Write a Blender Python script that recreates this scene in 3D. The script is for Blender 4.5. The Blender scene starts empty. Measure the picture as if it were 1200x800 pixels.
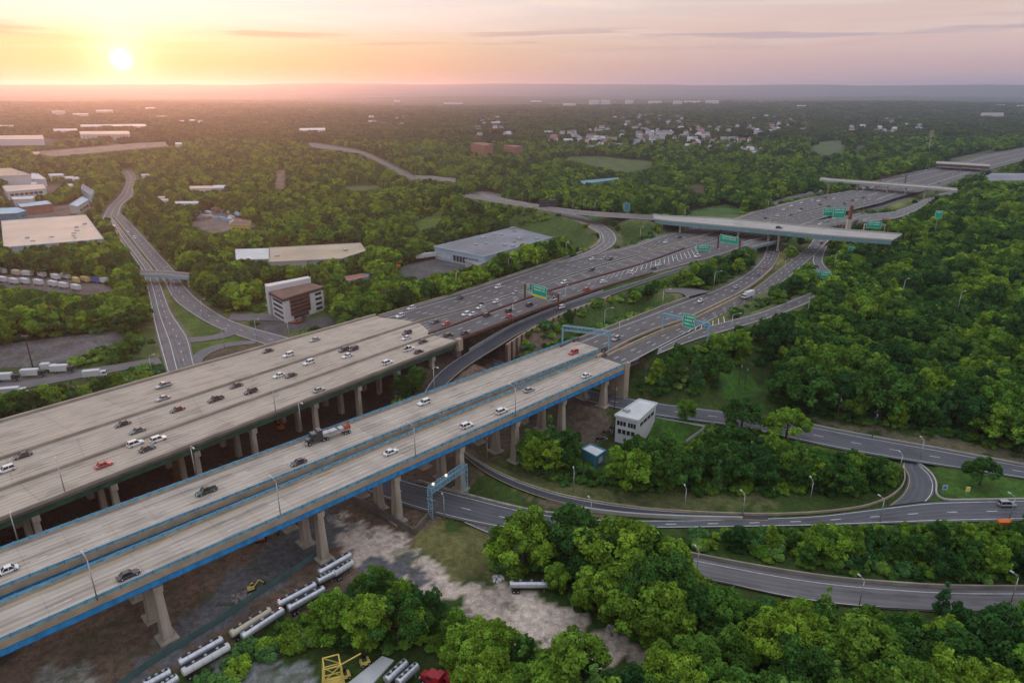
import bpy, bmesh, math, random
import numpy as np
from mathutils import Vector, Matrix
random.seed(7); rng = np.random.default_rng(7)
D = bpy.data; SC = bpy.context.scene; COL = SC.collection
R = math.radians

# ------------------------------------------------------------------ camera
CAMZ = 118.0; F = 800.0; PITCH = math.atan((400 - 105.0) / F)
cd = D.cameras.new('camera'); cam = D.objects.new('camera', cd); COL.objects.link(cam)
cam.location = (0, 0, CAMZ); cam.rotation_euler = (math.pi / 2 - PITCH, 0, 0)
cd.sensor_width = 36; cd.lens = 24.0; cd.clip_start = 1; cd.clip_end = 90000
SC.camera = cam
# ------------------------------------------------------------------ sun direction
SUN_AZ = R(27.9)      # left of the view axis
SUN_EL = R(1.9)
SD = Vector((-math.sin(SUN_AZ) * math.cos(SUN_EL), math.cos(SUN_AZ) * math.cos(SUN_EL), math.sin(SUN_EL)))
ld = D.lights.new('sun', 'SUN'); ld.energy = 4.2; ld.angle = R(1.0); ld.color = (1.0, 0.29, 0.10)
sun = D.objects.new('sun', ld); COL.objects.link(sun)
sun.rotation_euler = SD.to_track_quat('Z', 'Y').to_euler(); sun.location = (0, 0, 400)
# ------------------------------------------------------------------ world
W = D.worlds.new('World'); SC.world = W; W.use_nodes = True
def world_nodes():
    nt = W.node_tree; nt.nodes.clear(); N = nt.nodes.new; L = nt.links.new
    out = N('ShaderNodeOutputWorld'); bg = N('ShaderNodeBackground'); L(bg.outputs[0], out.inputs[0])
    tc = N('ShaderNodeTexCoord'); V = tc.outputs['Generated']
    def M(op, a, b=None, c=None, clamp=False):
        n = N('ShaderNodeMath'); n.operation = op; n.use_clamp = clamp
        for i, s in enumerate((a, b, c)):
            if s is None: continue
            if isinstance(s, (int, float)): n.inputs[i].default_value = s
            else: L(s, n.inputs[i])
        return n.outputs[0]
    def mix(f, a, b, bt='MIX'):
        n = N('ShaderNodeMix'); n.data_type = 'RGBA'; n.blend_type = bt
        for s, i in ((f, 0), (a, 6), (b, 7)):
            if isinstance(s, (int, float)): n.inputs[i].default_value = s
            elif isinstance(s, tuple): n.inputs[i].default_value = (*s, 1)
            else: L(s, n.inputs[i])
        return n.outputs[2]
    nrm = N('ShaderNodeVectorMath'); nrm.operation = 'NORMALIZE'; L(V, nrm.inputs[0]); V = nrm.outputs[0]
    sx = N('ShaderNodeSeparateXYZ'); L(V, sx.inputs[0])
    el = M('MAXIMUM', sx.outputs[2], 0.0)
    dt = N('ShaderNodeVectorMath'); dt.operation = 'DOT_PRODUCT'; L(V, dt.inputs[0]); dt.inputs[1].default_value = SD
    dot = M('MAXIMUM', dt.outputs['Value'], 0.0)
    def ramp(fac, stops):
        n = N('ShaderNodeValToRGB'); L(fac, n.inputs[0]); e = n.color_ramp.elements
        while len(e) < len(stops): e.new(0.5)
        for k, (p, c) in enumerate(stops): e[k].position = p; e[k].color = (*c, 1)
        return n.outputs[0]
    # away from the sun: dusty mauve at the horizon, peach above it, pale blue overhead
    away = ramp(el, [(0, (.50, .36, .40)), (.035, (.60, .42, .42)), (.08, (.68, .50, .45)), (.16, (.66, .58, .60)), (.4, (.76, .84, 1.0)), (1, (.86, .98, 1.2))])
    near = ramp(el, [(0, (.60, .30, .10)), (.03, (.74, .46, .15)), (.055, (.82, .60, .30)), (.08, (.88, .78, .70)), (.13, (.90, .87, .90)), (.3, (.84, .86, .9)), (1, (.86, .98, 1.2))])
    # azimuth factor
    hz = N('ShaderNodeVectorMath'); hz.operation = 'MULTIPLY'; L(V, hz.inputs[0]); hz.inputs[1].default_value = (1, 1, 0)
    hn = N('ShaderNodeVectorMath'); hn.operation = 'NORMALIZE'; L(hz.outputs[0], hn.inputs[0])
    hd = N('ShaderNodeVectorMath'); hd.operation = 'DOT_PRODUCT'; L(hn.outputs[0], hd.inputs[0])
    hd.inputs[1].default_value = Vector((SD.x, SD.y, 0)).normalized()
    azf = M('POWER', M('MAXIMUM', hd.outputs['Value'], 0.0), 7.0)
    base = mix(azf, away, near)
    # glow and disc seen through thin cloud
    def lobe(p, k, col):
        g = M('MULTIPLY', M('POWER', dot, p), k)
        return mix(1.0, g, col, 'MULTIPLY')
    g1 = lobe(1800, .55, (1, .84, .62)); g2 = lobe(160, .10, (1, .70, .34)); g0 = lobe(30000, 2.4, (1, .97, .9))
    # clouds: long flat banks
    mp = N('ShaderNodeMapping'); L(V, mp.inputs[0]); mp.inputs['Scale'].default_value = (2.2, 2.2, 34)
    mp.inputs['Location'].default_value = (3.1, 1.7, .35)
    nz = N('ShaderNodeTexNoise'); L(mp.outputs[0], nz.inputs['Vector']); nz.inputs['Scale'].default_value = 1.5
    nz.inputs['Detail'].default_value = 7; nz.inputs['Roughness'].default_value = .55; nz.inputs['Distortion'].default_value = .5
    cl = N('ShaderNodeMapRange'); L(nz.outputs['Fac'], cl.inputs[0]); cl.inputs[1].default_value = .44; cl.inputs[2].default_value = .62
    hi = N('ShaderNodeMapRange'); L(el, hi.inputs[0]); hi.inputs[1].default_value = .03; hi.inputs[2].default_value = .10
    cf = M('MULTIPLY', cl.outputs[0], M('MULTIPLY', hi.outputs[0], .75))
    ccol = mix(azf, (.76, .62, .58), (1.05, .90, .76))
    skyc = mix(cf, base, ccol)
    # greyer streaks lower down, over the sun
    mp2 = N('ShaderNodeMapping'); L(V, mp2.inputs[0]); mp2.inputs['Scale'].default_value = (3.5, 3.5, 80); mp2.inputs['Location'].default_value = (9.3, 4.2, .2)
    nz2 = N('ShaderNodeTexNoise'); L(mp2.outputs[0], nz2.inputs['Vector']); nz2.inputs['Scale'].default_value = 1.3; nz2.inputs['Detail'].default_value = 6
    cl2 = N('ShaderNodeMapRange'); L(nz2.outputs['Fac'], cl2.inputs[0]); cl2.inputs[1].default_value = .52; cl2.inputs[2].default_value = .62
    b1 = N('ShaderNodeMapRange'); L(el, b1.inputs[0]); b1.inputs[1].default_value = .045; b1.inputs[2].default_value = .06
    b2 = N('ShaderNodeMapRange'); L(el, b2.inputs[0]); b2.inputs[1].default_value = .085; b2.inputs[2].default_value = .07
    cf2 = M('MULTIPLY', M('MULTIPLY', b1.outputs[0], b2.outputs[0]), M('MULTIPLY', cl2.outputs[0], .75))
    gcol = mix(azf, (.44, .36, .42), (.66, .40, .28))
    skyc = mix(cf2, skyc, gcol)
    for g in (g0, g1, g2): skyc = mix(1.0, skyc, g, 'ADD')
    st = N('ShaderNodeTexSky'); st.sky_type = 'NISHITA'; st.sun_disc = False; st.sun_elevation = SUN_EL
    st.sun_rotation = -SUN_AZ; st.altitude = 100; st.air_density = 1.2; st.dust_density = 2.0
    nk = mix(1.0, st.outputs[0], (.015, .015, .015), 'MULTIPLY')
    skyc = mix(1.0, skyc, nk, 'ADD')
    L(skyc, bg.inputs[0]); bg.inputs[1].default_value = 1.0
world_nodes()
SC.view_settings.view_transform = 'Standard'; SC.view_settings.look = 'None'
SC.view_settings.exposure = 0.1; SC.view_settings.gamma = 1.0
SC.render.engine = 'CYCLES'
SC.cycles.use_denoising = True; SC.cycles.max_bounces = 5; SC.cycles.diffuse_bounces = 2; SC.cycles.glossy_bounces = 2
SC.cycles.transmission_bounces = 2; SC.cycles.volume_bounces = 0; SC.cycles.transparent_max_bounces = 6
SC.cycles.caustics_reflective = False; SC.cycles.caustics_refractive = False

# ------------------------------------------------------------------ projection helpers: a pixel of the survey photo to a point at a height
cp, sp = math.cos(PITCH), math.sin(PITCH)
def G(px, py, z=0.0):
    u = (px - 600) / F; v = (400 - py) / F
    d = (u, cp + v * sp, -sp + v * cp); t = (z - CAMZ) / d[2]
    return np.array([d[0] * t, d[1] * t, z])
def proj(x, y, z):
    dz = z - CAMZ
    dep = y * cp - dz * sp; up = y * sp + dz * cp
    dep = np.maximum(dep, 1e-3)
    return 600 + F * x / dep, 400 - F * up / dep
def S(t): t = np.clip(t, 0, 1); return t * t * (3 - 2 * t)
def base_h(x, y):
    r = x * .75 - (y - 382) * .66
    rise = 12 * S((y - 235) / 300.) * S((r + 50) / 150.)
    far = 10 * S((y - 900) / 900.)
    roll = 3.0 * np.sin(x / 210. + 1) * np.sin(y / 260.) * S((y - 500) / 600.) + 14 * np.sin(x / 900. + 2.) * np.sin(y / 1300. + .5) * S((y - 1800) / 2000.)
    return np.maximum(rise, far) + roll
def GB(px, py):
    z = 0.0
    for _ in range(25):
        p = G(px, py, z); z = .5 * z + .5 * float(base_h(p[0], p[1]))
    return p
def PX(pts, z=0.0):
    """list of pixels -> Nx3 world, z a number, a list or None (lie on the land)"""
    o = []
    for i, (a, b) in enumerate(pts):
        if z is None: o.append(GB(a, b))
        else: o.append(G(a, b, z[i] if isinstance(z, (list, tuple)) else z))
    return np.array(o)
def resample(p, n):
    d = np.r_[0, np.cumsum(np.linalg.norm(np.diff(p[:, :2], axis=0), axis=1))]
    t = np.linspace(0, d[-1], n)
    return np.stack([np.interp(t, d, p[:, k]) for k in range(3)], 1)
def smooth(p, n, it=3):
    q = resample(p, n)
    for _ in range(it):
        m = q.copy(); m[1:-1] = (q[:-2] + 2 * q[1:-1] + q[2:]) / 4; q = m
    return q
def extend(p, a=0, b=0):
    p = p.copy(); o = []
    if a: d = p[0] - p[1]; d /= np.linalg.norm(d); o.append(p[0] + d * a)
    o += list(p)
    if b: d = p[-1] - p[-2]; d /= np.linalg.norm(d); o.append(p[-1] + d * b)
    return np.array(o)
def length(p): return float(np.sum(np.linalg.norm(np.diff(p[:, :2], axis=0), axis=1)))
def inpoly(x, y, poly):
    x = np.asarray(x, float); y = np.asarray(y, float); c = np.zeros(x.shape, bool); n = len(poly)
    for i in range(n):
        x0, y0 = poly[i][:2]; x1, y1 = poly[(i + 1) % n][:2]
        if y0 == y1: continue
        m = ((y0 > y) != (y1 > y)) & (x < (x1 - x0) * (y - y0) / (y1 - y0) + x0); c ^= m
    return c

# ------------------------------------------------------------------ object helpers
def obj(name, me, parent=None, loc=None):
    o = D.objects.new(name, me); COL.objects.link(o)
    if parent is not None: o.parent = parent
    if loc is not None: o.location = loc
    return o
def tag(o, label=None, cat=None, group=None, kind=None):
    if label: o['label'] = label
    if cat: o['category'] = cat
    if group: o['group'] = group
    if kind: o['kind'] = kind
    return o
def thing(name, label, cat, loc=(0, 0, 0), rz=0.0, group=None):
    o = D.objects.new(name, None); COL.objects.link(o); o.location = loc; o.rotation_euler = (0, 0, rz)
    o.empty_display_size = 1
    return tag(o, label, cat, group)
class MB:
    def __init__(s): s.v = []; s.f = []; s.uv = None; s.mi = []
    def quad(s, a, b, c, d, m=0):
        n = len(s.v); s.v += [tuple(a), tuple(b), tuple(c), tuple(d)]; s.f.append((n, n + 1, n + 2, n + 3)); s.mi.append(m)
    def box(s, c, d, rz=0.0, taper=1.0, m=0, pitch=0.0):
        """centre of the base, size, yaw; taper shrinks the top"""
        ca, sa = math.cos(rz), math.sin(rz); n = len(s.v)
        for z, k in ((0, 1), (d[2], taper)):
            for sx, sy in ((-1, -1), (1, -1), (1, 1), (-1, 1)):
                x = sx * d[0] / 2 * k; y = sy * d[1] / 2 * k
                s.v.append((c[0] + x * ca - y * sa, c[1] + x * sa + y * ca, c[2] + z))
        for q in ((0, 3, 2, 1), (4, 5, 6, 7), (0, 1, 5, 4), (1, 2, 6, 5), (2, 3, 7, 6), (3, 0, 4, 7)):
            s.f.append(tuple(n + i for i in q)); s.mi.append(m)
        return s
    def beam(s, p, q, w, h=None, m=0):
        h = h or w; p = Vector(p); q = Vector(q); d = (q - p).normalized()
        a = d.cross(Vector((0, 0, 1)))
        if a.length < 1e-3: a = Vector((1, 0, 0))
        a.normalize(); b = a.cross(d); n = len(s.v)
        for e in (p, q):
            for i, j in ((-1, -1), (1, -1), (1, 1), (-1, 1)): s.v.append(tuple(e + a * (i * w / 2) + b * (j * h / 2)))
        for k in ((0, 3, 2, 1), (4, 5, 6, 7), (0, 1, 5, 4), (1, 2, 6, 5), (2, 3, 7, 6), (3, 0, 4, 7)):
            s.f.append(tuple(n + i for i in k)); s.mi.append(m)
        return s
    def tube(s, pts, rad, n=8, caps=True, m=0):
        pts = [Vector(p) for p in pts]; rads = rad if isinstance(rad, (list, tuple)) else [rad] * len(pts)
        st = len(s.v)
        for i, p in enumerate(pts):
            d = (pts[min(i + 1, len(pts) - 1)] - pts[max(i - 1, 0)]).normalized()
            a = d.cross(Vector((0, 0, 1)))
            if a.length < 1e-3: a = Vector((1, 0, 0))
            a.normalize(); b = a.cross(d)
            for k in range(n):
                t = 2 * math.pi * k / n; s.v.append(tuple(p + (a * math.cos(t) + b * math.sin(t)) * rads[i]))
        for i in range(len(pts) - 1):
            for k in range(n):
                k2 = (k + 1) % n; s.f.append((st + i * n + k, st + i * n + k2, st + (i + 1) * n + k2, st + (i + 1) * n + k)); s.mi.append(m)
        if caps:
            s.f.append(tuple(st + k for k in reversed(range(n)))); s.mi.append(m)
            e = st + (len(pts) - 1) * n; s.f.append(tuple(e + k for k in range(n))); s.mi.append(m)
        return s
    def prism(s, poly, z0, z1, m=0, inset=0):
        n = len(poly); st = len(s.v)
        ar = sum(poly[i][0] * poly[(i + 1) % n][1] - poly[(i + 1) % n][0] * poly[i][1] for i in range(n))
        if ar < 0: poly = list(poly)[::-1]
        for z in (z0, z1):
            for p in poly: s.v.append((p[0], p[1], z))
        for i in range(n):
            j = (i + 1) % n; s.f.append((st + i, st + j, st + n + j, st + n + i)); s.mi.append(m)
        s.f.append(tuple(st + n + i for i in range(n))); s.mi.append(m)
        s.f.append(tuple(st + i for i in reversed(range(n)))); s.mi.append(m)
        return s
    def strip(s, a, b, m=0):
        """sheet between two equal-length polylines"""
        st = len(s.v); n = len(a)
        for i in range(n): s.v.append(tuple(a[i])); s.v.append(tuple(b[i]))
        for i in range(n - 1):
            k = st + 2 * i; s.f.append((k, k + 1, k + 3, k + 2)); s.mi.append(m)
        return s
    def wall(s, p, t, z0, z1, m=0, zabs=False):
        """upright band of thickness t along polyline p; z0,z1 relative to p's z"""
        p = np.asarray(p, float); d = np.gradient(p[:, :2], axis=0); d /= np.linalg.norm(d, axis=1)[:, None] + 1e-9
        nn = np.stack([-d[:, 1], d[:, 0]], 1) * t / 2; st = len(s.v)
        for i in range(len(p)):
            for sg, zz in ((1, z0), (-1, z0), (-1, z1), (1, z1)):
                s.v.append((p[i, 0] + nn[i, 0] * sg, p[i, 1] + nn[i, 1] * sg, (0 if zabs else p[i, 2]) + zz))
        for i in range(len(p) - 1):
            for k in range(4):
                k2 = (k + 1) % 4; s.f.append((st + 4 * i + k, st + 4 * i + k2, st + 4 * i + 4 + k2, st + 4 * i + 4 + k)); s.mi.append(m)
        s.f.append((st + 3, st + 2, st + 1, st)); s.mi.append(m)
        e = st + 4 * (len(p) - 1); s.f.append((e, e + 1, e + 2, e + 3)); s.mi.append(m)
        return s
    def mesh(s, name, mats, smooth=False):
        me = D.meshes.new(name); me.from_pydata(s.v, [], s.f)
        for m in (mats if isinstance(mats, (list, tuple)) else [mats]): me.materials.append(m)
        if len(me.materials) > 1: me.polygons.foreach_set('material_index', s.mi)
        if smooth: me.polygons.foreach_set('use_smooth', [True] * len(me.polygons))
        me.update(); return me
    def build(s, name, mats, parent=None, smooth=False, loc=None):
        return obj(name, s.mesh(name, mats, smooth), parent, loc)

# ------------------------------------------------------------------ materials
MAT = {}
def mat(name, col, rough=.7, metal=0.0, var=.12, scale=.6, spec=.4, emit=None, est=0, coords='Object', col2=None, detail=5, stretch=None, bump=0):
    m = D.materials.new(name); m.use_nodes = True; nt = m.node_tree; b = nt.nodes['Principled BSDF']
    N = nt.nodes.new; L = nt.links.new
    b.inputs['Roughness'].default_value = rough; b.inputs['Metallic'].default_value = metal
    b.inputs['Specular IOR Level'].default_value = spec
    tc = N('ShaderNodeTexCoord'); nz = N('ShaderNodeTexNoise'); nz.inputs['Scale'].default_value = scale; nz.inputs['Detail'].default_value = detail
    src = tc.outputs[coords]
    if stretch:
        mp = N('ShaderNodeMapping'); L(src, mp.inputs[0]); mp.inputs['Scale'].default_value = stretch; src = mp.outputs[0]
    L(src, nz.inputs['Vector'])
    mr = N('ShaderNodeMapRange'); L(nz.outputs['Fac'], mr.inputs[0]); mr.inputs[1].default_value = .3; mr.inputs[2].default_value = .7
    mx = N('ShaderNodeMix'); mx.data_type = 'RGBA'; L(mr.outputs[0], mx.inputs[0])
    c2 = col2 or tuple(min(1, c * (1 + var)) for c in col); c1 = col if col2 else tuple(c * (1 - var) for c in col)
    mx.inputs[6].default_value = (*c1, 1); mx.inputs[7].default_value = (*c2, 1)
    L(mx.outputs[2], b.inputs['Base Color'])
    if bump:
        bp = N('ShaderNodeBump'); L(nz.outputs['Fac'], bp.inputs['Height']); bp.inputs['Distance'].default_value = bump; L(bp.outputs[0], b.inputs['Normal'])
    if emit: b.inputs['Emission Color'].default_value = (*emit, 1); b.inputs['Emission Strength'].default_value = est
    MAT[name] = m; return m
def road_mat(name, col, streak=.25, joint=0.0, patch=.2, lanes=3.6):
    """UV: u metres along, v metres across. Wheel-worn lanes, repair patches, slab joints."""
    m = D.materials.new(name); m.use_nodes = True; nt = m.node_tree; b = nt.nodes['Principled BSDF']; N = nt.nodes.new; L = nt.links.new
    b.inputs['Roughness'].default_value = .8; b.inputs['Specular IOR Level'].default_value = .3
    uv = N('ShaderNodeUVMap'); sx = N('ShaderNodeSeparateXYZ'); L(uv.outputs[0], sx.inputs[0])
    def M(op, a, b_=None):
        n = N('ShaderNodeMath'); n.operation = op
        for i, s in enumerate((a, b_)):
            if s is None: continue
            if isinstance(s, (int, float)): n.inputs[i].default_value = s
            else: L(s, n.inputs[i])
        return n.outputs[0]
    def noise(sc, st, det=4):
        mp = N('ShaderNodeMapping'); L(uv.outputs[0], mp.inputs[0]); mp.inputs['Scale'].default_value = st
        nz = N('ShaderNodeTexNoise'); L(mp.outputs[0], nz.inputs['Vector']); nz.inputs['Scale'].default_value = sc; nz.inputs['Detail'].default_value = det
        return nz.outputs['Fac']
    s1 = noise(1.0, (.02, .9, 1)); s2 = noise(.12, (1, 1, 1), 3); s3 = noise(2.5, (1, 1, 1), 3); s4 = noise(.35, (.25, 1.0, 1), 1)
    wave = M('COSINE', M('MULTIPLY', sx.outputs[1], 2 * math.pi * 2 / lanes))
    f = M('ADD', M('MULTIPLY', M('SUBTRACT', s1, .5), streak * 2), 1.0)
    f = M('ADD', f, M('MULTIPLY', M('SUBTRACT', s2, .5), patch * 2))
    f = M('ADD', f, M('MULTIPLY', M('SUBTRACT', s3, .5), .12))
    f = M('ADD', f, M('MULTIPLY', wave, -.10))
    f = M('ADD', f, M('MULTIPLY', M('GREATER_THAN', s4, .60), -.16)); s5 = noise(1.3, (.08, 1.0, 1), 6); f = M('ADD', f, M('MULTIPLY', M('GREATER_THAN', s5, .63), -.12))
    if joint:
        fr = M('FRACT', M('DIVIDE', sx.outputs[0], joint)); f = M('SUBTRACT', f, M('MULTIPLY', M('LESS_THAN', fr, .03), .11))
        cell = N('ShaderNodeTexWhiteNoise'); cell.noise_dimensions = '1D'; L(M('FLOOR', M('DIVIDE', sx.outputs[0], joint)), cell.inputs['W'])
        f = M('ADD', f, M('MULTIPLY', M('SUBTRACT', cell.outputs['Value'], .5), .10))
    mx = N('ShaderNodeMix'); mx.data_type = 'RGBA'; mx.blend_type = 'MULTIPLY'; mx.inputs[0].default_value = 1
    mx.inputs[6].default_value = (*col, 1); L(f, mx.inputs[7]); L(mx.outputs[2], b.inputs['Base Color'])
    MAT[name] = m; return m
asph = road_mat('asphalt', (.105, .105, .115)); asph_dark = road_mat('dark_asphalt', (.055, .06, .072)); asph_old = road_mat('old_asphalt', (.15, .14, .14), .2, 0, .3)
asph_hwy = road_mat('highway_asphalt', (.115, .107, .105), .3, 0, .25)
conc_deck = road_mat('deck_concrete', (.42, .35, .275), .34, 18.0, .22); conc_deck2 = road_mat('bridge_deck_concrete', (.42, .36, .295), .42, 9.0, .26)
conc_light = road_mat('overpass_concrete', (.37, .355, .325), .2, 15.0, .15)
paint = mat('white_paint', (.62, .62, .60), .6, var=.25, scale=.8); paint_y = mat('yellow_paint', (.55, .40, .12), .6, var=.2)
conc = mat('barrier_concrete', (.28, .245, .20), .85, var=.22, scale=.15); conc_tan = mat('tan_concrete', (.36, .29, .21), .85, var=.2, scale=.3)
conc_pier = mat('pier_concrete', (.35, .30, .235), .85, var=.28, scale=.5, stretch=(1, 1, .2))
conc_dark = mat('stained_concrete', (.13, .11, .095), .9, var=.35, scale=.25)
rust = mat('weathering_steel', (.13, .06, .045), .8, var=.4, scale=.8)
green_steel = mat('green_steel', (.025, .085, .05), .6, var=.4, scale=.3); blue_steel = mat('azure_steel', (.025, .24, .53), .5, var=.25, scale=.6, stretch=(1, 1, .3))
blue_rail = mat('blue_railing_paint', (.15, .33, .42), .55, var=.3, scale=.7); blue_rail2 = mat('bright_blue_railing_paint', (.07, .27, .42), .5, var=.25, scale=.4)
teal_steel = mat('teal_steel', (.14, .26, .28), .5, var=.15); galv = mat('galvanised_steel', (.42, .43, .44), .45, metal=.5, var=.1)
bluegalv = mat('blue_grey_truss_paint', (.20, .38, .48), .5, var=.1)
sign_green = mat('green_sign_face', (.0, .36, .22), .5, var=.05); sign_yellow = mat('yellow_sign_face', (.75, .6, .02), .5, var=.03); sign_white = mat('sign_lettering', (.8, .85, .82), .5, var=.02)
dark_panel = mat('dark_panel', (.03, .03, .035), .6); lamp_mat = mat('lamp_lens', (.8, .78, .7), .4, emit=(1, .85, .6), est=.8)
lamp_off = mat('lamp_head_grey', (.5, .5, .5), .5)
black = mat('black_rubber', (.015, .015, .016), .85); chrome = mat('polished_metal', (.6, .62, .65), .25, metal=.9, var=.05)
glass = mat('dark_glass', (.012, .016, .02), .08, spec=.8, var=.1); head_m = mat('headlight_lens', (.75, .78, .8), .2); tail_m = mat('tail_light_lens', (.35, .01, .01), .3)
white_wall = mat('white_metal_wall', (.55, .55, .55), .6, var=.06, scale=.2); cream_roof = mat('cream_membrane_roof', (.56, .46, .36), .85, var=.12, scale=.05)
grey_roof = mat('grey_membrane_roof', (.20, .21, .23), .85, var=.25, scale=.04); tan_roof = mat('tan_roof', (.42, .34, .24), .85, var=.18, scale=.06); brown_roof = mat('brown_gravel_roof', (.17, .10, .075), .9, var=.2, scale=.2)
pale_roof = mat('pale_roof', (.55, .56, .55), .8, var=.12, scale=.2)
blue_wall = mat('blue_grey_wall', (.38, .48, .55), .6, var=.08, scale=.2); blue_roof = mat('blue_metal_roof', (.20, .40, .52), .5, var=.15, scale=.1)
brick_m = mat('brick_wall', (.24, .12, .085), .9, var=.2, scale=.3); teal_wall = mat('teal_wall', (.05, .22, .30), .6); yellow_wall = mat('yellow_wall', (.52, .40, .15), .8)
grey_wall = mat('grey_wall', (.38, .38, .38), .8, var=.1)
trunk_m = mat('bark', (.07, .055, .042), .95, var=.3, scale=1.5); fence_m = mat('green_fence_fabric', (.07, .13, .125), .9, var=.2, scale=.3)
stone_m = mat('rubble', (.30, .27, .24), .95, var=.35, scale=.4); soil_m = mat('soil', (.11, .08, .055), .95, var=.35, scale=.5)
grass_m = mat('mown_grass', (.07, .115, .022), .95, scale=.12, col2=(.115, .165, .035), bump=.0); drygrass_m = mat('dry_grass', (.16, .15, .06), .95, scale=.1, col2=(.11, .13, .04))
yellow_m = mat('yellow_paint_steel', (.65, .50, .12), .5); orange_m = mat('orange_paint', (.6, .14, .02), .5); red_m = mat('red_paint', (.35, .01, .02), .4)
hedge_m = mat('low_foliage', (.03, .07, .015), .95, scale=1.2, col2=(.07, .13, .03))
tank_m = mat('tank_aluminium', (.55, .57, .60), .35, metal=.6, var=.12, scale=.4)

def leaf_mat(name, dark, light, warm):
    m = D.materials.new(name); m.use_nodes = True; nt = m.node_tree; nt.nodes.clear(); N = nt.nodes.new; L = nt.links.new
    out = N('ShaderNodeOutputMaterial'); add = N('ShaderNodeMixShader'); df = N('ShaderNodeBsdfDiffuse'); tr = N('ShaderNodeBsdfTranslucent')
    L(add.outputs[0], out.inputs[0]); L(df.outputs[0], add.inputs[1]); L(tr.outputs[0], add.inputs[2]); add.inputs[0].default_value = .22
    oi = N('ShaderNodeObjectInfo'); r1 = N('ShaderNodeValToRGB'); L(oi.outputs['Random'], r1.inputs[0])
    e = r1.color_ramp.elements; e[0].color = (*dark, 1); e[1].color = (*light, 1); e.new(.86).color = (*warm, 1); e.new(.45).color = (*[(a + b) / 2 for a, b in zip(dark, light)], 1)
    at = N('ShaderNodeAttribute'); at.attribute_name = 'leafvar'
    mx = N('ShaderNodeMix'); mx.data_type = 'RGBA'; mx.blend_type = 'MULTIPLY'; mx.inputs[0].default_value = 1
    mr = N('ShaderNodeMapRange'); L(at.outputs['Fac'], mr.inputs[0]); mr.inputs[3].default_value = .5; mr.inputs[4].default_value = 1.6
    L(r1.outputs[0], mx.inputs[6]); L(mr.outputs[0], mx.inputs[7]); L(mx.outputs[2], df.inputs[0]); L(mx.outputs[2], tr.inputs[0])
    MAT[name] = m; return m
leaf = leaf_mat('broadleaf_foliage', (.028, .082, .022), (.105, .225, .028), (.20, .32, .03))
leaf_p = leaf_mat('poplar_foliage', (.05, .13, .045), (.12, .24, .05), (.18, .30, .05))
leaf_far = leaf_mat('distant_foliage', (.030, .065, .018), (.065, .120, .022), (.09, .14, .028))
# ------------------------------------------------------------------ roads at grade: (name, edge pixels A, edge pixels B, z A, z B, material, samples, lanes)
ROADS = []      # dicts with centre, half width, z (for the land and for keeping trees off)
KEEP = []       # outlines in the photo that trees must not cover
def perp_hw(A, B):
    C = (A + B) / 2; t = np.gradient(C[:, :2], axis=0); t /= np.linalg.norm(t, axis=1)[:, None] + 1e-9; w = (A - B)[:, :2]
    return np.abs(w[:, 0] * t[:, 1] - w[:, 1] * t[:, 0]) / 2
def road(name, ea, eb, za, zb=None, m=None, n=40, marks=(), keep=True, sm=2, ext=(0, 0), lift=0.0, label=None, pad=0.0):
    zb = za if zb is None else zb
    A = extend(PX(ea, za), *ext); B = extend(PX(eb, zb), *ext)
    A = smooth(A, n, sm); B = smooth(B, n, sm)
    lift -= .008 * len(ROADS); A[:, 2] += lift; B[:, 2] += lift
    C = (A + B) / 2; hw = perp_hw(A, B)
    r = dict(name=name, A=A, B=B, C=C, hw=hw, m=m); ROADS.append(r)
    if keep: KEEP.append(list(ea) + list(eb)[::-1])
    mesh_road(r, m, name); 
    if marks: markings(r, marks, name)
    return r
def mesh_road(r, m, name, kind='structure', parent=None, z=0.0, end_name=None):
    A, B = r['A'], r['B']; n = len(A); k = 5
    s = np.r_[0, np.cumsum(np.linalg.norm(np.diff(r['C'][:, :2], axis=0), axis=1))]
    v = []; uv = []; f = []
    for i in range(n):
        for j in range(k):
            t = j / (k - 1); p = A[i] * (1 - t) + B[i] * t; v.append((p[0], p[1], p[2] + z)); uv.append((s[i], t * 2 * r['hw'][i]))
    for i in range(n - 1):
        for j in range(k - 1):
            a = i * k + j; f.append((a, a + 1, a + k + 1, a + k))
    me = D.meshes.new(name); me.from_pydata(v, [], f); me.materials.append(m)
    ul = me.uv_layers.new(name='UVMap'); li = np.zeros(len(me.loops), int); me.loops.foreach_get('vertex_index', li)
    ul.data.foreach_set('uv', np.array(uv)[li].ravel())
    # face up
    nrm = me.polygons[0].normal
    if nrm.z < 0: me.flip_normals()
    o = obj(name, me, parent)
    if parent is None: tag(o, kind=kind)
    return o
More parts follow.
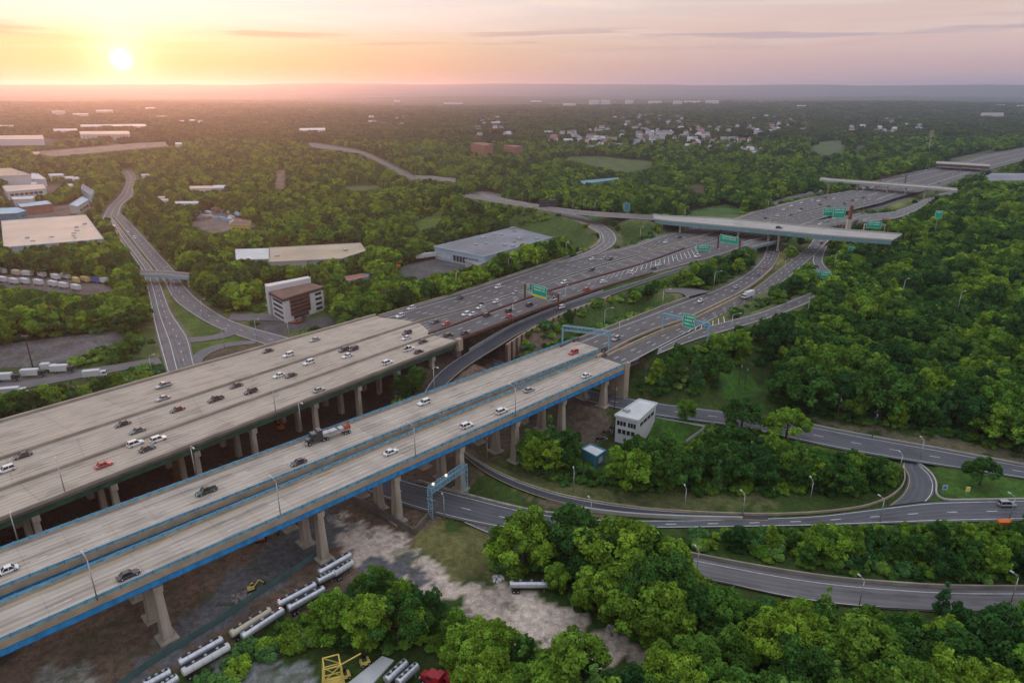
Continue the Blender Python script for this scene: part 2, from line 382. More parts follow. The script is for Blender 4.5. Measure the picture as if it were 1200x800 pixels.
def markings(r, marks, name, z=0.02, parent=None, oname='lane_markings'):
    """marks: (fraction across, 'solid'|'dash'|'short', colour, width)"""
    A, B = r['A'], r['B']; L_ = length(r['C']); nn = max(20, int(L_ / 1.5)); A2, B2 = resample(A, nn), resample(B, nn); step = L_ / (nn - 1)
    mb = MB()
    for fr, kind, col, w in marks:
        if isinstance(fr, tuple): ff = np.linspace(fr[0], fr[1], nn)[:, None]
        else: ff = fr
        P = A2 * (1 - ff) + B2 * ff; d = np.gradient(P, axis=0); d /= np.linalg.norm(d[:, :2], axis=1)[:, None]
        nv = np.stack([-d[:, 1], d[:, 0], 0 * d[:, 0]], 1) * w / 2; P = P + [0, 0, z]
        mi = 1 if col == 'y' else 0
        if kind == 'solid': mb.strip(P + nv, P - nv, mi)
        else:
            on, per = (3.2, 12.2) if kind == 'dash' else (1.2, 4.0)
            s = 0.0
            while s + on < L_:
                a = s / step; b = (s + on) / step; i, j = int(a), min(int(b) + 1, nn - 1)
                pa = np.array([np.interp(a, range(nn), P[:, q]) for q in range(3)]); pb = np.array([np.interp(b, range(nn), P[:, q]) for q in range(3)]); nvv = nv[i]
                mb.quad(pa + nvv, pa - nvv, pb - nvv, pb + nvv, mi); s += per
    o = mb.build(oname, [paint, paint_y], parent)
    if parent is None: tag(o, kind='structure')
    me = o.data
    return o
ZL = 18.0
# --- the big highway beyond the deck joint, three carriageways
cwA = road('highway', [(444, 371.5), (480, 360), (540, 343), (600, 323), (650, 306), (700, 295), (731, 291.5), (772, 276), (802, 269), (830, 263), (857, 257), (885, 247.5), (950, 231), (1000, 223)],
     [(492, 377), (512, 371), (557, 358.5), (600, 345), (640, 331), (680, 318), (720, 306), (760, 295), (795, 285), (837, 272), (866, 264), (905, 252), (960, 238), (1008, 226.5)], ZL, m=asph_hwy, n=60,
     marks=[((.2, .10), 'solid', 'w', .35), (.03, 'solid', 'w', .25), (.42, 'dash', 'w', .3), (.58, 'dash', 'w', .3), (.74, 'dash', 'w', .3), (.97, 'solid', 'w', .25)])
cwB = road('highway', [(492, 378), (512, 372), (557, 359.5), (600, 346), (640, 332), (680, 319), (720, 307), (760, 296), (795, 286), (837, 273), (866, 265), (905, 252.5), (960, 238.6), (1008, 227)],
     [(500, 391.5), (540, 378), (567, 368), (600, 356), (630, 345), (655, 337), (706, 322), (750, 310), (802, 291), (840, 279), (880, 266), (930, 251), (980, 238), (1030, 226.5)], ZL, m=asph_hwy, n=60,
     marks=[(.07, 'solid', 'w', .25), (.32, 'dash', 'w', .3), (.5, 'dash', 'w', .3), (.7, 'dash', 'w', .3), (.94, 'solid', 'w', .25)])
cwC = road('highway', [(500, 392.5), (540, 379), (567, 369), (600, 357), (630, 346), (655, 338), (706, 323), (750, 311), (802, 292), (840, 280), (880, 267), (930, 252), (980, 239), (1030, 227)],
     [(536, 399), (567, 387), (600, 374.5), (630, 363), (655, 354.5), (700, 339), (740, 327), (765, 320), (815, 307), (850, 297.5), (885, 284), (930, 267), (975, 252), (1035, 237)], ZL, m=asph_hwy, n=60,
     marks=[(.06, 'solid', 'w', .25), (.34, 'dash', 'w', .3), (.64, 'dash', 'w', .3), (.93, 'solid', 'w', .25)])
hw_far = road('highway', [(1000, 223), (1025, 212), (1060, 203), (1097, 196), (1150, 182), (1210, 170)], [(1035, 237), (1057, 229), (1098, 221), (1130, 208), (1177, 194), (1215, 184.5)], ZL, m=asph_hwy, n=24, ext=(0, 60),
     marks=[(.2, 'solid', 'w', .5), (.5, 'solid', 'y', .6), (.8, 'solid', 'w', .5)])
# --- frontage ramp that drops off the highway and runs under both bridges, then the inner curve on the right
rampA = road('frontage_ramp', [(800, 312.5), (760, 325.5), (707, 342), (650, 361), (600, 382), (580, 393), (550, 411), (527, 425), (508, 441), (494, 462), (490, 480), (500, 503), (524, 517), (545, 530), (566, 545), (600, 562), (650, 579), (700, 589), (760, 597), (830, 601.5), (900, 603)],
     [(806, 316), (770, 326), (712, 347), (660, 366), (606, 392), (590, 403), (565, 418), (545, 431), (527, 446), (515, 463), (510, 482), (516, 500), (530, 521), (552, 542), (575, 558), (612, 575), (655, 589), (710, 598), (765, 604), (830, 608), (900, 609.5)],
     [18, 18, 17, 15.5, 14, 13, 11.5, 10.5, 9, 7.5, 6, 4.5, 3.5, 3, 2.5, 2, 1.5, 1, .6, .3, .2], m=asph_dark, n=90, marks=[(.08, 'solid', 'w', .18), (.93, 'solid', 'y', .18)])
# --- loop ramp off the bend, top left of the highway
rampI = road('loop_ramp', [(562, 229), (600, 238), (640, 245), (677, 259), (694, 265), (705, 274), (707, 283), (690, 294), (664, 303.5), (640, 311)],
     [(562, 234), (600, 243), (640, 250), (664, 256.5), (704, 262), (719, 271), (724, 281), (716, 291), (703, 297), (664, 308)][:0] or [(566, 227), (602, 234.5), (642, 241), (684, 254), (704, 261), (720, 271.5), (724, 281), (717, 290), (700, 298), (668, 307)], 18.3, m=asph_old, n=60,
     marks=[(.1, 'solid', 'w', .25), (.5, 'dash', 'w', .25), (.9, 'solid', 'w', .25)])
approach = road('cross_road', [(545, 227), (600, 235.5), (640, 241.5), (690, 247.5), (768, 252)], [(545, 231), (600, 240), (640, 246.5), (690, 253), (768, 258)], [19, 21, 23, 25, 26], m=asph_old, n=24, marks=[(.1, 'solid', 'w', .3), (.9, 'solid', 'w', .3)])
# --- second highway, east of the blue bridges
ZB = [18, 18, 17.5, 17, 16, 15, 14, 13, 12.5, 12, 12]
bA = road('expressway', [(657, 406.5), (700, 390), (740, 375), (775, 361), (807, 349.5), (832, 341), (857, 330), (880, 316), (893, 302), (897, 290), (900, 278)],
     [(706, 416), (740, 398), (770, 386), (802, 375.5), (832, 361.5), (866, 345), (890, 329), (905, 315), (913, 302), (915, 291), (917, 280)], ZB, m=asph_hwy, n=50,
     marks=[((.14, .14), 'solid', 'w', .25), (.38, 'dash', 'w', .28), (.62, 'dash', 'w', .28), (.95, 'solid', 'y', .2)])
bB = road('expressway', [(709, 417.5), (742, 403), (775, 388), (804, 379), (834, 364), (868, 347.5), (892, 332), (908, 319), (930, 303), (945, 291), (955, 280)],
     [(738, 425), (749, 419), (770, 408), (796, 394), (825, 379), (848, 367), (872, 357), (890, 348), (919, 329.5), (940, 312), (964, 290)][:11], ZB, m=asph_hwy, n=50,
     marks=[(.04, 'solid', 'y', .2), (.36, 'dash', 'w', .28), (.66, 'dash', 'w', .28), ((.95, .93), 'solid', 'w', .25)])
exitK = road('exit_ramp', [(772, 408), (796, 395), (822, 383), (852, 375.5), (890, 366), (920, 354), (950, 342)], [(770, 415), (806, 401), (828, 394), (852, 387.5), (890, 376.5), (922, 366), (955, 352)], [17.6, 17, 16.6, 16, 15, 14, 13], m=asph_hwy, n=30,
     marks=[(.12, 'solid', 'w', .25), (.5, 'dash', 'w', .22), (.88, 'solid', 'w', .25)])
bFar = road('expressway', [(945, 291), (965, 262), (990, 254), (1008, 250.5), (1040, 250), (1060, 244), (1095, 229), (1115, 224)], [(964, 290), (985, 269), (1005, 260), (1030, 259), (1052, 257), (1070, 249), (1099, 232), (1120, 226)], [12, 12.5, 13, 14, 15, 16, 17, 17], m=asph_old, n=30, marks=[(.5, 'dash', 'w', .4), (.1, 'solid', 'w', .3), (.9, 'solid', 'w', .3)])
slipM = road('slip_road', [(960, 289), (955, 294), (951, 305), (956, 315), (966, 325)], [(970, 288), (966, 297), (964, 307), (970, 315), (982, 322)], 12, m=asph_old, n=20, marks=[(.1, 'solid', 'w', .3), (.9, 'solid', 'w', .3)])
loopQ = road('turning_loop', [(805, 348), (800, 343.5), (792, 342), (780, 343)], [(832, 340.5), (812, 338), (795, 337), (780, 339)], 17, m=asph_old, n=16)
svcO = road('service_lane', [(1010, 243), (1032, 236), (1058, 227.5)], [(1012, 248), (1038, 242.5), (1076, 228.5)], 15, m=asph_old, n=12, keep=False)
frontL = road('service_lane', [(905, 236), (930, 229), (962, 222)], [(908, 240), (932, 232), (962, 224.5)], 12, m=asph_old, n=12)
# --- low roads on the right
rB = road('lower_road', [(440, 545), (462, 558), (490, 566), (530, 576), (580, 589), (625, 600), (680, 607), (740, 609), (800, 609), (870, 607.5), (960, 604), (1090, 587), (1200, 584.5)],
     [(418, 572), (448, 583), (478, 593), (520, 605), (560, 614), (600, 621), (660, 620), (735, 618), (800, 617.5), (870, 616.5), (960, 615), (1090, 611.5), (1200, 609)], .25, m=asph, n=70, ext=(0, 60),
     marks=[(.08, 'solid', 'w', .2), ((.5, .55), 'dash', 'w', .25), (.90, 'solid', 'w', .22)])
rC = road('turning_ramp', [(1040, 592), (1056, 580), (1063, 568), (1064, 556), (1056, 545), (1062, 534)][:6], [(1088, 586), (1095, 578), (1096, 566), (1091, 555), (1078, 544), (1068, 536)], .3, m=asph, n=24, marks=[(.92, 'solid', 'w', .2), (.08, 'solid', 'y', .15)])
rD = road('side_road', [(640, 440), (690, 456), (730, 465), (790, 474), (860, 482), (950, 498), (1010, 510), (1100, 526), (1200, 545)],
     [(640, 452), (690, 471), (730, 480), (790, 490), (860, 498), (925, 513), (990, 527), (1062, 539), (1200, 560)], [5, 5, 5, 4.6, 4, 3.2, 2.4, 1.2, .4], m=asph, n=50, ext=(30, 60),
     marks=[(.1, 'solid', 'w', .22), (.5, 'dash', 'w', .25), (.9, 'solid', 'w', .2)])
rF = road('lower_ramp', [(535, 596), (590, 611), (640, 625), (700, 638), (760, 647), (802, 649), (850, 659), (900, 668), (950, 676), (1000, 682), (1080, 688), (1140, 690), (1200, 690)],
     [(545, 612), (585, 630), (640, 647), (700, 660), (760, 670), (802, 674), (850, 683), (900, 695), (950, 704), (1000, 710), (1080, 715), (1140, 717), (1200, 716)], .2, m=asph_old, n=60, ext=(0, 60),
     marks=[((.17, .2), 'solid', 'w', .2), (.93, 'solid', 'w', .2)])
# dark outer lane of the lower ramp
# --- left: dual road running out under the highway
gW = road('dual_road', [(130, 258), (140, 281), (154, 298), (167, 317), (174, 345), (178, 368), (184, 397), (195, 437), (205, 470)], [(131, 254), (152, 281), (166, 299), (181, 317), (188, 332), (201, 367), (222, 394), (228, 425), (240, 460)], .2, m=asph_old, n=50, ext=(0, 25),
     marks=[(.07, 'solid', 'w', .25), ((.5, .34), 'solid', 'w', .25), ((.75, .62), 'dash', 'w', .25), (.93, 'solid', 'w', .2)])
gE = road('dual_road', [(133, 253), (155, 281), (169, 299), (183, 316), (192, 330), (203, 352), (233, 373), (260, 387), (312, 404), (350, 416)], [(140, 248), (160, 268), (185, 296), (206, 318), (212, 330), (233, 352), (267, 374.5), (297, 384), (331, 393), (375, 404)], .2, m=asph_old, n=50, ext=(0, 30),
     marks=[(.07, 'solid', 'w', .2), (.5, 'dash', 'w', .25), (.93, 'solid', 'w', .25)])
gN = road('dual_road', [(118, 258), (126, 242), (140, 229), (148, 215), (147, 206), (139, 200)], [(140, 252), (143, 239), (157, 229), (156, 217), (161, 208), (156, 200)], .2, m=asph_old, n=24, marks=[(.5, 'solid', 'y', .3), (.1, 'solid', 'w', .3), (.9, 'solid', 'w', .3)])
gX = road('link_lane', [(224, 394.5), (240, 394), (253, 391.5), (272, 385)], [(213, 402), (240, 399), (262, 396), (282, 389)], .24, m=asph_old, n=12)
gY = road('link_lane', [(217, 432), (222, 420), (233, 409.5), (258, 401.5), (298, 398)], [(233, 430), (240, 417), (250, 411), (268, 405), (300, 402)], .24, m=asph_old, n=16)
gZ = road('site_road', [(-20, 448), (40, 440), (100, 431.5), (150, 424), (185, 418)], [(-20, 464), (40, 452), (100, 441), (150, 432), (190, 425)], .2, m=asph_old, n=16, ext=(20, 0))
gT = road('office_drive', [(267, 374), (290, 376), (315, 374), (345, 378)], [(272, 366), (292, 368), (311, 366), (345, 372)], .22, m=asph_old, n=10)
hwN = road('far_highway', [(360, 167), (395, 172), (425, 177), (450, 189), (470, 199), (489, 209)], [(366, 173), (393, 176), (421, 179.5), (442, 189.5), (463, 201), (482, 211)], None, m=asph_old, n=20, lift=.6)
# flyover stub: where the highway's ramp passes over the expressway
# ------------------------------------------------------------------ land height
def seg_arrays():
    a = [];
    for r in ROADS:
        c = r['C']; h = r['hw']
        for i in range(len(c) - 1): a.append((c[i, 0], c[i, 1], c[i, 2], h[i], c[i + 1, 0], c[i + 1, 1], c[i + 1, 2], h[i + 1]))
    return np.array(a)
SEG = seg_arrays()
def road_dist(x, y, chunk=4000, segs=None):
    """distance beyond the road edge (negative inside) and the height of the nearest road"""
    S_ = SEG if segs is None else segs
    x = np.asarray(x, float).ravel(); y = np.asarray(y, float).ravel(); od = np.empty(len(x)); oz = np.empty(len(x)); lo = np.full(len(x), -1e9); hi = np.full(len(x), 1e9); ins = np.full(len(x), 1e9)
    ax, ay, az, ah, bx, by, bz, bh = S_.T; dx, dy = bx - ax, by - ay; l2 = dx * dx + dy * dy + 1e-9
    for s in range(0, len(x), chunk):
        X = x[s:s + chunk, None]; Y = y[s:s + chunk, None]
        t = np.clip(((X - ax) * dx + (Y - ay) * dy) / l2, 0, 1)
        d = np.hypot(X - ax - t * dx, Y - ay - t * dy) - (ah + t * (bh - ah)); z = az + t * (bz - az)
        k = d.argmin(1); i = np.arange(len(k)); od[s:s + chunk] = d[i, k]; oz[s:s + chunk] = z[i, k]
        dd = np.maximum(d - 3.5, 0)
        lo[s:s + chunk] = (z - .3 - dd * .75).max(1); hi[s:s + chunk] = (z - .3 + dd * .6).min(1)
        ins[s:s + chunk] = np.where(d < 3.5, z - .3, 1e9).min(1)
    return od, oz, lo, hi, ins
def land(x, y):
    x = np.asarray(x, float); y = np.asarray(y, float); sh = x.shape; xr, yr = x.ravel(), y.ravel()
    b = base_h(xr, yr)
    m = (np.abs(xr) < 1500) & (yr > 0) & (yr < 2500)
    if m.any():
        d, z, lo, hi, ins = road_dist(xr[m], yr[m])
        h = np.maximum(b[m], lo); h = np.minimum(h, np.maximum(hi, lo * 0 + np.minimum(hi, h))); h = np.minimum(h, ins); b = b.copy(); b[m] = h
    return b.reshape(sh)
def axis(lo, hi, step, far, g=1.12):
    a = list(np.arange(lo, hi + .1, step)); s = step
    while a[-1] < far[1]: s = min(s * g, 900); a.append(a[-1] + s)
    s = step
    while a[0] > far[0]: s = min(s * g, 900); a.insert(0, a[0] - s)
    return np.array(a)
gx = np.unique(np.r_[axis(-230, 250, 1.5, (-16400, 16400), 1.035)]); gy = np.unique(axis(80, 330, 1.5, (-300, 16000), 1.012))
GX, GY = np.meshgrid(gx, gy); GZ = land(GX, GY)
def hgt(x, y):
    x = np.asarray(x, float); y = np.asarray(y, float)
    i = np.clip(np.searchsorted(gx, x) - 1, 0, len(gx) - 2); j = np.clip(np.searchsorted(gy, y) - 1, 0, len(gy) - 2)
    u = (x - gx[i]) / (gx[i + 1] - gx[i]); v = (y - gy[j]) / (gy[j + 1] - gy[j])
    return (GZ[j, i] * (1 - u) + GZ[j, i + 1] * u) * (1 - v) + (GZ[j + 1, i] * (1 - u) + GZ[j + 1, i + 1] * u) * v
def GH(px, py):
    z = 0.0
    for _ in range(30):
        p = G(px, py, z); z = .5 * z + .5 * float(hgt(p[0], p[1]))
    return p
# ground cover painted by what lies there: grass, dirt, gravel, hardstanding
def wpoly(pts, z=0.0): return PX(pts, z)[:, :2]
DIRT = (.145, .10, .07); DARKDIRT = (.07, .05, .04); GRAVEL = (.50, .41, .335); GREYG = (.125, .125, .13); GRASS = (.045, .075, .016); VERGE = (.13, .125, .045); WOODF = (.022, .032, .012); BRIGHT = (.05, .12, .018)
CLS = [
 (wpoly([(-400, 900), (-400, 560), (0, 470), (200, 430), (440, 380), (520, 395), (600, 400), (690, 430), (735, 450), (640, 480), (560, 560), (480, 640), (440, 690), (170, 800), (100, 900)]), DIRT),
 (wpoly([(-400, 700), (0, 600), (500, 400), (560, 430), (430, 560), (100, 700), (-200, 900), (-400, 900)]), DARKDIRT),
 (wpoly([(140, 810), (200, 745), (280, 660), (330, 620), (400, 600), (420, 620), (360, 660), (300, 700), (220, 750), (165, 810)]), GREYG),
 (wpoly([(400, 605), (440, 618), (480, 640), (510, 662), (560, 690), (600, 688), (640, 692), (655, 710), (700, 730), (770, 765), (765, 775), (700, 790), (640, 762), (590, 742), (560, 720), (500, 690), (455, 684), (412, 650), (380, 640)]), GRAVEL),
 (wpoly([(440, 645), (470, 655), (500, 690), (450, 685), (420, 660)]), GREYG),
 (wpoly([(475, 612), (510, 612), (600, 625), (600, 650), (580, 680), (540, 680), (505, 658), (478, 636)]), VERGE),
 (wpoly([(40, 790), (95, 785), (90, 830), (30, 830)]), (.25, .24, .2)),
 (wpoly([(255, 775), (300, 765), (360, 772), (360, 830), (240, 830)]), (.24, .25, .24)),
 (wpoly([(560, 548), (600, 570), (700, 597), (900, 601), (900, 580), (700, 575), (640, 560), (600, 545), (575, 530)]), (.10, .11, .04)),
 (wpoly([(560, 560), (640, 598), (740, 607), (740, 602), (640, 588)]), (.15, .12, .075)),
 (wpoly([(1096, 540), (1205, 562), (1205, 584), (1096, 584)]), (.055, .115, .018)),
 (wpoly([(640, 460), (700, 470), (722, 480), (700, 530), (650, 520), (600, 500)]), (.11, .085, .06)),
 (wpoly([(765, 490), (830, 500), (800, 522), (755, 505)]), BRIGHT), (wpoly([(770, 492), (815, 497), (800, 520), (765, 505)]), BRIGHT),
 (wpoly([(950, 488), (1010, 498), (1100, 512), (1200, 530), (1200, 543), (1010, 507), (950, 496)]), (.15, .13, .075)),
]
near_cls = lambda X, Y: None
VC = np.zeros(GX.shape + (3,))
farm = S((GY - 240) / 80)
VC[:] = np.array(GRASS)
wood_mask = (GY > 300)
VC[wood_mask] = np.array(WOODF)
VC[(GY > 900)] = np.array((.035, .05, .02))
PXG, PYG = proj(GX, GY, GZ)
_m = (np.abs(GX) < 1300) & (GY > 300) & (GY < 2200)
_d = road_dist(GX[_m], GY[_m])[0]; _c = VC[_m]; _c[_d < 26] = np.array((.06, .10, .025)); _c[_d < 5] = np.array((.11, .12, .045)); VC[_m] = _c
def paint_px(poly, c, ymin=0):
    m = inpoly(PXG, PYG, poly) & (GY > ymin) & (GY < 4000); VC[m] = np.array(c)
nr = (np.abs(GX) < 420) & (GY < 420)
WX = GX + 2.2 * np.sin(GX * .31 + 2 * np.sin(GY * .17)) + 1.2 * np.sin(GY * .9 + GX * .5) + rng.normal(size=GX.shape) * .5; WY = GY + 2.2 * np.sin(GY * .27 + 2 * np.sin(GX * .21)) + 1.2 * np.sin(GX * .8 - GY * .4) + rng.normal(size=GX.shape) * .5
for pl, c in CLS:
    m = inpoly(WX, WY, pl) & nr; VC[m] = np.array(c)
# meadows and clearings at their own height
CLEAR_PX = []
def clearing(poly, c=BRIGHT):
    W_ = np.array([GB(*p)[:2] for p in poly]); m = inpoly(GX, GY, W_); VC[m] = np.array(c); CLEAR_PX.append(W_); KEEP.append(poly); return W_
clearing([(655, 184), (700, 183), (765, 189), (760, 197), (735, 202), (690, 193)], (.08, .11, .035))
clearing([(950, 168), (990, 163), (990, 178), (965, 183), (950, 176)], (.09, .12, .05))
clearing([(1005, 168), (1018, 166), (1012, 174), (1000, 178)], (.09, .12, .05))
clearing([(805, 215), (825, 217), (826, 227), (812, 224)], (.12, .11, .05))
clearing([(808, 247), (850, 239), (872, 246), (862, 256), (812, 256)], (.07, .13, .03))
clearing([(838, 455), (852, 448), (885, 449), (892, 462), (850, 470)], BRIGHT)
clearing([(880, 400), (905, 390), (914, 392), (890, 408)], BRIGHT)
clearing([(640, 440), (700, 452), (740, 460), (760, 462), (740, 447), (700, 440)], DIRT)
clearing([(690, 362), (740, 352), (800, 340), (800, 336), (812, 342), (750, 366), (690, 386), (650, 402), (655, 388)], (.05, .10, .02))
clearing([(862, 366), (905, 352), (916, 352), (890, 364), (868, 371)], (.15, .16, .06))
clearing([(908, 302), (914, 296), (926, 296), (918, 310), (908, 318)], (.2, .18, .06))
clearing([(1032, 243), (1058, 230), (1085, 230), (1050, 246)], (.17, .18, .05))
clearing([(1108, 187), (1150, 178), (1168, 174), (1164, 178), (1120, 190)], (.12, .13, .07))
clearing([(724, 258), (760, 262), (760, 272), (735, 285), (724, 290), (730, 275)], (.10, .13, .04))
clearing([(640, 256), (676, 264), (695, 272), (702, 284), (680, 292), (668, 288), (666, 272), (640, 268)], (.055, .11, .02))
clearing([(195, 335), (210, 348), (238, 375), (258, 388), (252, 392), (227, 393), (212, 375), (203, 358)], (.07, .11, .02))
clearing([(214, 404), (250, 400), (282, 390), (297, 394), (255, 402), (232, 410), (220, 425)], (.07, .12, .02))
clearing([(232, 428), (245, 414), (270, 406), (320, 402), (320, 410), (260, 440)], (.09, .07, .045))
clearing([(160, 383), (180, 384), (182, 396), (162, 402)], (.07, .10, .025)); clearing([(164, 404), (183, 404), (186, 414), (165, 420)], (.07, .10, .025))
clearing([(-30, 322), (30, 322), (110, 330), (140, 340), (95, 346), (30, 338), (-30, 336)], (.14, .12, .11))
clearing([(-30, 408), (60, 396), (140, 388), (148, 396), (118, 408), (80, 424), (30, 430), (-30, 432)], (.13, .12, .12))
clearing([(222, 262), (250, 246), (292, 258), (300, 266), (262, 272), (248, 274)], (.17, .14, .12))
clearing([(465, 315), (480, 309), (520, 302), (560, 305), (545, 314), (490, 328), (470, 325)], (.10, .10, .10))
clearing([(0, 245), (60, 243), (100, 236), (108, 245), (60, 258), (0, 262)], (.16, .12, .10))
clearing([(0, 224), (60, 217), (76, 215), (60, 225), (0, 234)], (.16, .12, .10))
clearing([(300, 372), (316, 366), (345, 376), (385, 370), (398, 380), (345, 388), (300, 384)], (.09, .085, .085))
clearing([(300, 382), (345, 390), (330, 394), (296, 386)], (.09, .085, .085))
clearing([(325, 200), (335, 197), (333, 222), (322, 221)], (.2, .15, .1))
clearing([(400, 219), (440, 217), (452, 221), (415, 224)], (.08, .12, .03))
clearing([(485, 262), (500, 254), (520, 252), (512, 264), (492, 270)], (.08, .14, .02))
clearing([(545, 226), (566, 224), (590, 228), (580, 232), (550, 231)], (.14, .13, .12))
clearing([(-20, 164), (60, 158), (60, 170), (-20, 174)], (.16, .13, .12))
clearing([(250, 193), (270, 190), (275, 214), (270, 225), (258, 214)][:0] or [(40, 178), (160, 168), (212, 165), (212, 170), (60, 184)], (.30, .22, .17))
nv = GX.size; ny, nx = GX.shape
def grid_mesh(name, X, Y, Z, colr, m):
    ny, nx = X.shape; me = D.meshes.new(name); v = np.stack([X, Y, Z], -1).reshape(-1, 3)
    i = np.arange(ny * nx).reshape(ny, nx); f = np.stack([i[:-1, :-1], i[:-1, 1:], i[1:, 1:], i[1:, :-1]], -1).reshape(-1, 4)
    me.vertices.add(len(v)); me.vertices.foreach_set('co', v.ravel()); me.loops.add(f.size); me.loops.foreach_set('vertex_index', f.ravel().astype(np.int32))
    me.polygons.add(len(f)); me.polygons.foreach_set('loop_start', np.arange(0, f.size, 4, dtype=np.int32)); me.polygons.foreach_set('loop_total', np.full(len(f), 4, np.int32))
    me.update(calc_edges=True); me.polygons.foreach_set('use_smooth', [True] * len(f))
    if colr is not None:
        ca = me.color_attributes.new('cover', 'FLOAT_COLOR', 'POINT'); ca.data.foreach_set('color', np.concatenate([colr.reshape(-1, 3), np.ones((len(v), 1))], 1).ravel())
    me.materials.append(m); return me
def ground_mat():
    m = D.materials.new('ground_cover'); m.use_nodes = True; nt = m.node_tree; b = nt.nodes['Principled BSDF']; N = nt.nodes.new; L = nt.links.new
    b.inputs['Roughness'].default_value = .95; b.inputs['Specular IOR Level'].default_value = .15
    at = N('ShaderNodeAttribute'); at.attribute_name = 'cover'; tc = N('ShaderNodeTexCoord')
    def noise(s, d=6): n = N('ShaderNodeTexNoise'); L(tc.outputs['Object'], n.inputs['Vector']); n.inputs['Scale'].default_value = s; n.inputs['Detail'].default_value = d; n.inputs['Distortion'].default_value = .6; return n.outputs['Fac']
    def rng_(x, a, b_, c, d): n = N('ShaderNodeMapRange'); L(x, n.inputs[0]); n.inputs[1].default_value = a; n.inputs[2].default_value = b_; n.inputs[3].default_value = c; n.inputs[4].default_value = d; return n.outputs[0]
    def mul(a, b_): n = N('ShaderNodeMix'); n.data_type = 'RGBA'; n.blend_type = 'MULTIPLY'; n.inputs[0].default_value = 1; L(a, n.inputs[6]); L(b_, n.inputs[7]); return n.outputs[2]
    c = mul(at.outputs['Color'], rng_(noise(.06), .3, .7, .7, 1.3)); c = mul(c, rng_(noise(.6, 8), .3, .7, .68, 1.35)); c = mul(c, rng_(noise(2.6, 4), .3, .7, .75, 1.25))
    # scattered weeds over bare soil and bare soil in grass
    mx = N('ShaderNodeMix'); mx.data_type = 'RGBA'; L(rng_(noise(.13, 10), .57, .61, 0, .5), mx.inputs[0]); L(c, mx.inputs[6]); mx.inputs[7].default_value = (.06, .075, .025, 1)
    L(mx.outputs[2], b.inputs['Base Color'])
    bp = N('ShaderNodeBump'); L(noise(.9, 8), bp.inputs['Height']); bp.inputs['Distance'].default_value = .5; bp.inputs['Strength'].default_value = .6; L(bp.outputs[0], b.inputs['Normal'])
    return m
gm = ground_mat()
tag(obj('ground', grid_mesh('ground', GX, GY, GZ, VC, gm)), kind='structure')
# ------------------------------------------------------------------ hills on the horizon
def hills():
    for (d0, hh, seed, wd) in ((11500, 118, 3, 1300), (14500, 245, 5, 1300)):
        th = np.linspace(-1.05, 1.05, 420); rr = np.array([-1.0, -.55, -.2, 0, .35, 1.0]); prof = np.array([0, .45, .88, 1, .7, 0])
        T_, Q = np.meshgrid(th, rr); r_ = np.random.default_rng(seed); nz = np.zeros_like(th)
        for k in range(1, 26): nz += np.sin(th * k * 4.1 + r_.uniform(0, 6.3)) * r_.normal() / (k ** .95)
        nz = nz / np.abs(nz).max()
        H_ = hh * (.84 + .16 * nz) if seed == 5 else hh * (.1 + .8 * nz + .3 * np.sin(th * 3 + 1))
        Z = np.maximum(prof[:, None] * H_[None, :], 0) - 4; dist = d0 + Q * wd
        me = grid_mesh('hills', dist * np.sin(T_), dist * np.cos(T_), Z, None, mat('hill_woods', (.035, .055, .03), .95, scale=.002))
        tag(obj('hills', me), kind='structure')
hills()
# ------------------------------------------------------------------ haze
hb = MB(); hb.box((0, 8300, -30), (36000, 17800, 292)); hz = hb.build('haze', D.materials.new('haze')); tag(hz, kind='stuff')
hm = hz.data.materials[0]; hm.use_nodes = True; nt = hm.node_tree; nt.nodes.clear(); o_ = nt.nodes.new('ShaderNodeOutputMaterial'); v_ = nt.nodes.new('ShaderNodeVolumePrincipled')
nt.links.new(v_.outputs[0], o_.inputs['Volume']); v_.inputs['Density'].default_value = 9.5e-5; v_.inputs['Color'].default_value = (.56, .74, 1, 1); v_.inputs['Anisotropy'].default_value = .66
hm.cycles.homogeneous_volume = True if hasattr(hm.cycles, 'homogeneous_volume') else True
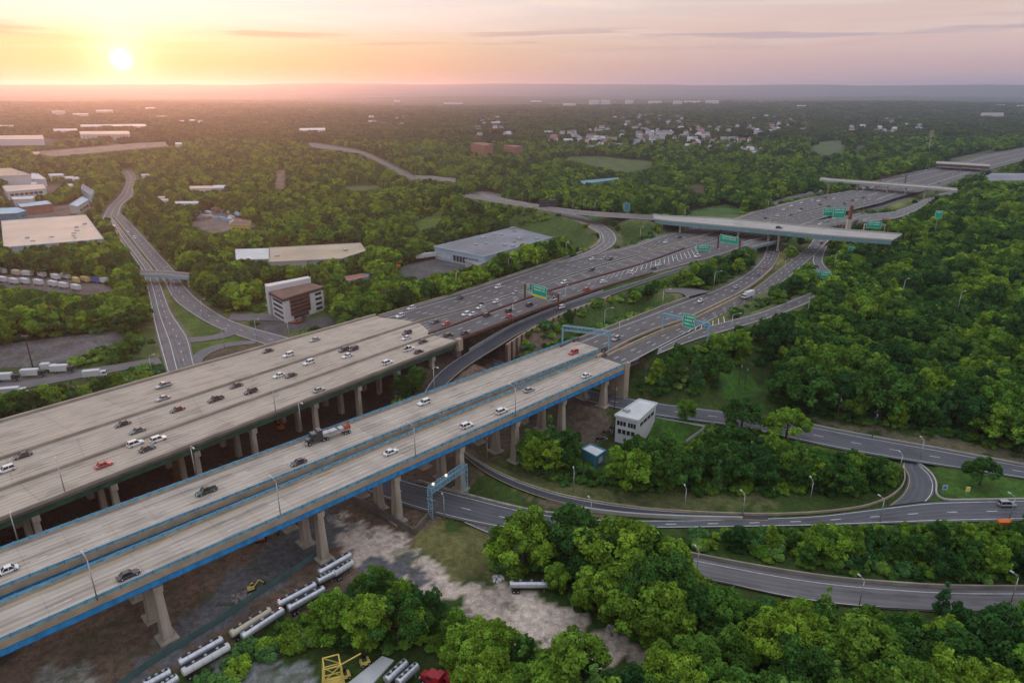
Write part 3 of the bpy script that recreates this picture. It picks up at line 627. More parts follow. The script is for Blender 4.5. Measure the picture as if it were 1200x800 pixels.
# ------------------------------------------------------------------ bridges
def fitline(px, z, s_ext=(0, 0)):
    P = PX(px, z); c = P[:, :2].mean(0); u, s, vt = np.linalg.svd(P[:, :2] - c); d = vt[0]
    if d[1] < 0: d = -d
    return c, d
def lineset(px, z, z_out, d0, s0, s1, n=30):
    """straight line fitted to pixels, cut where its run along d0 is s0..s1"""
    c, d = fitline(px, z); k = d @ d0; ss = np.linspace(s0, s1, n)
    t = (ss - c @ d0) / k; return np.c_[c + t[:, None] * d, np.full(n, z_out)]
DB = np.array([.7071, .7071])
sB0 = -60.0
jf = PX([(657, 404)], 18)[0, :2] @ DB; jn = PX([(737, 424)], 18)[0, :2] @ DB
def bridge(lineA, lineB, s1, label, stations, colsoff, deckm, rail_m, fascia_m, marks, railside=(1, 1), zt=18.0):
    """lineA is the farther edge, lineB the nearer one"""
    A = lineset(lineA, 19.2, zt, DB, sB0, s1, 60); B = lineset(lineB, 19.2, zt, DB, sB0, s1, 60)
    t = thing('road_bridge', label, 'bridge', (float((A[0, 0] + B[0, 0]) / 2), float((A[0, 1] + B[0, 1]) / 2), 0), group='blue railed bridge carriageways')
    off = Vector(t.location)
    def P(mb, name, m, parent=t, sm=False):
        me = mb.mesh(name, m, sm)
        for v in me.vertices: v.co -= off
        return obj(name, me, parent)
    C = (A + B) / 2; hw = perp_hw(A, B); r = dict(A=A, B=B, C=C, hw=hw)
    o = mesh_road(r, deckm, 'deck_surface', parent=t)
    for v in o.data.vertices: v.co -= off
    DECKS.append(r)
    o = markings(r, marks, 'x', z=.03, parent=t)
    for v in o.data.vertices: v.co -= off
    nA = (A - B)[0, :2]; nA /= np.linalg.norm(nA)
    sl = MB()
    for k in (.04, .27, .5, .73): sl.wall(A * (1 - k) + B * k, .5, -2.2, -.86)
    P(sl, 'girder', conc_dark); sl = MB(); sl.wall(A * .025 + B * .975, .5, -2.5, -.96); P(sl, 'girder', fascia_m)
    st_ = MB(); ql = resample(A * .025 + B * .975, int(length(B) / 3.4)); nb = (B - A)[0, :2]; nb = nb / np.linalg.norm(nb)
    for q in ql: st_.box((q[0] + nb[0] * .29, q[1] + nb[1] * .29, q[2] - 2.5), (.08, .1, 1.5), math.atan2(nb[1], nb[0]))
    for zz in (-2.5, -1.06): st_.wall(np.c_[(A * .025 + B * .975)[:, :2] + nb * .33, B[:, 2]], .14, zz, zz + .09)
    P(st_, 'stiffener', mat('stained_blue_steel', (.03, .17, .36), .6, var=.5, scale=.9, stretch=(1, 1, .4)) if 'stained_blue_steel' not in MAT else MAT['stained_blue_steel'])
    s2 = MB(); a2 = A - [0, 0, .03]; b2 = B - [0, 0, .03]; s2.strip(a2 - [0, 0, .8], b2 - [0, 0, .8]); s2.wall(A, .1, -.95, -.01); s2.wall(B, .1, -.95, -.01)
    P(s2, 'deck_slab', conc_tan)
    for E_, sg in ((A, -1), (B, 1)):
        inner = E_.copy(); inner[:, :2] -= nA * sg * -1 * 0 
        p = E_.copy(); p[:, :2] += nA * sg * .22
        mb = MB(); mb.wall(p, .42, 0.0, .62); par = P(mb, 'parapet', conc_tan)
        rm = rail_m if sg < 0 else rail_m
        mb = MB(); q = resample(p, max(4, int(length(p) / 3.2)))
        mb.wall(p, .06, .66, 1.38); 
        rl = P(mb, 'railing', rm)
        mb = MB()
        for i in range(len(q)): mb.box((q[i, 0], q[i, 1], q[i, 2] + .62), (.22, .34, .95), math.atan2(DB[1], DB[0]))
        mb.wall(p, .16, 1.38, 1.48)
        P(mb, 'railing_post', blue_rail2, rl)
    # piers
    for st in stations:
        f = (st - sB0) / (s1 - sB0)
        if f > .985: continue
        ax = np.array([np.interp(f, np.linspace(0, 1, 60), A[:, k]) for k in range(3)]); bx = np.array([np.interp(f, np.linspace(0, 1, 60), B[:, k]) for k in range(3)])
        a_, b_ = Vector(ax), Vector(bx); ang = math.atan2((a_ - b_).y, (a_ - b_).x)
        mb = MB(); mid = (a_ + b_) / 2; mb.box((mid.x, mid.y, zt - 3.4), ((a_ - b_).length - 1.2, 1.9, 1.4), ang); P(mb, 'pier_cap', conc_pier)
        for k in colsoff:
            c = b_ + (a_ - b_) * k; gz = float(hgt(c.x, c.y)) - .3; hgt_col = zt - 3.0 - gz
            mb = MB()
            mb.box((c.x, c.y, gz), (2.9, 2.3, hgt_col - 1.6), ang, taper=.66)
            mb.box((c.x, c.y, gz + hgt_col - 1.7), (2.7, 1.9, 1.7), ang, taper=1.12)
            for sx in (-.75, .75): mb.box((c.x + math.cos(ang) * sx, c.y + math.sin(ang) * sx, gz + 1), (.35, 2.2, hgt_col - 3.0), ang, taper=.8)
            pr = P(mb, 'pier', conc_pier)
            fh = 3.2 if st < 30 else 1.0
            mb = MB(); mb.box((c.x, c.y, gz - .3), (5.0, 4.6, fh), ang, taper=.62 if st < 30 else .85); P(mb, 'footing', conc_pier, pr)
    return t, A, B
DECKS = []
st_px = [(200, 752), (373, 648), (453, 600), (520, 560), (579, 527), (630, 500), (677, 476)]
stn = [float(PX([p], 0)[0, :2] @ DB) for p in st_px]; stn = [stn[0] - (stn[1] - stn[0])] + stn
bm = [(.10, 'solid', 'w', .2), (.335, 'dash', 'w', .2), (.555, 'dash', 'w', .2), (.775, 'dash', 'w', .2), (.93, 'solid', 'y', .2)]
bm2 = [(.09, 'solid', 'y', .2), (.36, 'dash', 'w', .2), (.62, 'dash', 'w', .2), (.90, 'solid', 'w', .2)]
b1, A1, B1 = bridge([(0, 643), (300, 529), (562, 439), (657, 401)], [(0, 689), (137, 632), (300, 565), (450, 515), (600, 449), (672, 421)], jf + 8,
    'concrete highway bridge with blue railings, the carriageway nearer the green bridge', stn, (.2, .8), conc_deck2, blue_rail, blue_steel, bm)
b2, A2, B2 = bridge([(0, 706), (137, 647), (300, 580), (435, 522), (600, 456), (707, 413)], [(0, 750), (300, 615.5), (600, 486), (735, 425)], jn - 4,
    'concrete highway bridge with blue railings and azure fascia girder, the carriageway nearer the dirt yard', stn, (.12, .82), conc_deck2, blue_rail, blue_steel, bm2)
# abutments
def abutment(A, B, z, label, m=conc_tan, grp='bridge abutments', th=3.0, bottom=None):
    a, b = A[-1], B[-1]; c = (a + b) / 2; ang = math.atan2(a[1] - b[1], a[0] - b[0]); w = float(np.linalg.norm((a - b)[:2]))
    gz = float(min(hgt(a[0], a[1]), hgt(b[0], b[1]))) - 6 if bottom is None else bottom
    t = thing('bridge_abutment', label, 'abutment', (c[0], c[1], gz), ang, grp)
    MB().box((0, 0, 0), (w + .6, th, z - .7 - gz)).build('wall', m, t); MB().box((w / 2 - .4, 0, z - .65 - gz), (1.4, th + .6, 1.9)).build('end_post', m, t)
    MB().box((-w / 2 + .4, 0, z - .65 - gz), (1.4, th + .6, 1.9)).build('end_post', m, t)
abutment(A1, B1, 18, 'concrete abutment under the end of the blue railed carriageway beside the frontage ramp', conc_dark, bottom=2)
abutment(A2, B2, 18, 'tall pale concrete abutment under the near blue bridge end by the side road', conc_tan, bottom=2)
# approach slabs between the bridge joints and the expressway
for (a_, b_, r_) in ((A1, B1, bA), (A2, B2, bB)):
    da = (a_[-1] - a_[-2]) / np.linalg.norm(a_[-1] - a_[-2]); pa = np.array([a_[-1] - da * 7, a_[-1] - da * .5, r_['A'][0], r_['A'][0] + da * 7]); pb = np.array([b_[-1] - da * 7, b_[-1] - da * .5, r_['B'][0], r_['B'][0] + da * 7])
    for q in (pa, pb): q[:, 2] = [17.93, 17.93, 17.8, 17.7]
    mb = MB(); mb.strip(pa, pb); mb.strip(pb - [0, 0, 1.5], pa - [0, 0, 1.5]); mb.wall(pa[1:3], .4, -1.6, .9); mb.wall(pb[1:3], .4, -1.6, .9); tag(mb.build('approach_pavement', MAT.get('joint_paving') or mat('joint_paving', (.12, .11, .105), .85)), kind='structure')
# cross frames in the slot between the two blue carriageways
# big highway viaduct
lf = [(0, 491), (300, 407), (425, 371.5)]; ln = [(0, 606), (300, 488), (420, 442), (535, 399)]
DL = np.array([.664, .748]); 
sL1f = PX([(445, 371.5)], 18)[0, :2]; sL1n = PX([(537, 399.5)], 18)[0, :2]
def lline(px, z, end, zo=18.0, n=60):
    c, d = fitline(px, z); e = float((end - c) @ d); s0 = float((np.array([-210, 60.]) - c) @ d)
    ss = np.linspace(s0, e, n); return np.c_[c + ss[:, None] * d, np.full(n, zo)]
LA = lline(lf, 19, sL1f); LB = lline(ln, 19, sL1n)
Lb1 = lline([(0, 534), (300, 438), (490, 375)], 19, PX([(492, 378)], 18)[0, :2]); Lb2 = lline([(0, 566), (175, 512), (320, 459), (500, 391.5)], 19, PX([(503, 391.5)], 18)[0, :2])
via = thing('highway_viaduct', 'wide grey concrete highway viaduct with green steel girders and three carriageways', 'viaduct', (-150, 150, 0)); vo = Vector(via.location)
def VP(mb, name, m, parent=via):
    me = mb.mesh(name, m)
    for v in me.vertices: v.co -= vo
    return obj(name, me, parent)
for (a, b, mk) in ((LA, Lb1, [(.06, 'solid', 'w', .2), ]), (Lb1, Lb2, [(.1, 'solid', 'w', .2)]), (Lb2, LB, [(.9, 'solid', 'w', .2)])):
    r = dict(A=a, B=b, C=(a + b) / 2, hw=perp_hw(a, b)); DECKS.append(r)
    o = mesh_road(r, conc_deck, 'deck_surface', parent=via)
    for v in o.data.vertices: v.co -= vo
    o = markings(r, mk + [(.36, 'dash', 'w', .16), (.62, 'dash', 'w', .16)], 'x', z=.03, parent=via)
    for v in o.data.vertices: v.co -= vo
for e, w_ in ((LA, 1.1), (LB, .6), (Lb1, .7), (Lb2, .7)):
    mb = MB(); mb.wall(e, w_, 0, .9); VP(mb, 'barrier', conc)
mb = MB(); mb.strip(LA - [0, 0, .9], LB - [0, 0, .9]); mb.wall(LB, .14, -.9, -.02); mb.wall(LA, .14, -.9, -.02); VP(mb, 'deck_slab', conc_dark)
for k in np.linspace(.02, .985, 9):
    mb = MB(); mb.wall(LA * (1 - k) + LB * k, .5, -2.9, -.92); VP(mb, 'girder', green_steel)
pz = [(-40, 650), (36, 620), (120, 590), (207, 560), (282, 530), (347, 506), (404, 486), (452, 468), (495, 452)]
for (a, b) in pz:
    w = PX([(a, b)], 0)[0, :2]; i = int(np.abs((LB[:, :2] @ DL) - (w @ DL)).argmin()); bb = Vector(LB[i]); aa = Vector(LA[int(np.abs((LA[:, :2] @ DL) - (w @ DL)).argmin())])
    ang = math.atan2(aa.y - bb.y, aa.x - bb.x); Lw = (aa - bb).length
    mb = MB(); mid = (aa + bb) / 2; mb.box((mid.x, mid.y, 18 - 4.9), (Lw - 1.5, 1.8, 1.9), ang); cp_ = VP(mb, 'pier_cap', conc_pier)
    for k in (.04, .24, .42, .60, .78, .95):
        c = bb + (aa - bb) * k; gz = float(hgt(c.x, c.y)) - .4; mb = MB(); mb.box((c.x, c.y, gz), (1.9, 1.6, 18 - 4.9 - gz), ang, taper=.9); VP(mb, 'pier', conc_pier)
# abutment of the viaduct
t = thing('bridge_abutment', 'dark concrete abutment wall under the near end of the green girder viaduct', 'abutment', (float(LB[-1, 0]), float(LB[-1, 1]), 0), group='bridge abutments')
d_ = (LA[-1] - LB[-1])[:2]; mb = MB(); mb.wall(np.c_[np.linspace(0, 1, 12)[:, None] * d_, np.zeros(12)], 2.4, 1, 16.9); mb.build('wall', conc_dark, t)
MB().box((0, 0, 14.0), (2.2, 2.6, 5.2), math.atan2(d_[1], d_[0])).build('end_post', conc_tan, t)
# ---- overpass across everything, with shorter ones farther away
def span_bridge(name, label, topf, topn, z, depth, npier, m_deck, m_gir, zb=12.0, pierpx=None, rail=True, cat='overpass', par=.9, grp=None):
    A = resample(PX(topf, z), 24); B = resample(PX(topn, z), 24); c = (A[0] + B[0]) / 2
    t = thing(name, label, cat, (c[0], c[1], 0), group=grp); off = Vector(t.location)
    def P(mb, nm, m, parent=t):
        me = mb.mesh(nm, m)
        for v in me.vertices: v.co -= off
        return obj(nm, me, parent)
    r = dict(A=A, B=B, C=(A + B) / 2, hw=perp_hw(A, B)); DECKS.append(r)
    o = mesh_road(r, m_deck, 'deck_surface', parent=t)
    for v in o.data.vertices: v.co -= off
    for e in (A, B): mb = MB(); mb.wall(e, .45, 0, par); P(mb, 'parapet', conc_light_m)
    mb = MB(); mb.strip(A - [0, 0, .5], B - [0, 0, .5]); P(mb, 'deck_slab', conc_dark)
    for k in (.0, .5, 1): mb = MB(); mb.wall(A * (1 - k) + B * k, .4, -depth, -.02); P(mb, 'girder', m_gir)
    for f in (pierpx or np.linspace(.1, .9, npier)):
        i = min(23, int(f * 23)); a, b = A[i], B[i]; ang = math.atan2(a[1] - b[1], a[0] - b[0]); w = float(np.linalg.norm((a - b)[:2])); m_ = (a + b) / 2
        mb = MB(); mb.box((m_[0], m_[1], z - depth - 1.2), (w * .95, 1.4, 1.2), ang)
        for k in (-.38, 0, .38): 
            x, y = m_[0] + math.cos(ang) * w * k, m_[1] + math.sin(ang) * w * k; g_ = float(hgt(x, y)) - .3; mb.box((x, y, g_), (1.3, 1.3, max(1, z - depth - 1.2 - g_)), ang)
        P(mb, 'pier', conc_pier)
    KEEP.append(list(topf) + list(topn)[::-1]); return t
conc_light_m = mat('pale_concrete', (.38, .365, .335), .85, var=.1, scale=.2)
span_bridge('road_overpass', 'long pale concrete overpass with teal girder crossing both highways', [(765, 251.5), (784, 253.5), (850, 256.5), (890, 260), (950, 266), (1000, 270.5), (1057, 275)],
    [(767, 257.5), (782, 259.5), (850, 265.5), (890, 269), (950, 275), (1000, 279), (1045, 282)], 26, 2.6, 6, conc_light, teal_steel, pierpx=(.07, .17, .42, .56, .60, .83, .92))
span_bridge('road_overpass', 'thin grey overpass on slender piers, the second one along the highway', [(962, 208.5), (975, 210), (1025, 213.5), (1100, 219), (1122, 221.5)], [(960, 210.8), (975, 212.4), (1025, 216), (1100, 221.8), (1122, 224.2)], 25, 1.3, 8, conc_light, galv)
span_bridge('rail_bridge', 'short rusty brown girder bridge, farthest over the highway', [(1097, 189.5), (1130, 191), (1160, 193)], [(1097, 192), (1130, 193.7), (1160, 195.5)], 25, 3.0, 3, conc_light, rust, cat='bridge')
span_bridge('rail_bridge', 'short blue grey girder bridge over the dual road by the trees', [(165, 318), (192, 318.5), (222, 321)], [(164, 322), (192, 322.5), (222, 325)], 6.5, 1.7, 2, asph_old, bluegalv, pierpx=(.02, .5, .98), cat='bridge')
span_bridge('ramp_bridge', 'teal sided ramp bridge between the big highway and the expressway under the long overpass', [(868, 286), (890, 280), (915, 275)], [(880, 290.5), (897, 286), (920, 280.5)], 18, 1.5, 2, asph_old, teal_steel, cat='bridge', pierpx=(.2, .95))
span_bridge('road_overpass', 'small far overpass on the distant highway beyond the woods', [(487, 206.5), (505, 207), (534, 210)], [(487, 209), (505, 210), (534, 213)], float(GB(487, 213)[2]) + 8, 1.6, 2, asph_old, conc_light_m, pierpx=(.1, .5, .9))
span_bridge('ramp_bridge', 'curved elevated ramp bridge behind the long overpass', [(940, 264), (965, 258.5), (990, 254.5), (1009, 250.5)], [(945, 267.5), (975, 263), (996, 259), (1012, 253)], 19, 1.5, 3, asph_old, conc_light_m, cat='bridge', pierpx=(.2, .55, .9))
# ------------------------------------------------------------------ barriers on the ground highways, each run a thing
def barrier(name, label, px, z, h=.85, t=.6, m=conc, grp='highway barriers', cat='barrier', base=-.4, n=None, post=None, pz=None):
    P_ = PX(px, z) if pz is None else pz; P_ = smooth(P_, n or max(8, len(px) * 4), 2); c = P_[len(P_) // 2].copy()
    Q = P_ - c; mb = MB(); mb.wall(Q, t, base if post is None else h - .35, h)
    o = obj(name, mb.mesh(name, m), None, tuple(c)); tag(o, label, cat, grp)
    if post:
        q = resample(Q, int(length(Q) / post)); mb = MB()
        for a in q: mb.box((a[0], a[1], a[2] - .3), (.15, .15, h + .25))
        mb.build('post', conc_dark, o)
    return o
barrier('median_barrier', 'brown concrete barrier between the first and second highway carriageways', [(491, 377.3), (512, 371.5), (540, 364), (570, 355)], 18, .95)
barrier('median_barrier', 'pale concrete barrier leading the first carriageways under the long overpass', [(758, 295.8), (795, 285.6), (837, 272.5), (866, 264.5)], 18, .95, m=conc_tan)
barrier('median_barrier', 'long rust brown barrier beside the chevron markings', [(502, 391.8), (540, 378.7), (567, 368.5), (600, 356.6), (630, 345.6), (655, 337.6), (706, 322.6), (750, 310.6), (802, 291.5)], 18, .9, m=rust)
barrier('guard_rail', 'guard rail along the outer edge of the highway above the frontage ramp', [(538, 398), (567, 387), (600, 374.5), (630, 363), (655, 354.5), (700, 339), (740, 327), (765, 320)], 18, .8, .35, rust)
barrier('edge_barrier', 'long brown concrete edge barrier on the wooded side of the highway', [(444, 371), (480, 360), (540, 343), (600, 323), (650, 306), (690, 293), (707, 283), (705, 274), (694, 265), (677, 259)], 18, .9, .8)
barrier('median_barrier', 'pale median barrier of the expressway on its left side', [(710, 415), (740, 397.5), (770, 385.5), (802, 375), (832, 361), (866, 344.5), (890, 328.5), (905, 314.5)], [18, 17.6, 17.2, 17, 16, 15, 14, 13], .9, m=conc_tan)
barrier('median_barrier', 'pale median barrier of the expressway on its right side', [(712, 417.5), (742, 403), (775, 388), (804, 379), (834, 364), (868, 347)], [18, 17.6, 17.2, 17, 16, 15], .9, m=conc_tan)
barrier('edge_barrier', 'concrete barrier along the inner edge of the expressway by the meadow', [(660, 404.5), (700, 389), (740, 374), (775, 360), (807, 348.5)], [18, 17.8, 17.5, 17, 16.5], .8, m=conc)
barrier('edge_barrier', 'pale curb wall around the loop ramp beside the warehouse', [(664, 257), (684, 263), (700, 272), (705, 280), (700, 286)], 18.4, 1.2, m=conc_light_m)
barrier('guard_rail', 'blue grey rail between the frontage ramp and the highway slope', [(550, 410.5), (580, 392.5), (600, 381.5), (650, 360.5), (707, 341.5)], [11.7, 13.1, 14.1, 15.6, 17.1], .9, .3, galv)
barrier('guard_rail', 'guard rail on posts along the outer edge of the lower ramp', [(700, 662), (760, 671.5), (802, 676), (850, 685), (900, 697), (950, 706), (1000, 712), (1080, 716.5), (1140, 718.5), (1200, 717.5)], .4, .8, .2, conc_dark, post=4)
barrier('guard_rail', 'guard rail on posts along the lower road beside the truss gantry', [(505, 603), (530, 609), (560, 616), (600, 624)], .4, .8, .2, conc_dark, post=3)
barrier('edge_barrier', 'dark concrete barrier along the inner edge of the lower ramp', [(802, 648), (850, 657.5), (900, 666.5), (950, 674.5), (1000, 680.5), (1080, 686.5), (1140, 688.5), (1200, 688.5)], .3, .8, .5, conc)
barrier('edge_barrier', 'pale concrete barrier between the turning ramp and the lower road', [(640, 587), (690, 598), (740, 603.5), (800, 606.5), (870, 608)], .4, .8, .6, conc_light_m)
barrier('edge_barrier', 'curved tan barrier on the outer side of the ramp under the blue bridge', [(545, 529), (566, 544), (600, 561), (650, 578), (700, 588), (760, 596), (830, 600.5), (900, 602.5), (960, 600), (1010, 594), (1040, 584), (1056, 572), (1062, 560), (1058, 546)], [3, 2.5, 2, 1.5, 1, .8, .7, .6, .4, .4, .4, .4, .4, .4], .35, .35, conc_tan)
barrier('curb', 'white curb along the grass triangle with the round bush', [(1066, 537), (1080, 544), (1092, 554), (1098, 566), (1096, 580), (1105, 585.5), (1200, 584)], .4, .22, .5, conc_light_m, cat='curb')
barrier('curb', 'pale curb on the wooded side of the side road', [(925, 490), (950, 497), (1010, 508.5), (1100, 524.5), (1200, 543.5)], [3.4, 3.2, 2.5, 1.3, .5], .25, .4, conc_light_m, cat='curb')
barrier('curb', 'dark stone curb between the two lower ramps near the truss gantry', [(490, 563), (530, 575), (580, 588), (625, 598.5), (680, 605)], .4, .4, .7, stone_m, cat='curb')
# retaining wall below the frontage ramp
rw = PX([(590, 405), (606, 394), (625, 383), (660, 366.5), (712, 347.5)], [13.2, 14, 14.7, 15.7, 17.1]); rw = smooth(rw, 40, 1); rw[:, :2] += np.array([.66, -.75]) * 1.6
c0 = rw[0].copy(); rt = thing('retaining_wall', 'tall tan panelled retaining wall below the frontage ramp', 'retaining wall', tuple(c0))
g0 = np.array([float(hgt(a[0] + 6, a[1] - 7)) for a in rw])
mb = MB(); Q = rw - c0
for i in range(len(Q) - 1):
    zb = min(g0[i], g0[i + 1]) - c0[2] - 1.5; seg = Q[i:i + 2]; mb.wall(seg, .5, zb, 0, zabs=True) if False else None
    a, b = seg; nrm_ = np.array([.66, -.75]) * .3
    top_a, top_b = a[2] + .9, b[2] + .9
    mb.v += [(a[0] - nrm_[0], a[1] - nrm_[1], zb), (b[0] - nrm_[0], b[1] - nrm_[1], zb), (b[0] - nrm_[0], b[1] - nrm_[1], top_b), (a[0] - nrm_[0], a[1] - nrm_[1], top_a),
             (a[0] + nrm_[0], a[1] + nrm_[1], zb), (b[0] + nrm_[0], b[1] + nrm_[1], zb), (b[0] + nrm_[0], b[1] + nrm_[1], top_b), (a[0] + nrm_[0], a[1] + nrm_[1], top_a)]
    n = len(mb.v) - 8
    for q in ((0, 1, 2, 3), (5, 4, 7, 6), (3, 2, 6, 7)): mb.f.append(tuple(n + k for k in q)); mb.mi.append(0)
mb.build('panel', conc_tan, rt)
mb = MB()
for i in range(0, len(Q), 2):
    zb = g0[i] - c0[2] - 1.5; mb.box((Q[i, 0] + .45, Q[i, 1] - .5, zb), (.7, .7, Q[i, 2] + 1.1 - zb), math.atan2(.75, .66))
mb.build('buttress', rust, rt)
# guard rails around the yard: green fence
fp = smooth(PX([(120, 822), (160, 792), (200, 765), (250, 735), (300, 700), (350, 668), (388, 640)], 0), 60, 2)
c0 = fp[30].copy(); t = thing('construction_fence', 'long green fabric screened fence along the dirt yard', 'fence', tuple(c0))
mb = MB(); mb.wall(fp - c0, .06, .15, 2.0); mb.build('screen', fence_m, t)
mb = MB()
for q in resample(fp - c0, 45): mb.box((q[0], q[1], q[2]), (.1, .1, 2.2))
mb.build('post', fence_m, t)
# small L-shaped wall at the pier
wl = PX([(418, 590), (440, 600), (486, 627), (505, 604), (514, 596)], 0); c0 = wl[2].copy(); mb = MB()
mb.wall(wl[:3] - c0, .5, 0, 2.2); mb.wall(wl[2:] - c0, .5, 0, 2.2); o = obj('low_wall', mb.mesh('low_wall', conc_dark), None, tuple(c0)); tag(o, 'low dark angled wall around a pier by the gravel yard', 'wall')
# ------------------------------------------------------------------ gantries and signs
def pt(px, py, z): p = G(px, py, z); return Vector(p)
def sign_panel(parent, p, q, h, m=sign_green, thick=.25, lines=3, yellow=False, name='sign_panel', arrow=True, lettering=True):
    """p,q: lower corners in parent space"""
    p, q = Vector(p), Vector(q); d = (q - p); w = d.length; ang = math.atan2(d.y, d.x); c = (p + q) / 2
    o = MB().box((0, 0, 0), (w, thick, h)).build(name, m, parent, loc=c); o.rotation_euler.z = ang
    mb = MB(); fy = -thick / 2 - .03
    mb.box((0, fy, .06), (w * .97, .03, .12)); mb.box((0, fy, h - .2), (w * .97, .03, .12))
    for s_ in (-1, 1): mb.box((s_ * (w / 2 - .12), fy, .1), (.12, .03, h - .2))
    mb.build('border', sign_white, o)
    mb = MB(); r_ = random.Random(int(w * 100 + h * 10))
    for k in range(lines):
        z = h * (.74 - .26 * k); x = -w * .36
        while x < w * .34 and lettering:
            cw = r_.uniform(.35, .6); mb.box((x + cw / 2, fy, z - .0), (cw * .7, .03, h * .11)); x += cw + (.45 if r_.random() < .25 else .08)
    if lettering: mb.build('lettering', sign_white, o)
    if yellow:
        MB().box((0, 0, -.9), (w, thick, .85)).build('exit_strip', sign_yellow, o)
    return o
def truss(parent, a, b, w, h, m, n, t=.18, name='truss'):
    a, b = Vector(a), Vector(b); d = (b - a).normalized(); s = Vector((-d.y, d.x, 0)); L_ = (b - a).length; mb = MB()
    cs = [(s * (i * w / 2) + Vector((0, 0, j * h / 2))) for i, j in ((-1, -1), (1, -1), (1, 1), (-1, 1))]
    for c in cs: mb.beam(a + c, b + c, t)
    for k in range(n + 1):
        p = a + d * (L_ * k / n)
        for i in range(4): mb.beam(p + cs[i], p + cs[(i + 1) % 4], t * .7)
        if k < n:
            q = a + d * (L_ * (k + 1) / n)
            for i, j in ((0, 3), (1, 2), (0, 1), (3, 2)): mb.beam(p + cs[i], q + cs[j] if k % 2 else q + cs[j], t * .6)
    return mb.build(name, m, parent)
def lattice_post(parent, b, top, w, m, n, d=None, t=.2, name='post'):
    b = Vector(b); mb = MB(); d = d or Vector((1, 0, 0)); s = Vector((-d.y, d.x, 0)) * w / 2
    for q in (-1, 1): mb.beam(b + s * q, b + s * q + Vector((0, 0, top)), t * 1.2)
    for k in range(n):
        z0, z1 = top * k / n, top * (k + 1) / n; sg = 1 if k % 2 else -1
        mb.beam(b + s * sg + Vector((0, 0, z0)), b - s * sg + Vector((0, 0, z1)), t * .7); mb.beam(b - s + Vector((0, 0, z1)), b + s + Vector((0, 0, z1)), t * .7)
    return mb.build(name, m, parent)
def gantry(label, pa, pb, zg, hb, kind='truss', m=bluegalv, panels=(), w=1.3, h=1.5, n=14, base=None, lights=()):
    A = pt(*pa, zg); B = pt(*pb, zg); t = thing('sign_gantry', label, 'gantry', tuple(A)); b = B - A; u = b.normalized()
    for e in ((0, 0, 0), tuple(b)):
        if kind == 'frame': MB().box(e, (.9, .9, hb + .9)).build('post', m, t)
        else: lattice_post(t, e, hb, 1.6, m, 6, d=u)
    truss(t, Vector((0, 0, hb)), b + Vector((0, 0, hb)), w, h, m, n)
    for (f0, f1, hh, yl, ln_) in panels:
        s_ = Vector((u.y, -u.x, 0)) * (w / 2 + .3); 
        if s_.y > 0: s_ = -s_
        p, q = b * f0 + s_ + Vector((0, 0, hb - hh / 2)), b * f1 + s_ + Vector((0, 0, hb - hh / 2))
        if q.x < p.x: p, q = q, p
        sign_panel(t, p, q, hh, yellow=yl, lines=ln_)
    for f in lights: MB().box(tuple(b * f + Vector((0, 0, hb + h / 2 + .1))), (.7, .7, .5)).build('lamp', lamp_mat, t)
    return t
gantry('blue lattice sign gantry over the dark lower road under the bridge', (505, 607), (546, 577), .2, 9.5, w=1.5, h=1.8, n=12, lights=(.1, .45))
gantry('grey blue truss gantry spanning the carriageway at the end of the blue railed bridge', (659, 405), (713, 412), 18, 8.0, w=1.5, h=1.9, n=12)
gantry('pale blue gantry holding one large square green sign over the expressway', (776, 387), (829, 400), 17.2, 7.5, panels=((.46, .72, 6.0, False, 3),), w=1, h=1.2, n=14)
gantry('rust brown gantry with a big green and yellow exit sign over the highway', (615, 351), (654, 363), 18, 7.2, kind='frame', m=rust, panels=((.10, .18, 3.6, False, 2), (.26, .70, 5.2, True, 2)), w=1.0, h=1.2, n=10)
gantry('dark gantry with wide green sign in front of the long overpass', (841, 291), (866, 296), 18, 7.5, kind='frame', m=rust, panels=((.08, .95, 5.0, False, 2),), w=1, h=1.2, n=8)
gantry('brown gantry across the highway just beyond the second overpass', (1030, 219), (1060, 217), 18, 10, kind='frame', m=rust, w=1.2, h=2.2, n=8)
gantry('low green sign gantry among the trees beside the slip road', (948, 337), (972, 341), 10, 9.0, m=teal_steel, panels=((.05, .42, 4.2, False, 2), (.50, .95, 4.6, False, 2)), w=.8, h=1.0, n=8)
gantry('gantry with green sign standing behind the right end of the long overpass', (1010, 281), (1034, 282), 14, 11.5, m=galv, panels=((.08, .80, 5.2, False, 2),), w=.8, h=1, n=8)
def post_sign(label, px, py, z, w, h, zs, m=sign_green, posts=2, cat='road sign', lines=2, pm=galv, name='road_sign', lettering=True):
    b = pt(px, py, z); t = thing(name, label, cat, tuple(b)); pw = max(.14, w * .03)
    for s_ in ((-.35, .35) if posts == 2 else (0,)): MB().box((s_ * w, 0, -.3), (pw, pw, zs + h * .5 + .3)).build('post', pm, t)
    sign_panel(t, (-w / 2, -.25, zs), (w / 2, -.25, zs), h, m, lines=lines, lettering=lettering); return t
post_sign('small green ground sign on the gore island near the gantry', 824, 295, 18, 9, 3.5, 1)
post_sign('smaller green sign behind the long overpass, left of the pair', 968, 262, 19, 7.5, 6.5, 6, posts=1)
post_sign('wider green sign behind the long overpass, right of the pair', 981, 263.5, 19, 9.5, 8, 5.5, posts=1)
post_sign('wide green sign hung below the right end of the long overpass', 1003, 313, 12, 14, 5.5, 8)
post_sign('tall pole with a small green sign rising out of the woods on the right', 1091, 292, 11, 5, 5.5, 22, posts=1, cat='pole sign', lines=1)
post_sign('small teal sign on the grass triangle near the round bush', 1105, 577, .4, 1.6, 1.6, 1.3, posts=1, lines=0, m=teal_wall)
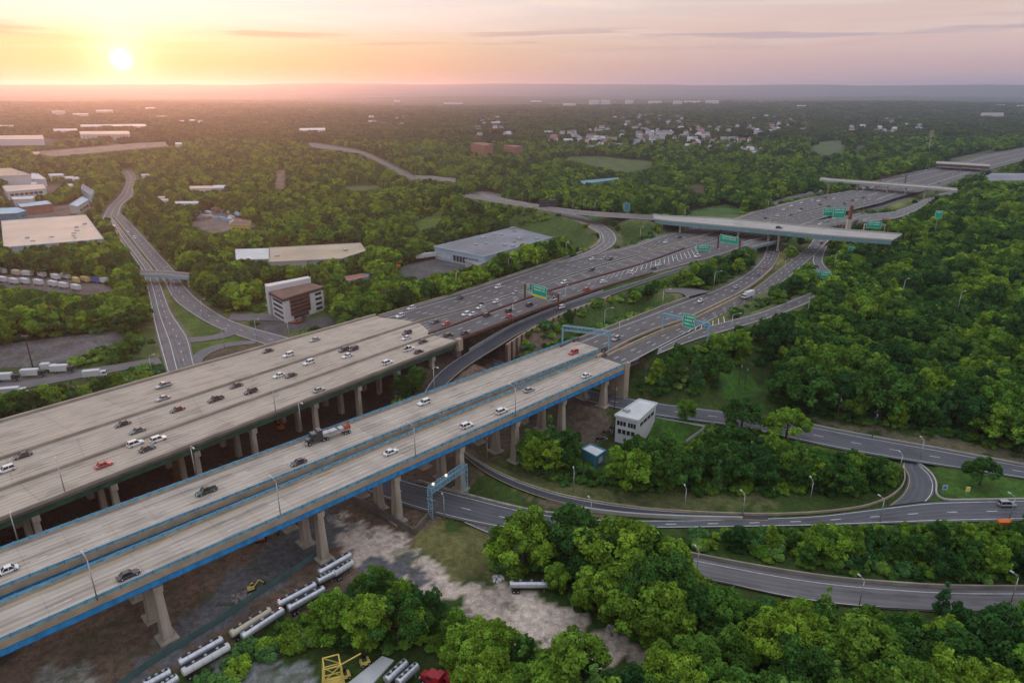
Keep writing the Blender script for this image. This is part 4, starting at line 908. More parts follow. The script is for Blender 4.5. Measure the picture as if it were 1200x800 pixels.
post_sign('small yellow warning sign on the grass triangle', 1132, 579, .4, 1.2, 1.6, 1.2, m=sign_yellow, posts=1, lines=0)
post_sign('teal sign on a pole beside the cross road behind the big tree', 734, 253, 16, 5, 7, 4, m=teal_wall, posts=1, lines=0)
post_sign('small pale sign board facing the expressway by the tree tops', 827, 392, 14, 2.5, 3, 3, m=teal_wall, posts=1, lines=0)
# billboard seen from behind
b = pt(642, 257, 12); t = thing('billboard', 'dark framed billboard on a single red brown post by the loop ramp', 'billboard', tuple(b))
MB().box((0, 0, -1), (1.3, 1.3, 14)).build('post', rust, t)
o = MB().box((0, 0, 9), (15.5, .8, 7.5)).build('panel', dark_panel, t); mb = MB()
for k in range(7): mb.box((-7 + k * 2.33, -.6, 9.3), (.25, .3, 7))
for k in range(3): mb.box((0, -.6, 10 + k * 2.6), (15, .3, .25))
mb.build('frame', mat('grey_purple_frame', (.13, .11, .15), .7), t)
b = pt(623, 363, 10); b = pt(618, 370, 0)
b = PX([(453, 371)], 4)[0]; b = G(457, 366, 6); t = thing('billboard', 'sign board seen from behind on a post above the bushes by the highway', 'billboard', tuple(b))
MB().box((0, 0, -6), (.8, .8, 17)).build('post', galv, t); MB().box((0, 0, 7), (7, .5, 5)).build('panel', dark_panel, t)
mb = MB()
for k in range(6): mb.box((-3 + k * 1.2, -.45, 7.2), (.2, .2, 4.6))
mb.build('frame', galv, t)
# pylon
b = pt(991, 284, 12); t = thing('pylon', 'dark topped white column standing behind the long overpass', 'pylon', tuple(b)); MB().box((0, 0, 0), (3, 2.4, 17)).build('shaft', conc_light_m, t); MB().box((0, 0, 17), (2.2, 1.8, 10)).build('top', rust, t)
b = GB(1086, 186); t = thing('cell_mast', 'tall pale mast with a crown of antennas above the woods', 'mast', tuple(b)); MB().tube([(0, 0, 0), (0, 0, 40)], [.9, .5]).build('pole', galv, t)
mb = MB()
for z in (36, 40, 44):
    for k in range(6): mb.box((3 * math.cos(k), 3 * math.sin(k), z), (.8, .5, 2.5)); mb.beam((0, 0, z - 1), (3 * math.cos(k), 3 * math.sin(k), z + 1), .3)
mb.tube([(0, 0, 38), (0, 0, 48)], .3); mb.build('antenna', conc_light_m, t)
# ------------------------------------------------------------------ street lamps
def ordw(i): return ['first', 'second', 'third', 'fourth', 'fifth', 'sixth', 'seventh', 'eighth', 'ninth', 'tenth', 'eleventh', 'twelfth', 'thirteenth', 'fourteenth', 'fifteenth', 'sixteenth', 'seventeenth', 'eighteenth', 'nineteenth', 'twentieth'][i] if i < 20 else {20: 'twenty-first', 21: 'twenty-second', 22: 'twenty-third', 23: 'twenty-fourth', 24: 'twenty-fifth', 25: 'twenty-sixth', 26: 'twenty-seventh', 27: 'twenty-eighth', 28: 'twenty-ninth', 29: 'thirtieth'}.get(i, 'later')
lampP = {}
def lamp_proto(h, arm):
    k = (round(h), arm)
    if k in lampP: return lampP[k]
    pole = MB().tube([(0, 0, -.2), (0, 0, h * .93)], [.16, .09], 8); mp = pole.mesh('pole', galv, True)
    a = MB().tube([(0, 0, h * .92), (arm * .3, 0, h * .98), (arm, 0, h)], [.08, .07, .06], 6).mesh('arm', galv, True)
    hd = MB().box((arm + .35, 0, h - .12), (1.0, .42, .24), taper=.8).mesh('lamp_head', lamp_off); lampP[k] = (mp, a, hd); return lampP[k]
def lamp(px, py, z, h, ang, label, arm=2.2, grp=None):
    b = pt(px, py, z); t = thing('street_lamp', label, 'street lamp', tuple(b), ang, grp)
    for nm, me in zip(('pole', 'arm', 'lamp_head'), lamp_proto(h, arm)): obj(nm, me, t)
LG = [
 ('grey street lamp on the far railing of the blue railed bridge', 'lamps on the far blue railing', [(21, 633), (229, 555), (353, 500), (509, 456)], 18.6, 9.0, -.8, 2.0),
 ('grey street lamp on the outer railing of the near blue bridge', 'lamps on the near blue railing', [(114, 702), (329, 605), (487, 536), (604, 487)], 18.6, 10.5, 2.4, 2.4),
 ('thin street lamp on the near edge of the green girder viaduct', 'lamps on the viaduct edge', [(76, 576), (323, 482)], 18.6, 9.5, 2.3, 1.4),
 ('street lamp with a bent arm along the curved ramp', 'lamps along the curved ramp', [(571, 540), (672, 576), (802, 598), (949, 588), (1053, 556), (1078, 538)], .4, 7.5, 1.6, 1.8),
 ('leaning topped street lamp on the near side of the lower road', 'lamps along the lower road', [(521, 608), (692, 612), (870, 604), (1031, 610), (1183, 607)], .3, 7.5, 1.9, 1.6),
 ('street lamp on the outer side of the lower ramp', 'lamps along the lower ramp', [(816, 672), (1007, 708), (1185, 704)], .3, 7.5, 1.9, 1.4),
 ('tall street lamp with a straight arm beside the expressway', 'lamps along the expressway', [(708, 387), (776, 363), (836, 340), (725, 402), (856, 394), (872, 300), (918, 325)], 16.6, 10.5, .1, 3.0),
 ('street lamp on the wooded edge of the highway', 'lamps on the wooded highway edge', [(535, 341), (596, 323), (663, 303), (750, 284)], 18.2, 11, -.8, 1.4),
 ('street lamp between the highway and the frontage ramp', 'lamps above the frontage ramp', [(601, 377), (662, 356), (750, 326)], 17.0, 10, .9, 1.4),
 ('street lamp beside the dual road on the left', 'lamps along the dual road', [(179, 441), (339, 398), (263, 408), (301, 396), (203, 349), (195, 330), (238, 371)], .3, 10, .4, 1.6),
 ('street lamp in the far row along the cross road', 'lamps along the cross road', [(612, 236), (645, 244), (671, 250), (684, 246), (697, 249), (719, 252), (730, 251), (802, 257)], 20, 10, .2, 2),
 ('distant street lamp along the far highway', 'lamps far along the highway', [(920, 266), (899, 250), (1011, 247), (1046, 228), (1115, 214), (1185, 172)], 18, 12, .2, 2),
 ('short lamp post among the trees on the right', 'lamps among the right hand trees', [(1056, 352), (1121, 368), (945, 375), (977, 317)], 12, 12, .2, 1.6),
]
for lab, grp, pts_, z, h, ang, arm in LG:
    pts_ = sorted(pts_)
    for i, (a, b) in enumerate(pts_):
        lamp(a, b, z, h, ang, '%s, %s from the left' % (lab, ordw(i)), arm, grp)
# tall wooden utility poles
def upole(px, py, z, h, label, arms=1):
    b = pt(px, py, z); t = thing('utility_pole', label, 'utility pole', tuple(b), .3, 'wooden utility poles'); MB().tube([(0, 0, -.3), (0, 0, h)], [.2, .13], 7).build('pole', trunk_m, t)
    for k in range(arms): MB().box((0, 0, h - 1 - k * 1.3), (2.6, .14, .14)).build('crossarm', trunk_m, t)
    MB().tube([(.5, .2, h - 3.2), (.5, .2, h - 2.2)], .25, 8).build('transformer', galv, t)
upole(754, 466, 5, 11, 'dark utility pole between the big tree and the side road'); upole(720, 480, 4.6, 11, 'dark utility pole standing at the corner of the white house')
upole(802, 452, 6, 10, 'leftmost brown pole of the three near the electrical cabinet', 0); upole(813, 452, 6, 9, 'rightmost brown pole near the electrical cabinet', 0)
upole(866, 449, 6, 10, 'left pole of the slim pair behind the meadow', 0); upole(873, 450, 6, 9, 'right pole of the slim pair behind the meadow', 0)
upole(1022, 512, 2.6, 11, 'white marked utility pole in front of the right hand woods'); upole(1197, 534, 1, 10, 'brown utility pole at the right margin by the woods'); upole(981, 490, 4, 10, 'reddish utility pole at the front of the right hand woods', 0)
# floodlight mast by the parking lot
b = pt(39, 432, 0); t = thing('floodlight_mast', 'dark lattice floodlight mast beside the parking lot', 'mast', tuple(b)); MB().tube([(0, 0, 0), (0, 0, 15)], [.3, .2]).build('pole', dark_panel, t); MB().box((0, 0, 14.6), (3, 1.2, 1.2)).build('floodlight', dark_panel, t)
# ------------------------------------------------------------------ buildings
BLD = []
def footprint(px, z): P_ = PX(px, z)[:, :2]; return P_
def building(name, label, roofpx, h, wall_m, roof_m, gz=None, cat='building', grp=None, keep=True, overhang=.5, win=(), docks=0, units=0, par=True):
    g = float(GB(*roofpx[0])[2]) if gz is None else gz
    P_ = footprint(roofpx, g + h); c = P_.mean(0); Q = P_ - c; BLD.append(P_)
    if keep: KEEP.append([tuple(p) for p in roofpx])
    t = thing(name, label, cat, (c[0], c[1], g), group=grp)
    MB().prism(Q, -3, h - .5).build('wall', wall_m, t)
    mb = MB(); k = 1 + overhang / max(8, np.abs(Q).max()); mb.prism(Q * k, h - .497, h); rf = mb.build('roof', roof_m, t)
    if par:
        mb = MB(); n = len(Q)
        for i in range(n):
            a, b_ = Q[i] * k, Q[(i + 1) % n] * k; mb.wall(np.array([[*a, 0], [*(a + b_) / 2, 0], [*b_, 0]]), .35, h - .45, h + .35)
        mb.build('parapet', wall_m, rf)
    rr = random.Random(int(abs(c[0] * 7 + c[1])))
    if units:
        lo, hi = Q.min(0), Q.max(0); cnt = 0
        while cnt < units:
            p = (rr.uniform(lo[0], hi[0]), rr.uniform(lo[1], hi[1]))
            if inpoly([p[0]], [p[1]], Q * .88)[0]: MB().box((p[0], p[1], h), (rr.uniform(1.6, 3.2), rr.uniform(1.6, 3), rr.uniform(.9, 1.6)), .7).build('roof_unit', galv, rf); cnt += 1
    for (ei, f0, f1, z0, z1, n, m) in win:
        ar = sum(Q[i][0] * Q[(i + 1) % len(Q)][1] - Q[(i + 1) % len(Q)][0] * Q[i][1] for i in range(len(Q))); sg = 1 if ar > 0 else -1
        a, b_ = Q[ei], Q[(ei + 1) % len(Q)]; d = b_ - a; Lw = np.linalg.norm(d); u = d / Lw; nv_ = np.array([u[1], -u[0]]) * sg
        for k_ in range(n):
            s0 = f0 + (f1 - f0) * (k_ + .12) / n; s1 = f0 + (f1 - f0) * (k_ + .88) / n; mdl = a + d * (s0 + s1) / 2 + nv_ * .06
            w = MB().box((mdl[0], mdl[1], z0), ((s1 - s0) * Lw, .12, z1 - z0), math.atan2(d[1], d[0])).build('window', m, t)
            if (s1 - s0) * Lw > 1.2:
                MB().box((mdl[0] + nv_[0] * .05, mdl[1] + nv_[1] * .05, z0 - .15), ((s1 - s0) * Lw + .3, .22, .15), math.atan2(d[1], d[0])).build('sill', conc_light_m, w)
    return t
building('warehouse', 'huge cream roofed white warehouse near the left margin', [(2, 259), (100, 252), (121, 280), (5, 290)], 9, blue_wall, cream_roof, 0, units=9, win=((2, .03, .97, .5, 4, 9, white_wall),))
building('industrial_hall', 'big hall with brown roof and white front at the far left', [(-40, 199), (12, 197), (36, 205), (-40, 208)], 12, white_wall, tan_roof, 4, units=2, win=((2, .5, .98, 1, 4, 5, dark_panel),))
building('industrial_hall', 'low white hall in front of the brown roofed one', [(3, 218), (50, 216), (54, 221), (8, 225)], 6, white_wall, cream_roof, 3, win=((2, .1, .95, 1, 3.5, 7, dark_panel),))
building('industrial_hall', 'pale flat annex behind the low white hall', [(37, 203), (45, 204), (54, 210), (37, 210)], 6, white_wall, pale_roof, 4)
building('shed', 'flat white canopy roof on the open lot at the left', [(14, 231), (40, 230), (38, 233), (16, 234)], 5, white_wall, pale_roof, 2)
building('industrial_hall', 'long bright blue hall at the left margin', [(-20, 245), (20, 243), (31, 247), (20, 250), (-20, 252)], 7, teal_wall, blue_roof, 1, win=((2, .1, .6, 2, 4, 3, glass),))
building('industrial_hall', 'long grey blue roofed shed behind the bright blue hall', [(20, 239), (55, 235), (61, 239), (25, 243)], 7, brick_m, blue_roof, 1)
building('shed', 'small building with a bright blue sheet roof beside the dual road', [(81, 240), (96, 230.5), (104, 234), (91, 242)], 7, grey_wall, blue_roof, 1, win=((2, .1, .9, 1, 3, 3, glass),))
building('shed', 'grey roofed shed with a blue end behind the blue sheet roof', [(95, 221), (97, 216), (110, 224), (107, 229)], 7, blue_wall, grey_roof, 2)
for i, (x, y, w_) in enumerate([(57, 204, 16), (76, 207, 9), (84, 208, 7), (79, 216, 5), (36, 214, 6)]):
    building('shed', 'small white roofed outbuilding among the trees behind the left halls, %s from the left' % ordw([0, 2, 4, 3, 1].index(i) if False else [1, 2, 4, 3, 0][i]), [(x, y), (x + w_, y - .6), (x + w_ + 2, y + 1.6), (x + 1, y + 2.2)], 6, white_wall, pale_roof, grp='small outbuildings on the left')
building('warehouse', 'blue roofed end section of the long tan shed', [(276, 292), (315.5, 291), (315.5, 303), (277, 304)], 8, blue_wall, pale_roof, 0, par=False)
building('warehouse', 'long tan roofed shed behind a row of trees', [(316, 290.5), (422, 285), (428, 294), (400, 303), (316, 307)], 8, grey_wall, tan_roof, 0, units=2)
building('warehouse', 'large grey roofed warehouse with pale blue walls and truck docks beside the highway', [(509, 289), (604, 266), (665, 273), (568, 300.5)], 8, blue_wall, grey_roof, 1, units=12, win=((3, .12, .62, .4, 4.6, 8, dark_panel), (3, .66, .96, 1, 3, 3, white_wall)))
building('shed', 'low grey flat annex in front of the truck docks', [(545, 305), (558, 301), (576, 304), (560, 311)], 4, grey_wall, grey_roof, 1)
building('house', 'small two storey white house with flat grey roof beside the side road', [(722, 486), (749, 468.5), (769, 473), (748, 492)], 7.5, white_wall, pale_roof, 3.5, cat='house', units=1,
    win=((3, .08, .45, 3.9, 5.6, 3, glass), (3, .52, .95, 3.9, 5.6, 3, glass), (2, .1, .9, 4.2, 5.4, 4, glass), (3, .1, .9, .8, 2.4, 4, glass)))
building('shed', 'small shed with white roof and teal wall under the trees', [(682, 526), (692, 521), (709, 528), (699, 535)], 3.4, teal_wall, pale_roof, 1, win=((2, .2, .8, .4, 2.3, 1, white_wall),))
building('shed', 'tiny cabin roof showing between trees', [(941, 529), (946, 527), (950, 531), (944, 533)], 4.5, white_wall, pale_roof, 0, keep=False)
building('shed', 'pale cabin beside the trees in the lower right woods', [(803, 757), (822, 757), (823, 765), (803, 765)], 3, grey_wall, teal_steel, 0, keep=True)
building('apartment_building', 'grey roofed white apartment block at the right margin in the woods', [(1154, 207), (1162, 203), (1240, 203), (1240, 211), (1160, 212)], 11, white_wall, grey_roof, 12, par=False, win=((3, .1, .9, 2, 4, 8, glass), (3, .1, .9, 6, 8, 8, glass)))
building('industrial_hall', 'teal roofed building in the wood left of the meadow', [(680, 212), (715, 209), (725, 208), (724, 210.5), (700, 213.5), (684, 216)], 12, teal_wall, mat('teal_roof', (.10, .26, .27), .7), None, cat='building')
building('brick_block', 'brown brick apartment block, left of two below the distant town', [(552, 168), (562, 166.5), (578, 169), (568, 171)], 18, brick_m, brown_roof, None)
building('brick_block', 'brown brick apartment block, right of two below the distant town', [(590, 170.5), (600, 170), (612, 171), (604, 173)], 14, brick_m, brown_roof, None)
building('warehouse', 'distant white roofed store above the woods, left of centre', [(351, 150.5), (381, 150), (381, 152.5), (351, 153)], 12, white_wall, pale_roof, None)
for i, (x, y, w_, d_, hh) in enumerate([(-20, 159, 70, 4, 10), (-20, 147, 42, 1.5, 8), (62, 151, 28, 2, 10), (93, 154, 58, 3, 11), (94, 146, 76, 2, 9), (170, 126, 12, .8, 12), (38, 178, 8, 2, 10), (205, 167, 8, 2, 9), (175, 136, 22, 1, 9), (210, 141, 6, 1, 12), (222, 140, 6, 1.5, 16), (232, 141.5, 8, 1, 9), (222, 218, 28, 2.5, 10), (250, 217, 14, 3, 8), (185, 230, 8, 1.5, 6), (188, 233, 9, 2, 6), (205, 236, 28, 2, 6), (112, 129, 20, .9, 20), (60, 130, 16, .9, 20), (85, 133, 18, .9, 20), (165, 204, 10, 1.5, 8)]):
    nm_ = ['longest pale industrial hall at the left margin below the sunset', 'small bright hall on the left margin above the longest one', 'white multi storey block left of the twin rows', 'front long row of white apartment blocks on the left', 'rear long row of white apartment blocks on the left', 'bright roofed hall far off right of the sun', 'lone pale tower block in front of the sandy strip', 'white tank like building at the right end of the sandy strip', 'flat pale hall in the far haze above the sandy strip', 'leftmost of three small white blocks right of the apartment rows', 'tallest middle one of three small white blocks right of the apartment rows', 'rightmost of three small white blocks right of the apartment rows', 'white roofed hall behind the scrap yard on its left', 'white roofed hall behind the scrap yard on its right', 'small pale shed near the dual road bend', 'pale shed just below the small one near the dual road bend', 'long white tent roof behind the scrap yard', 'right one of three dim roofs far below the sun', 'left one of three dim roofs far below the sun', 'middle one of three dim roofs far below the sun', 'little pale roof beside the top of the dual road'][i]
    building('industrial_hall', nm_, [(x, y), (x + w_, y - w_ * .008), (x + w_ * 1.02, y + d_), (x + 1, y + d_ + w_ * .006)], hh, white_wall, pale_roof if i % 3 else cream_roof, None, grp='distant halls on the left', keep=True, par=False, win=((2, .04, .96, 2, hh - 3, 14, grey_wall),) if i in (3, 4, 2) else ())
building('house', 'yellow walled shop beside the blue and white scrap heap', [(269, 263), (275, 258), (293, 259), (292, 264)], 6, yellow_wall, brown_roof, 1, win=((3, .1, .9, .5, 3, 4, dark_panel),))
fp = PX([(769, 492), (798, 497), (826, 502), (818, 509), (804, 519)], 3.2); c0 = fp[2].copy(); t = thing('picket_fence', 'white fence bending round the small lawn right of the white house', 'fence', tuple(c0)); MB().wall(fp - c0, .08, .1, 1.3).build('panel', white_wall, t); mb = MB()
for q in resample(fp - c0, 22): mb.box((q[0], q[1], q[2]), (.14, .14, 1.5))
mb.build('post', white_wall, t)
# office block with slab tower and recessed dark entrance
def office():
    g = 0.5; R0 = PX([(317, 342), (362, 332), (378, 336), (332, 350)], g + 13)[:, :2]; c = R0.mean(0); Q = R0 - c; BLD.append(R0); KEEP.append([(310, 330), (362, 323), (380, 336), (378, 372), (340, 378), (312, 372)])
    t = thing('office_building', 'white four storey office block with brown roof and dark recessed front beside the highway', 'office building', (c[0], c[1], g))
    MB().prism(Q, -2, 12.4).build('wall', white_wall, t); MB().prism(Q * 1.06, 12.4, 13.2).build('roof', brown_roof, t); MB().prism(Q * 1.07, 11.6, 12.39).build('fascia', dark_panel, t)
    S0 = PX([(310, 333), (361, 323.5), (364, 325.5), (313, 336)], g + 16)[:, :2] - c; MB().prism(S0, -2, 16).build('slab_tower', white_wall, t)
    def face(i, f0, f1, z0, z1, m, nm, out=.1):
        ar = sum(Q[k][0] * Q[(k + 1) % 4][1] - Q[(k + 1) % 4][0] * Q[k][1] for k in range(4)); sg = 1 if ar > 0 else -1
        a, b_ = Q[i], Q[(i + 1) % 4]; d = b_ - a; L_ = np.linalg.norm(d); u = d / L_; n_ = np.array([u[1], -u[0]]) * sg; mdl = a + d * (f0 + f1) / 2 + n_ * out
        return MB().box((mdl[0], mdl[1], z0), ((f1 - f0) * L_, .25, z1 - z0), math.atan2(d[1], d[0])).build(nm, m, t)
    for fl in range(4):
        z = .9 + fl * 2.8
        face(2, .06, .22, z, z + 1.3, glass, 'window'); face(3, .15, .85, z, z + 1.2, glass, 'window')
    face(2, .36, .86, 2.2, 11.4, rust, 'recessed_front', .12); face(2, .42, .8, .1, 2.0, dark_panel, 'entrance', .15)
    for k in range(4): face(2, .38, .84, 3.2 + k * 2.1, 3.9 + k * 2.1, glass, 'window', .3)
office()
# scrap heap: blue and white containers in a yard, each a thing
rr = random.Random(5)
cont_cols = [mat('container_blue', (.22, .36, .50), .6), mat('container_white', (.55, .54, .52), .6), mat('container_brown', (.28, .16, .11), .7), mat('container_cyan', (.30, .46, .55), .6)]
for i in range(34):
    px = rr.uniform(224, 282); py = rr.uniform(244, 262) - (px < 240) * 4; b = GB(px, py); k = i % 4
    a_ = rr.uniform(0, 3.1); t = thing('container', '%s container lying in the crowded yard left of the yellow shop' % ['pale blue', 'dirty white', 'rusty brown', 'light cyan'][k], 'container', (b[0], b[1], b[2] + (2.6 if rr.random() < .3 else 0)), a_, 'containers in the crowded yard')
    L_ = rr.uniform(5, 11); MB().box((0, 0, 0), (L_, 2.5, 2.6)).build('body', cont_cols[k], t)
    MB().box((L_ / 2 + .05, 0, .1), (.1, 2.3, 2.4)).build('door', cont_cols[(k + 1) % 4], t)
# ------------------------------------------------------------------ town houses
def hip(bm_, w, d, h, rh, m=1):
    n = len(bm_.v); o = .4
    bm_.v += [(-w / 2 - o, -d / 2 - o, h), (w / 2 + o, -d / 2 - o, h), (w / 2 + o, d / 2 + o, h), (-w / 2 - o, d / 2 + o, h), (-w / 2 - o, 0, h + rh), (w / 2 + o, 0, h + rh)]
    for q in ((0, 1, 5, 4), (2, 3, 4, 5), (0, 4, 3), (1, 2, 5)): bm_.f.append(tuple(n + i for i in q)); bm_.mi.append(0)
    return bm_
HOUSES = []
def house_field():
    roofs = [mat('shingle_grey', (.22, .23, .26), .9), mat('shingle_brown', (.20, .13, .10), .9), mat('shingle_pale', (.46, .47, .50), .9), mat('shingle_red', (.30, .12, .09), .9)]
    walls = [mat('siding_white', (.66, .67, .70), .7), mat('siding_cream', (.62, .58, .48), .7), mat('siding_blue', (.50, .56, .64), .7), brick_m]
    protos = []
    for w, d, h, rh in ((11, 8, 5.5, 3), (14, 9, 6, 3.5), (18, 9, 5, 3), (10, 9, 7, 3)):
        wall = MB().box((0, 0, -3), (w, d, h + 3)); body = wall.mesh('wall', walls[0]); rf = hip(MB(), w, d, h, rh).mesh('roof', roofs[0])
        wn = MB(); 
        wn.box((0, -.04, 0), (2.2, .1, 1.6))
        protos.append((body, rf, wn.mesh('window', glass), w, d))
    # town areas: pixel box, count, area name
    areas = [((690, 152, 790, 178), 62, 'in the middle of the distant town'), ((790, 150, 880, 180), 54, 'on the right side of the distant town'), ((855, 168, 900, 186), 16, 'at the near right corner of the distant town'), ((640, 158, 700, 172), 18, 'on the left edge of the distant town'),
             ((880, 138, 950, 160), 26, 'on the slope right of the distant town'), ((560, 133, 600, 162), 18, 'in the loose hamlet left of the town'), ((985, 140, 1080, 160), 20, 'near the pale clearing on the right'), ((420, 138, 480, 150), 10, 'in the far hamlet left of centre'),
             ((720, 132, 800, 150), 30, 'along the far upper edge of the distant town'), ((1010, 170, 1036, 186), 3, 'in front of the trees near the mast'), ((300, 128, 410, 138), 10, 'far off in the left haze'), ((902, 170, 930, 182), 5, 'beside the meadow right of the town')]
    cn = ['white', 'cream', 'pale blue', 'brick']; rn = ['grey', 'brown', 'pale', 'red']
    for (x0, y0, x1, y1), n, where in areas:
        for i in range(n):
            px, py = rng.uniform(x0, x1), rng.uniform(y0, y1); b = GB(px, py)
            wi = int(rng.choice(4, p=[.58, .18, .21, .03])); ri = int(rng.choice(4, p=[.46, .22, .28, .04])); k = int(rng.integers(4)); sc = .85 + (b[1] > 1500) * .2
            t = thing('town_house', '%s house with %s roof %s' % (cn[wi], rn[ri], where), 'house', (b[0], b[1], b[2] + 1), float(rng.uniform(-.5, .5) + (1.57 if rng.random() < .35 else 0)), 'houses ' + where)
            t.scale = (sc, sc, sc * 1.25); HOUSES.append((b[0], b[1], 9 * sc, px, py))
            for nm, me, mm in zip(('wall', 'roof', 'window'), protos[k], (walls[wi], roofs[ri], None)):
                o = obj(nm, me, t)
                if mm: o.material_slots[0].link = 'OBJECT'; o.material_slots[0].material = mm
                else: o.location = (-.25 * protos[k][3], -protos[k][4] / 2, 1.2); o2 = obj(nm, me, t); o2.location = (.25 * protos[k][3], -protos[k][4] / 2, 1.2)
house_field()
for i, (x, y, w_, hh, lab) in enumerate([(691, 118, 11, 45, 'leftmost of the twin office towers near the horizon'), (704, 118, 11, 45, 'right one of the twin office towers near the horizon'), (733, 118, 9, 38, 'small white office block right of the twin towers on the horizon'), (760, 119, 15, 22, 'low white hall on the horizon between office blocks'), (789, 119, 10, 38, 'left part of the long pale complex on the horizon'), (802, 119, 18, 26, 'right part of the long pale complex on the horizon'), (827, 118.5, 15, 42, 'square white framed office block on the horizon'), (886, 120, 16, 16, 'low white hall right of the horizon office blocks'), (911, 122, 14, 14, 'low pink hall on the far plain'), (934, 124, 10, 18, 'white hall in front of the pink hall on the far plain'), (985, 121.5, 13, 22, 'pale hall on the far right plain, left of two'), (1014, 122, 13, 18, 'pale hall on the far right plain, right of two'), (1150, 133, 26, 16, 'wide white store near the right margin'), (1168, 123, 9, 20, 'small bright hall above the wide store'), (1192, 124, 10, 18, 'bright hall at the right margin of the plain'), (660, 122, 14, 14, 'dim hall left of the twin towers'), (462, 118, 6, 20, 'tiny bright roof on the dark ridge'), (520, 121, 22, 8, 'long pale strip of roofs behind the dark ridge'), (622, 118.5, 12, 10, 'dim low roof on the far plain left of the towers')]):
    y -= .5; hh = hh * .55; building('office_block', lab, [(x, y - hh * .0), (x + w_, y), (x + w_ + .6, y + .5), (x + .6, y + .5)], hh, white_wall, pale_roof, 22, keep=False, par=False, grp='buildings on the far plain', win=((2, .05, .95, 3, hh * .5, 5, grey_wall),) if hh > 30 else ())
# ------------------------------------------------------------------ vehicles
def loft_car(L, Wd, H, kind):
    """returns meshes: body, cabin glass, roof, wheel, headlight, tail light, bumper"""
    # stations along x (front = +x): (x, half width, bottom, top)
    st = {'sedan': [(-.5, .80, .30, .62), (-.47, .94, .22, .72), (-.30, 1, .18, .76), (.05, 1, .18, .74), (.28, .99, .18, .70), (.44, .93, .2, .62), (.5, .78, .3, .50)],
          'suv': [(-.5, .86, .32, .82), (-.48, .96, .24, .92), (-.30, 1, .2, .94), (.05, 1, .2, .92), (.26, .99, .2, .88), (.45, .95, .22, .78), (.5, .84, .32, .62)],
          'pickup': [(-.5, .92, .36, .86), (-.49, .97, .28, .90), (-.30, 1, .26, .92), (.05, 1, .26, .92), (.26, .99, .26, .88), (.46, .95, .28, .80), (.5, .84, .36, .64)]}
    st = st.get(kind, st['suv']); mb = MB(); n0 = 0; ring = 8
    for (x, w, b, t) in st:
        y = w * Wd / 2
        for (yy, zz) in ((-y * .92, b), (-y, b + .12), (-y, t - .12), (-y * .86, t), (y * .86, t), (y, t - .12), (y, b + .12), (y * .92, b)): mb.v.append((x * L, yy, zz))
    for i in range(len(st) - 1):
        for k in range(ring): k2 = (k + 1) % ring; mb.f.append((i * ring + k, (i + 1) * ring + k, (i + 1) * ring + k2, i * ring + k2)); mb.mi.append(0)
    mb.f.append(tuple(range(ring))); mb.mi.append(0); e = (len(st) - 1) * ring; mb.f.append(tuple(e + k for k in reversed(range(ring)))); mb.mi.append(0)
    body = mb
    cab = {'sedan': ((-.36, .20), (-.22, .06), .72), 'suv': ((-.47, .22), (-.40, .08), .90), 'pickup': ((-.14, .24), (-.10, .10), .90)}.get(kind, ((-.47, .22), (-.40, .08), .90))
    (a0, a1), (b0, b1), zb = cab; y0, y1 = Wd / 2 * .90, Wd / 2 * .70; g = MB(); g.v += [(a0 * L, -y0, zb - .04), (a1 * L, -y0, zb - .04), (a1 * L, y0, zb - .04), (a0 * L, y0, zb - .04), (b0 * L, -y1, H - .05), (b1 * L, -y1, H - .05), (b1 * L, y1, H - .05), (b0 * L, y1, H - .05)]
    for q in ((0, 1, 5, 4), (1, 2, 6, 5), (2, 3, 7, 6), (3, 0, 4, 7), (4, 5, 6, 7)): g.f.append(q); g.mi.append(0)
    r_ = MB().box(((b0 + b1) / 2 * L, 0, H - .06), ((b1 - b0) * L * 1.05, y1 * 2.04, .09), taper=.93)
    for q in ((a0, b0), (a1, b1)):
        for s_ in (-1, 1): r_.beam((q[0] * L, s_ * y0, zb), (q[1] * L, s_ * y1, H), .09)
    for s_ in (-1, 1): r_.beam(((a0 + a1) / 2 * L, s_ * y0 * 1.01, zb), ((b0 + b1) / 2 * L, s_ * y1 * 1.01, H), .1)
    if kind == 'pickup':
        bed = MB().box((-.30 * L, 0, .80), (.33 * L, Wd * .8, .125)); 
    else: bed = None
    wh = MB().tube([(0, -.11, 0), (0, .11, 0)], .34, 14)
    rim = MB().tube([(0, -.13, 0), (0, .13, 0)], .19, 10)
    hl = MB().box((0, 0, 0), (.12, .42, .16)); tl = MB().box((0, 0, 0), (.1, .36, .18)); bp = MB().box((0, 0, 0), (.14, Wd * .86, .2))
    return dict(body=body.mesh('body', white_wall, False), windows=g.mesh('windows', glass), roof=r_.mesh('roof', white_wall), wheel=wh.mesh('wheel', black, True), rim=rim.mesh('rim', chrome, True), headlight=hl.mesh('headlight', head_m), tail_light=tl.mesh('tail_light', tail_m), bumper=bp.mesh('bumper', black), bed=bed.mesh('cargo_bed', black) if bed else None, L=L, W=Wd, H=H, zt=st[0][3], zf=st[-1][3])
CARP = {'sedan': loft_car(4.7, 1.85, 1.45, 'sedan'), 'suv': loft_car(4.7, 1.95, 1.72, 'suv'), 'pickup': loft_car(5.5, 2.0, 1.85, 'pickup'), 'minivan': loft_car(5.0, 2.0, 1.78, 'suv')}
def paintm(n, c, metal=.0, rough=.28):
    m = mat('car_paint_' + n, c, rough, metal=metal, var=.02, spec=.6); m.node_tree.nodes['Principled BSDF'].inputs['Coat Weight'].default_value = .5; return m
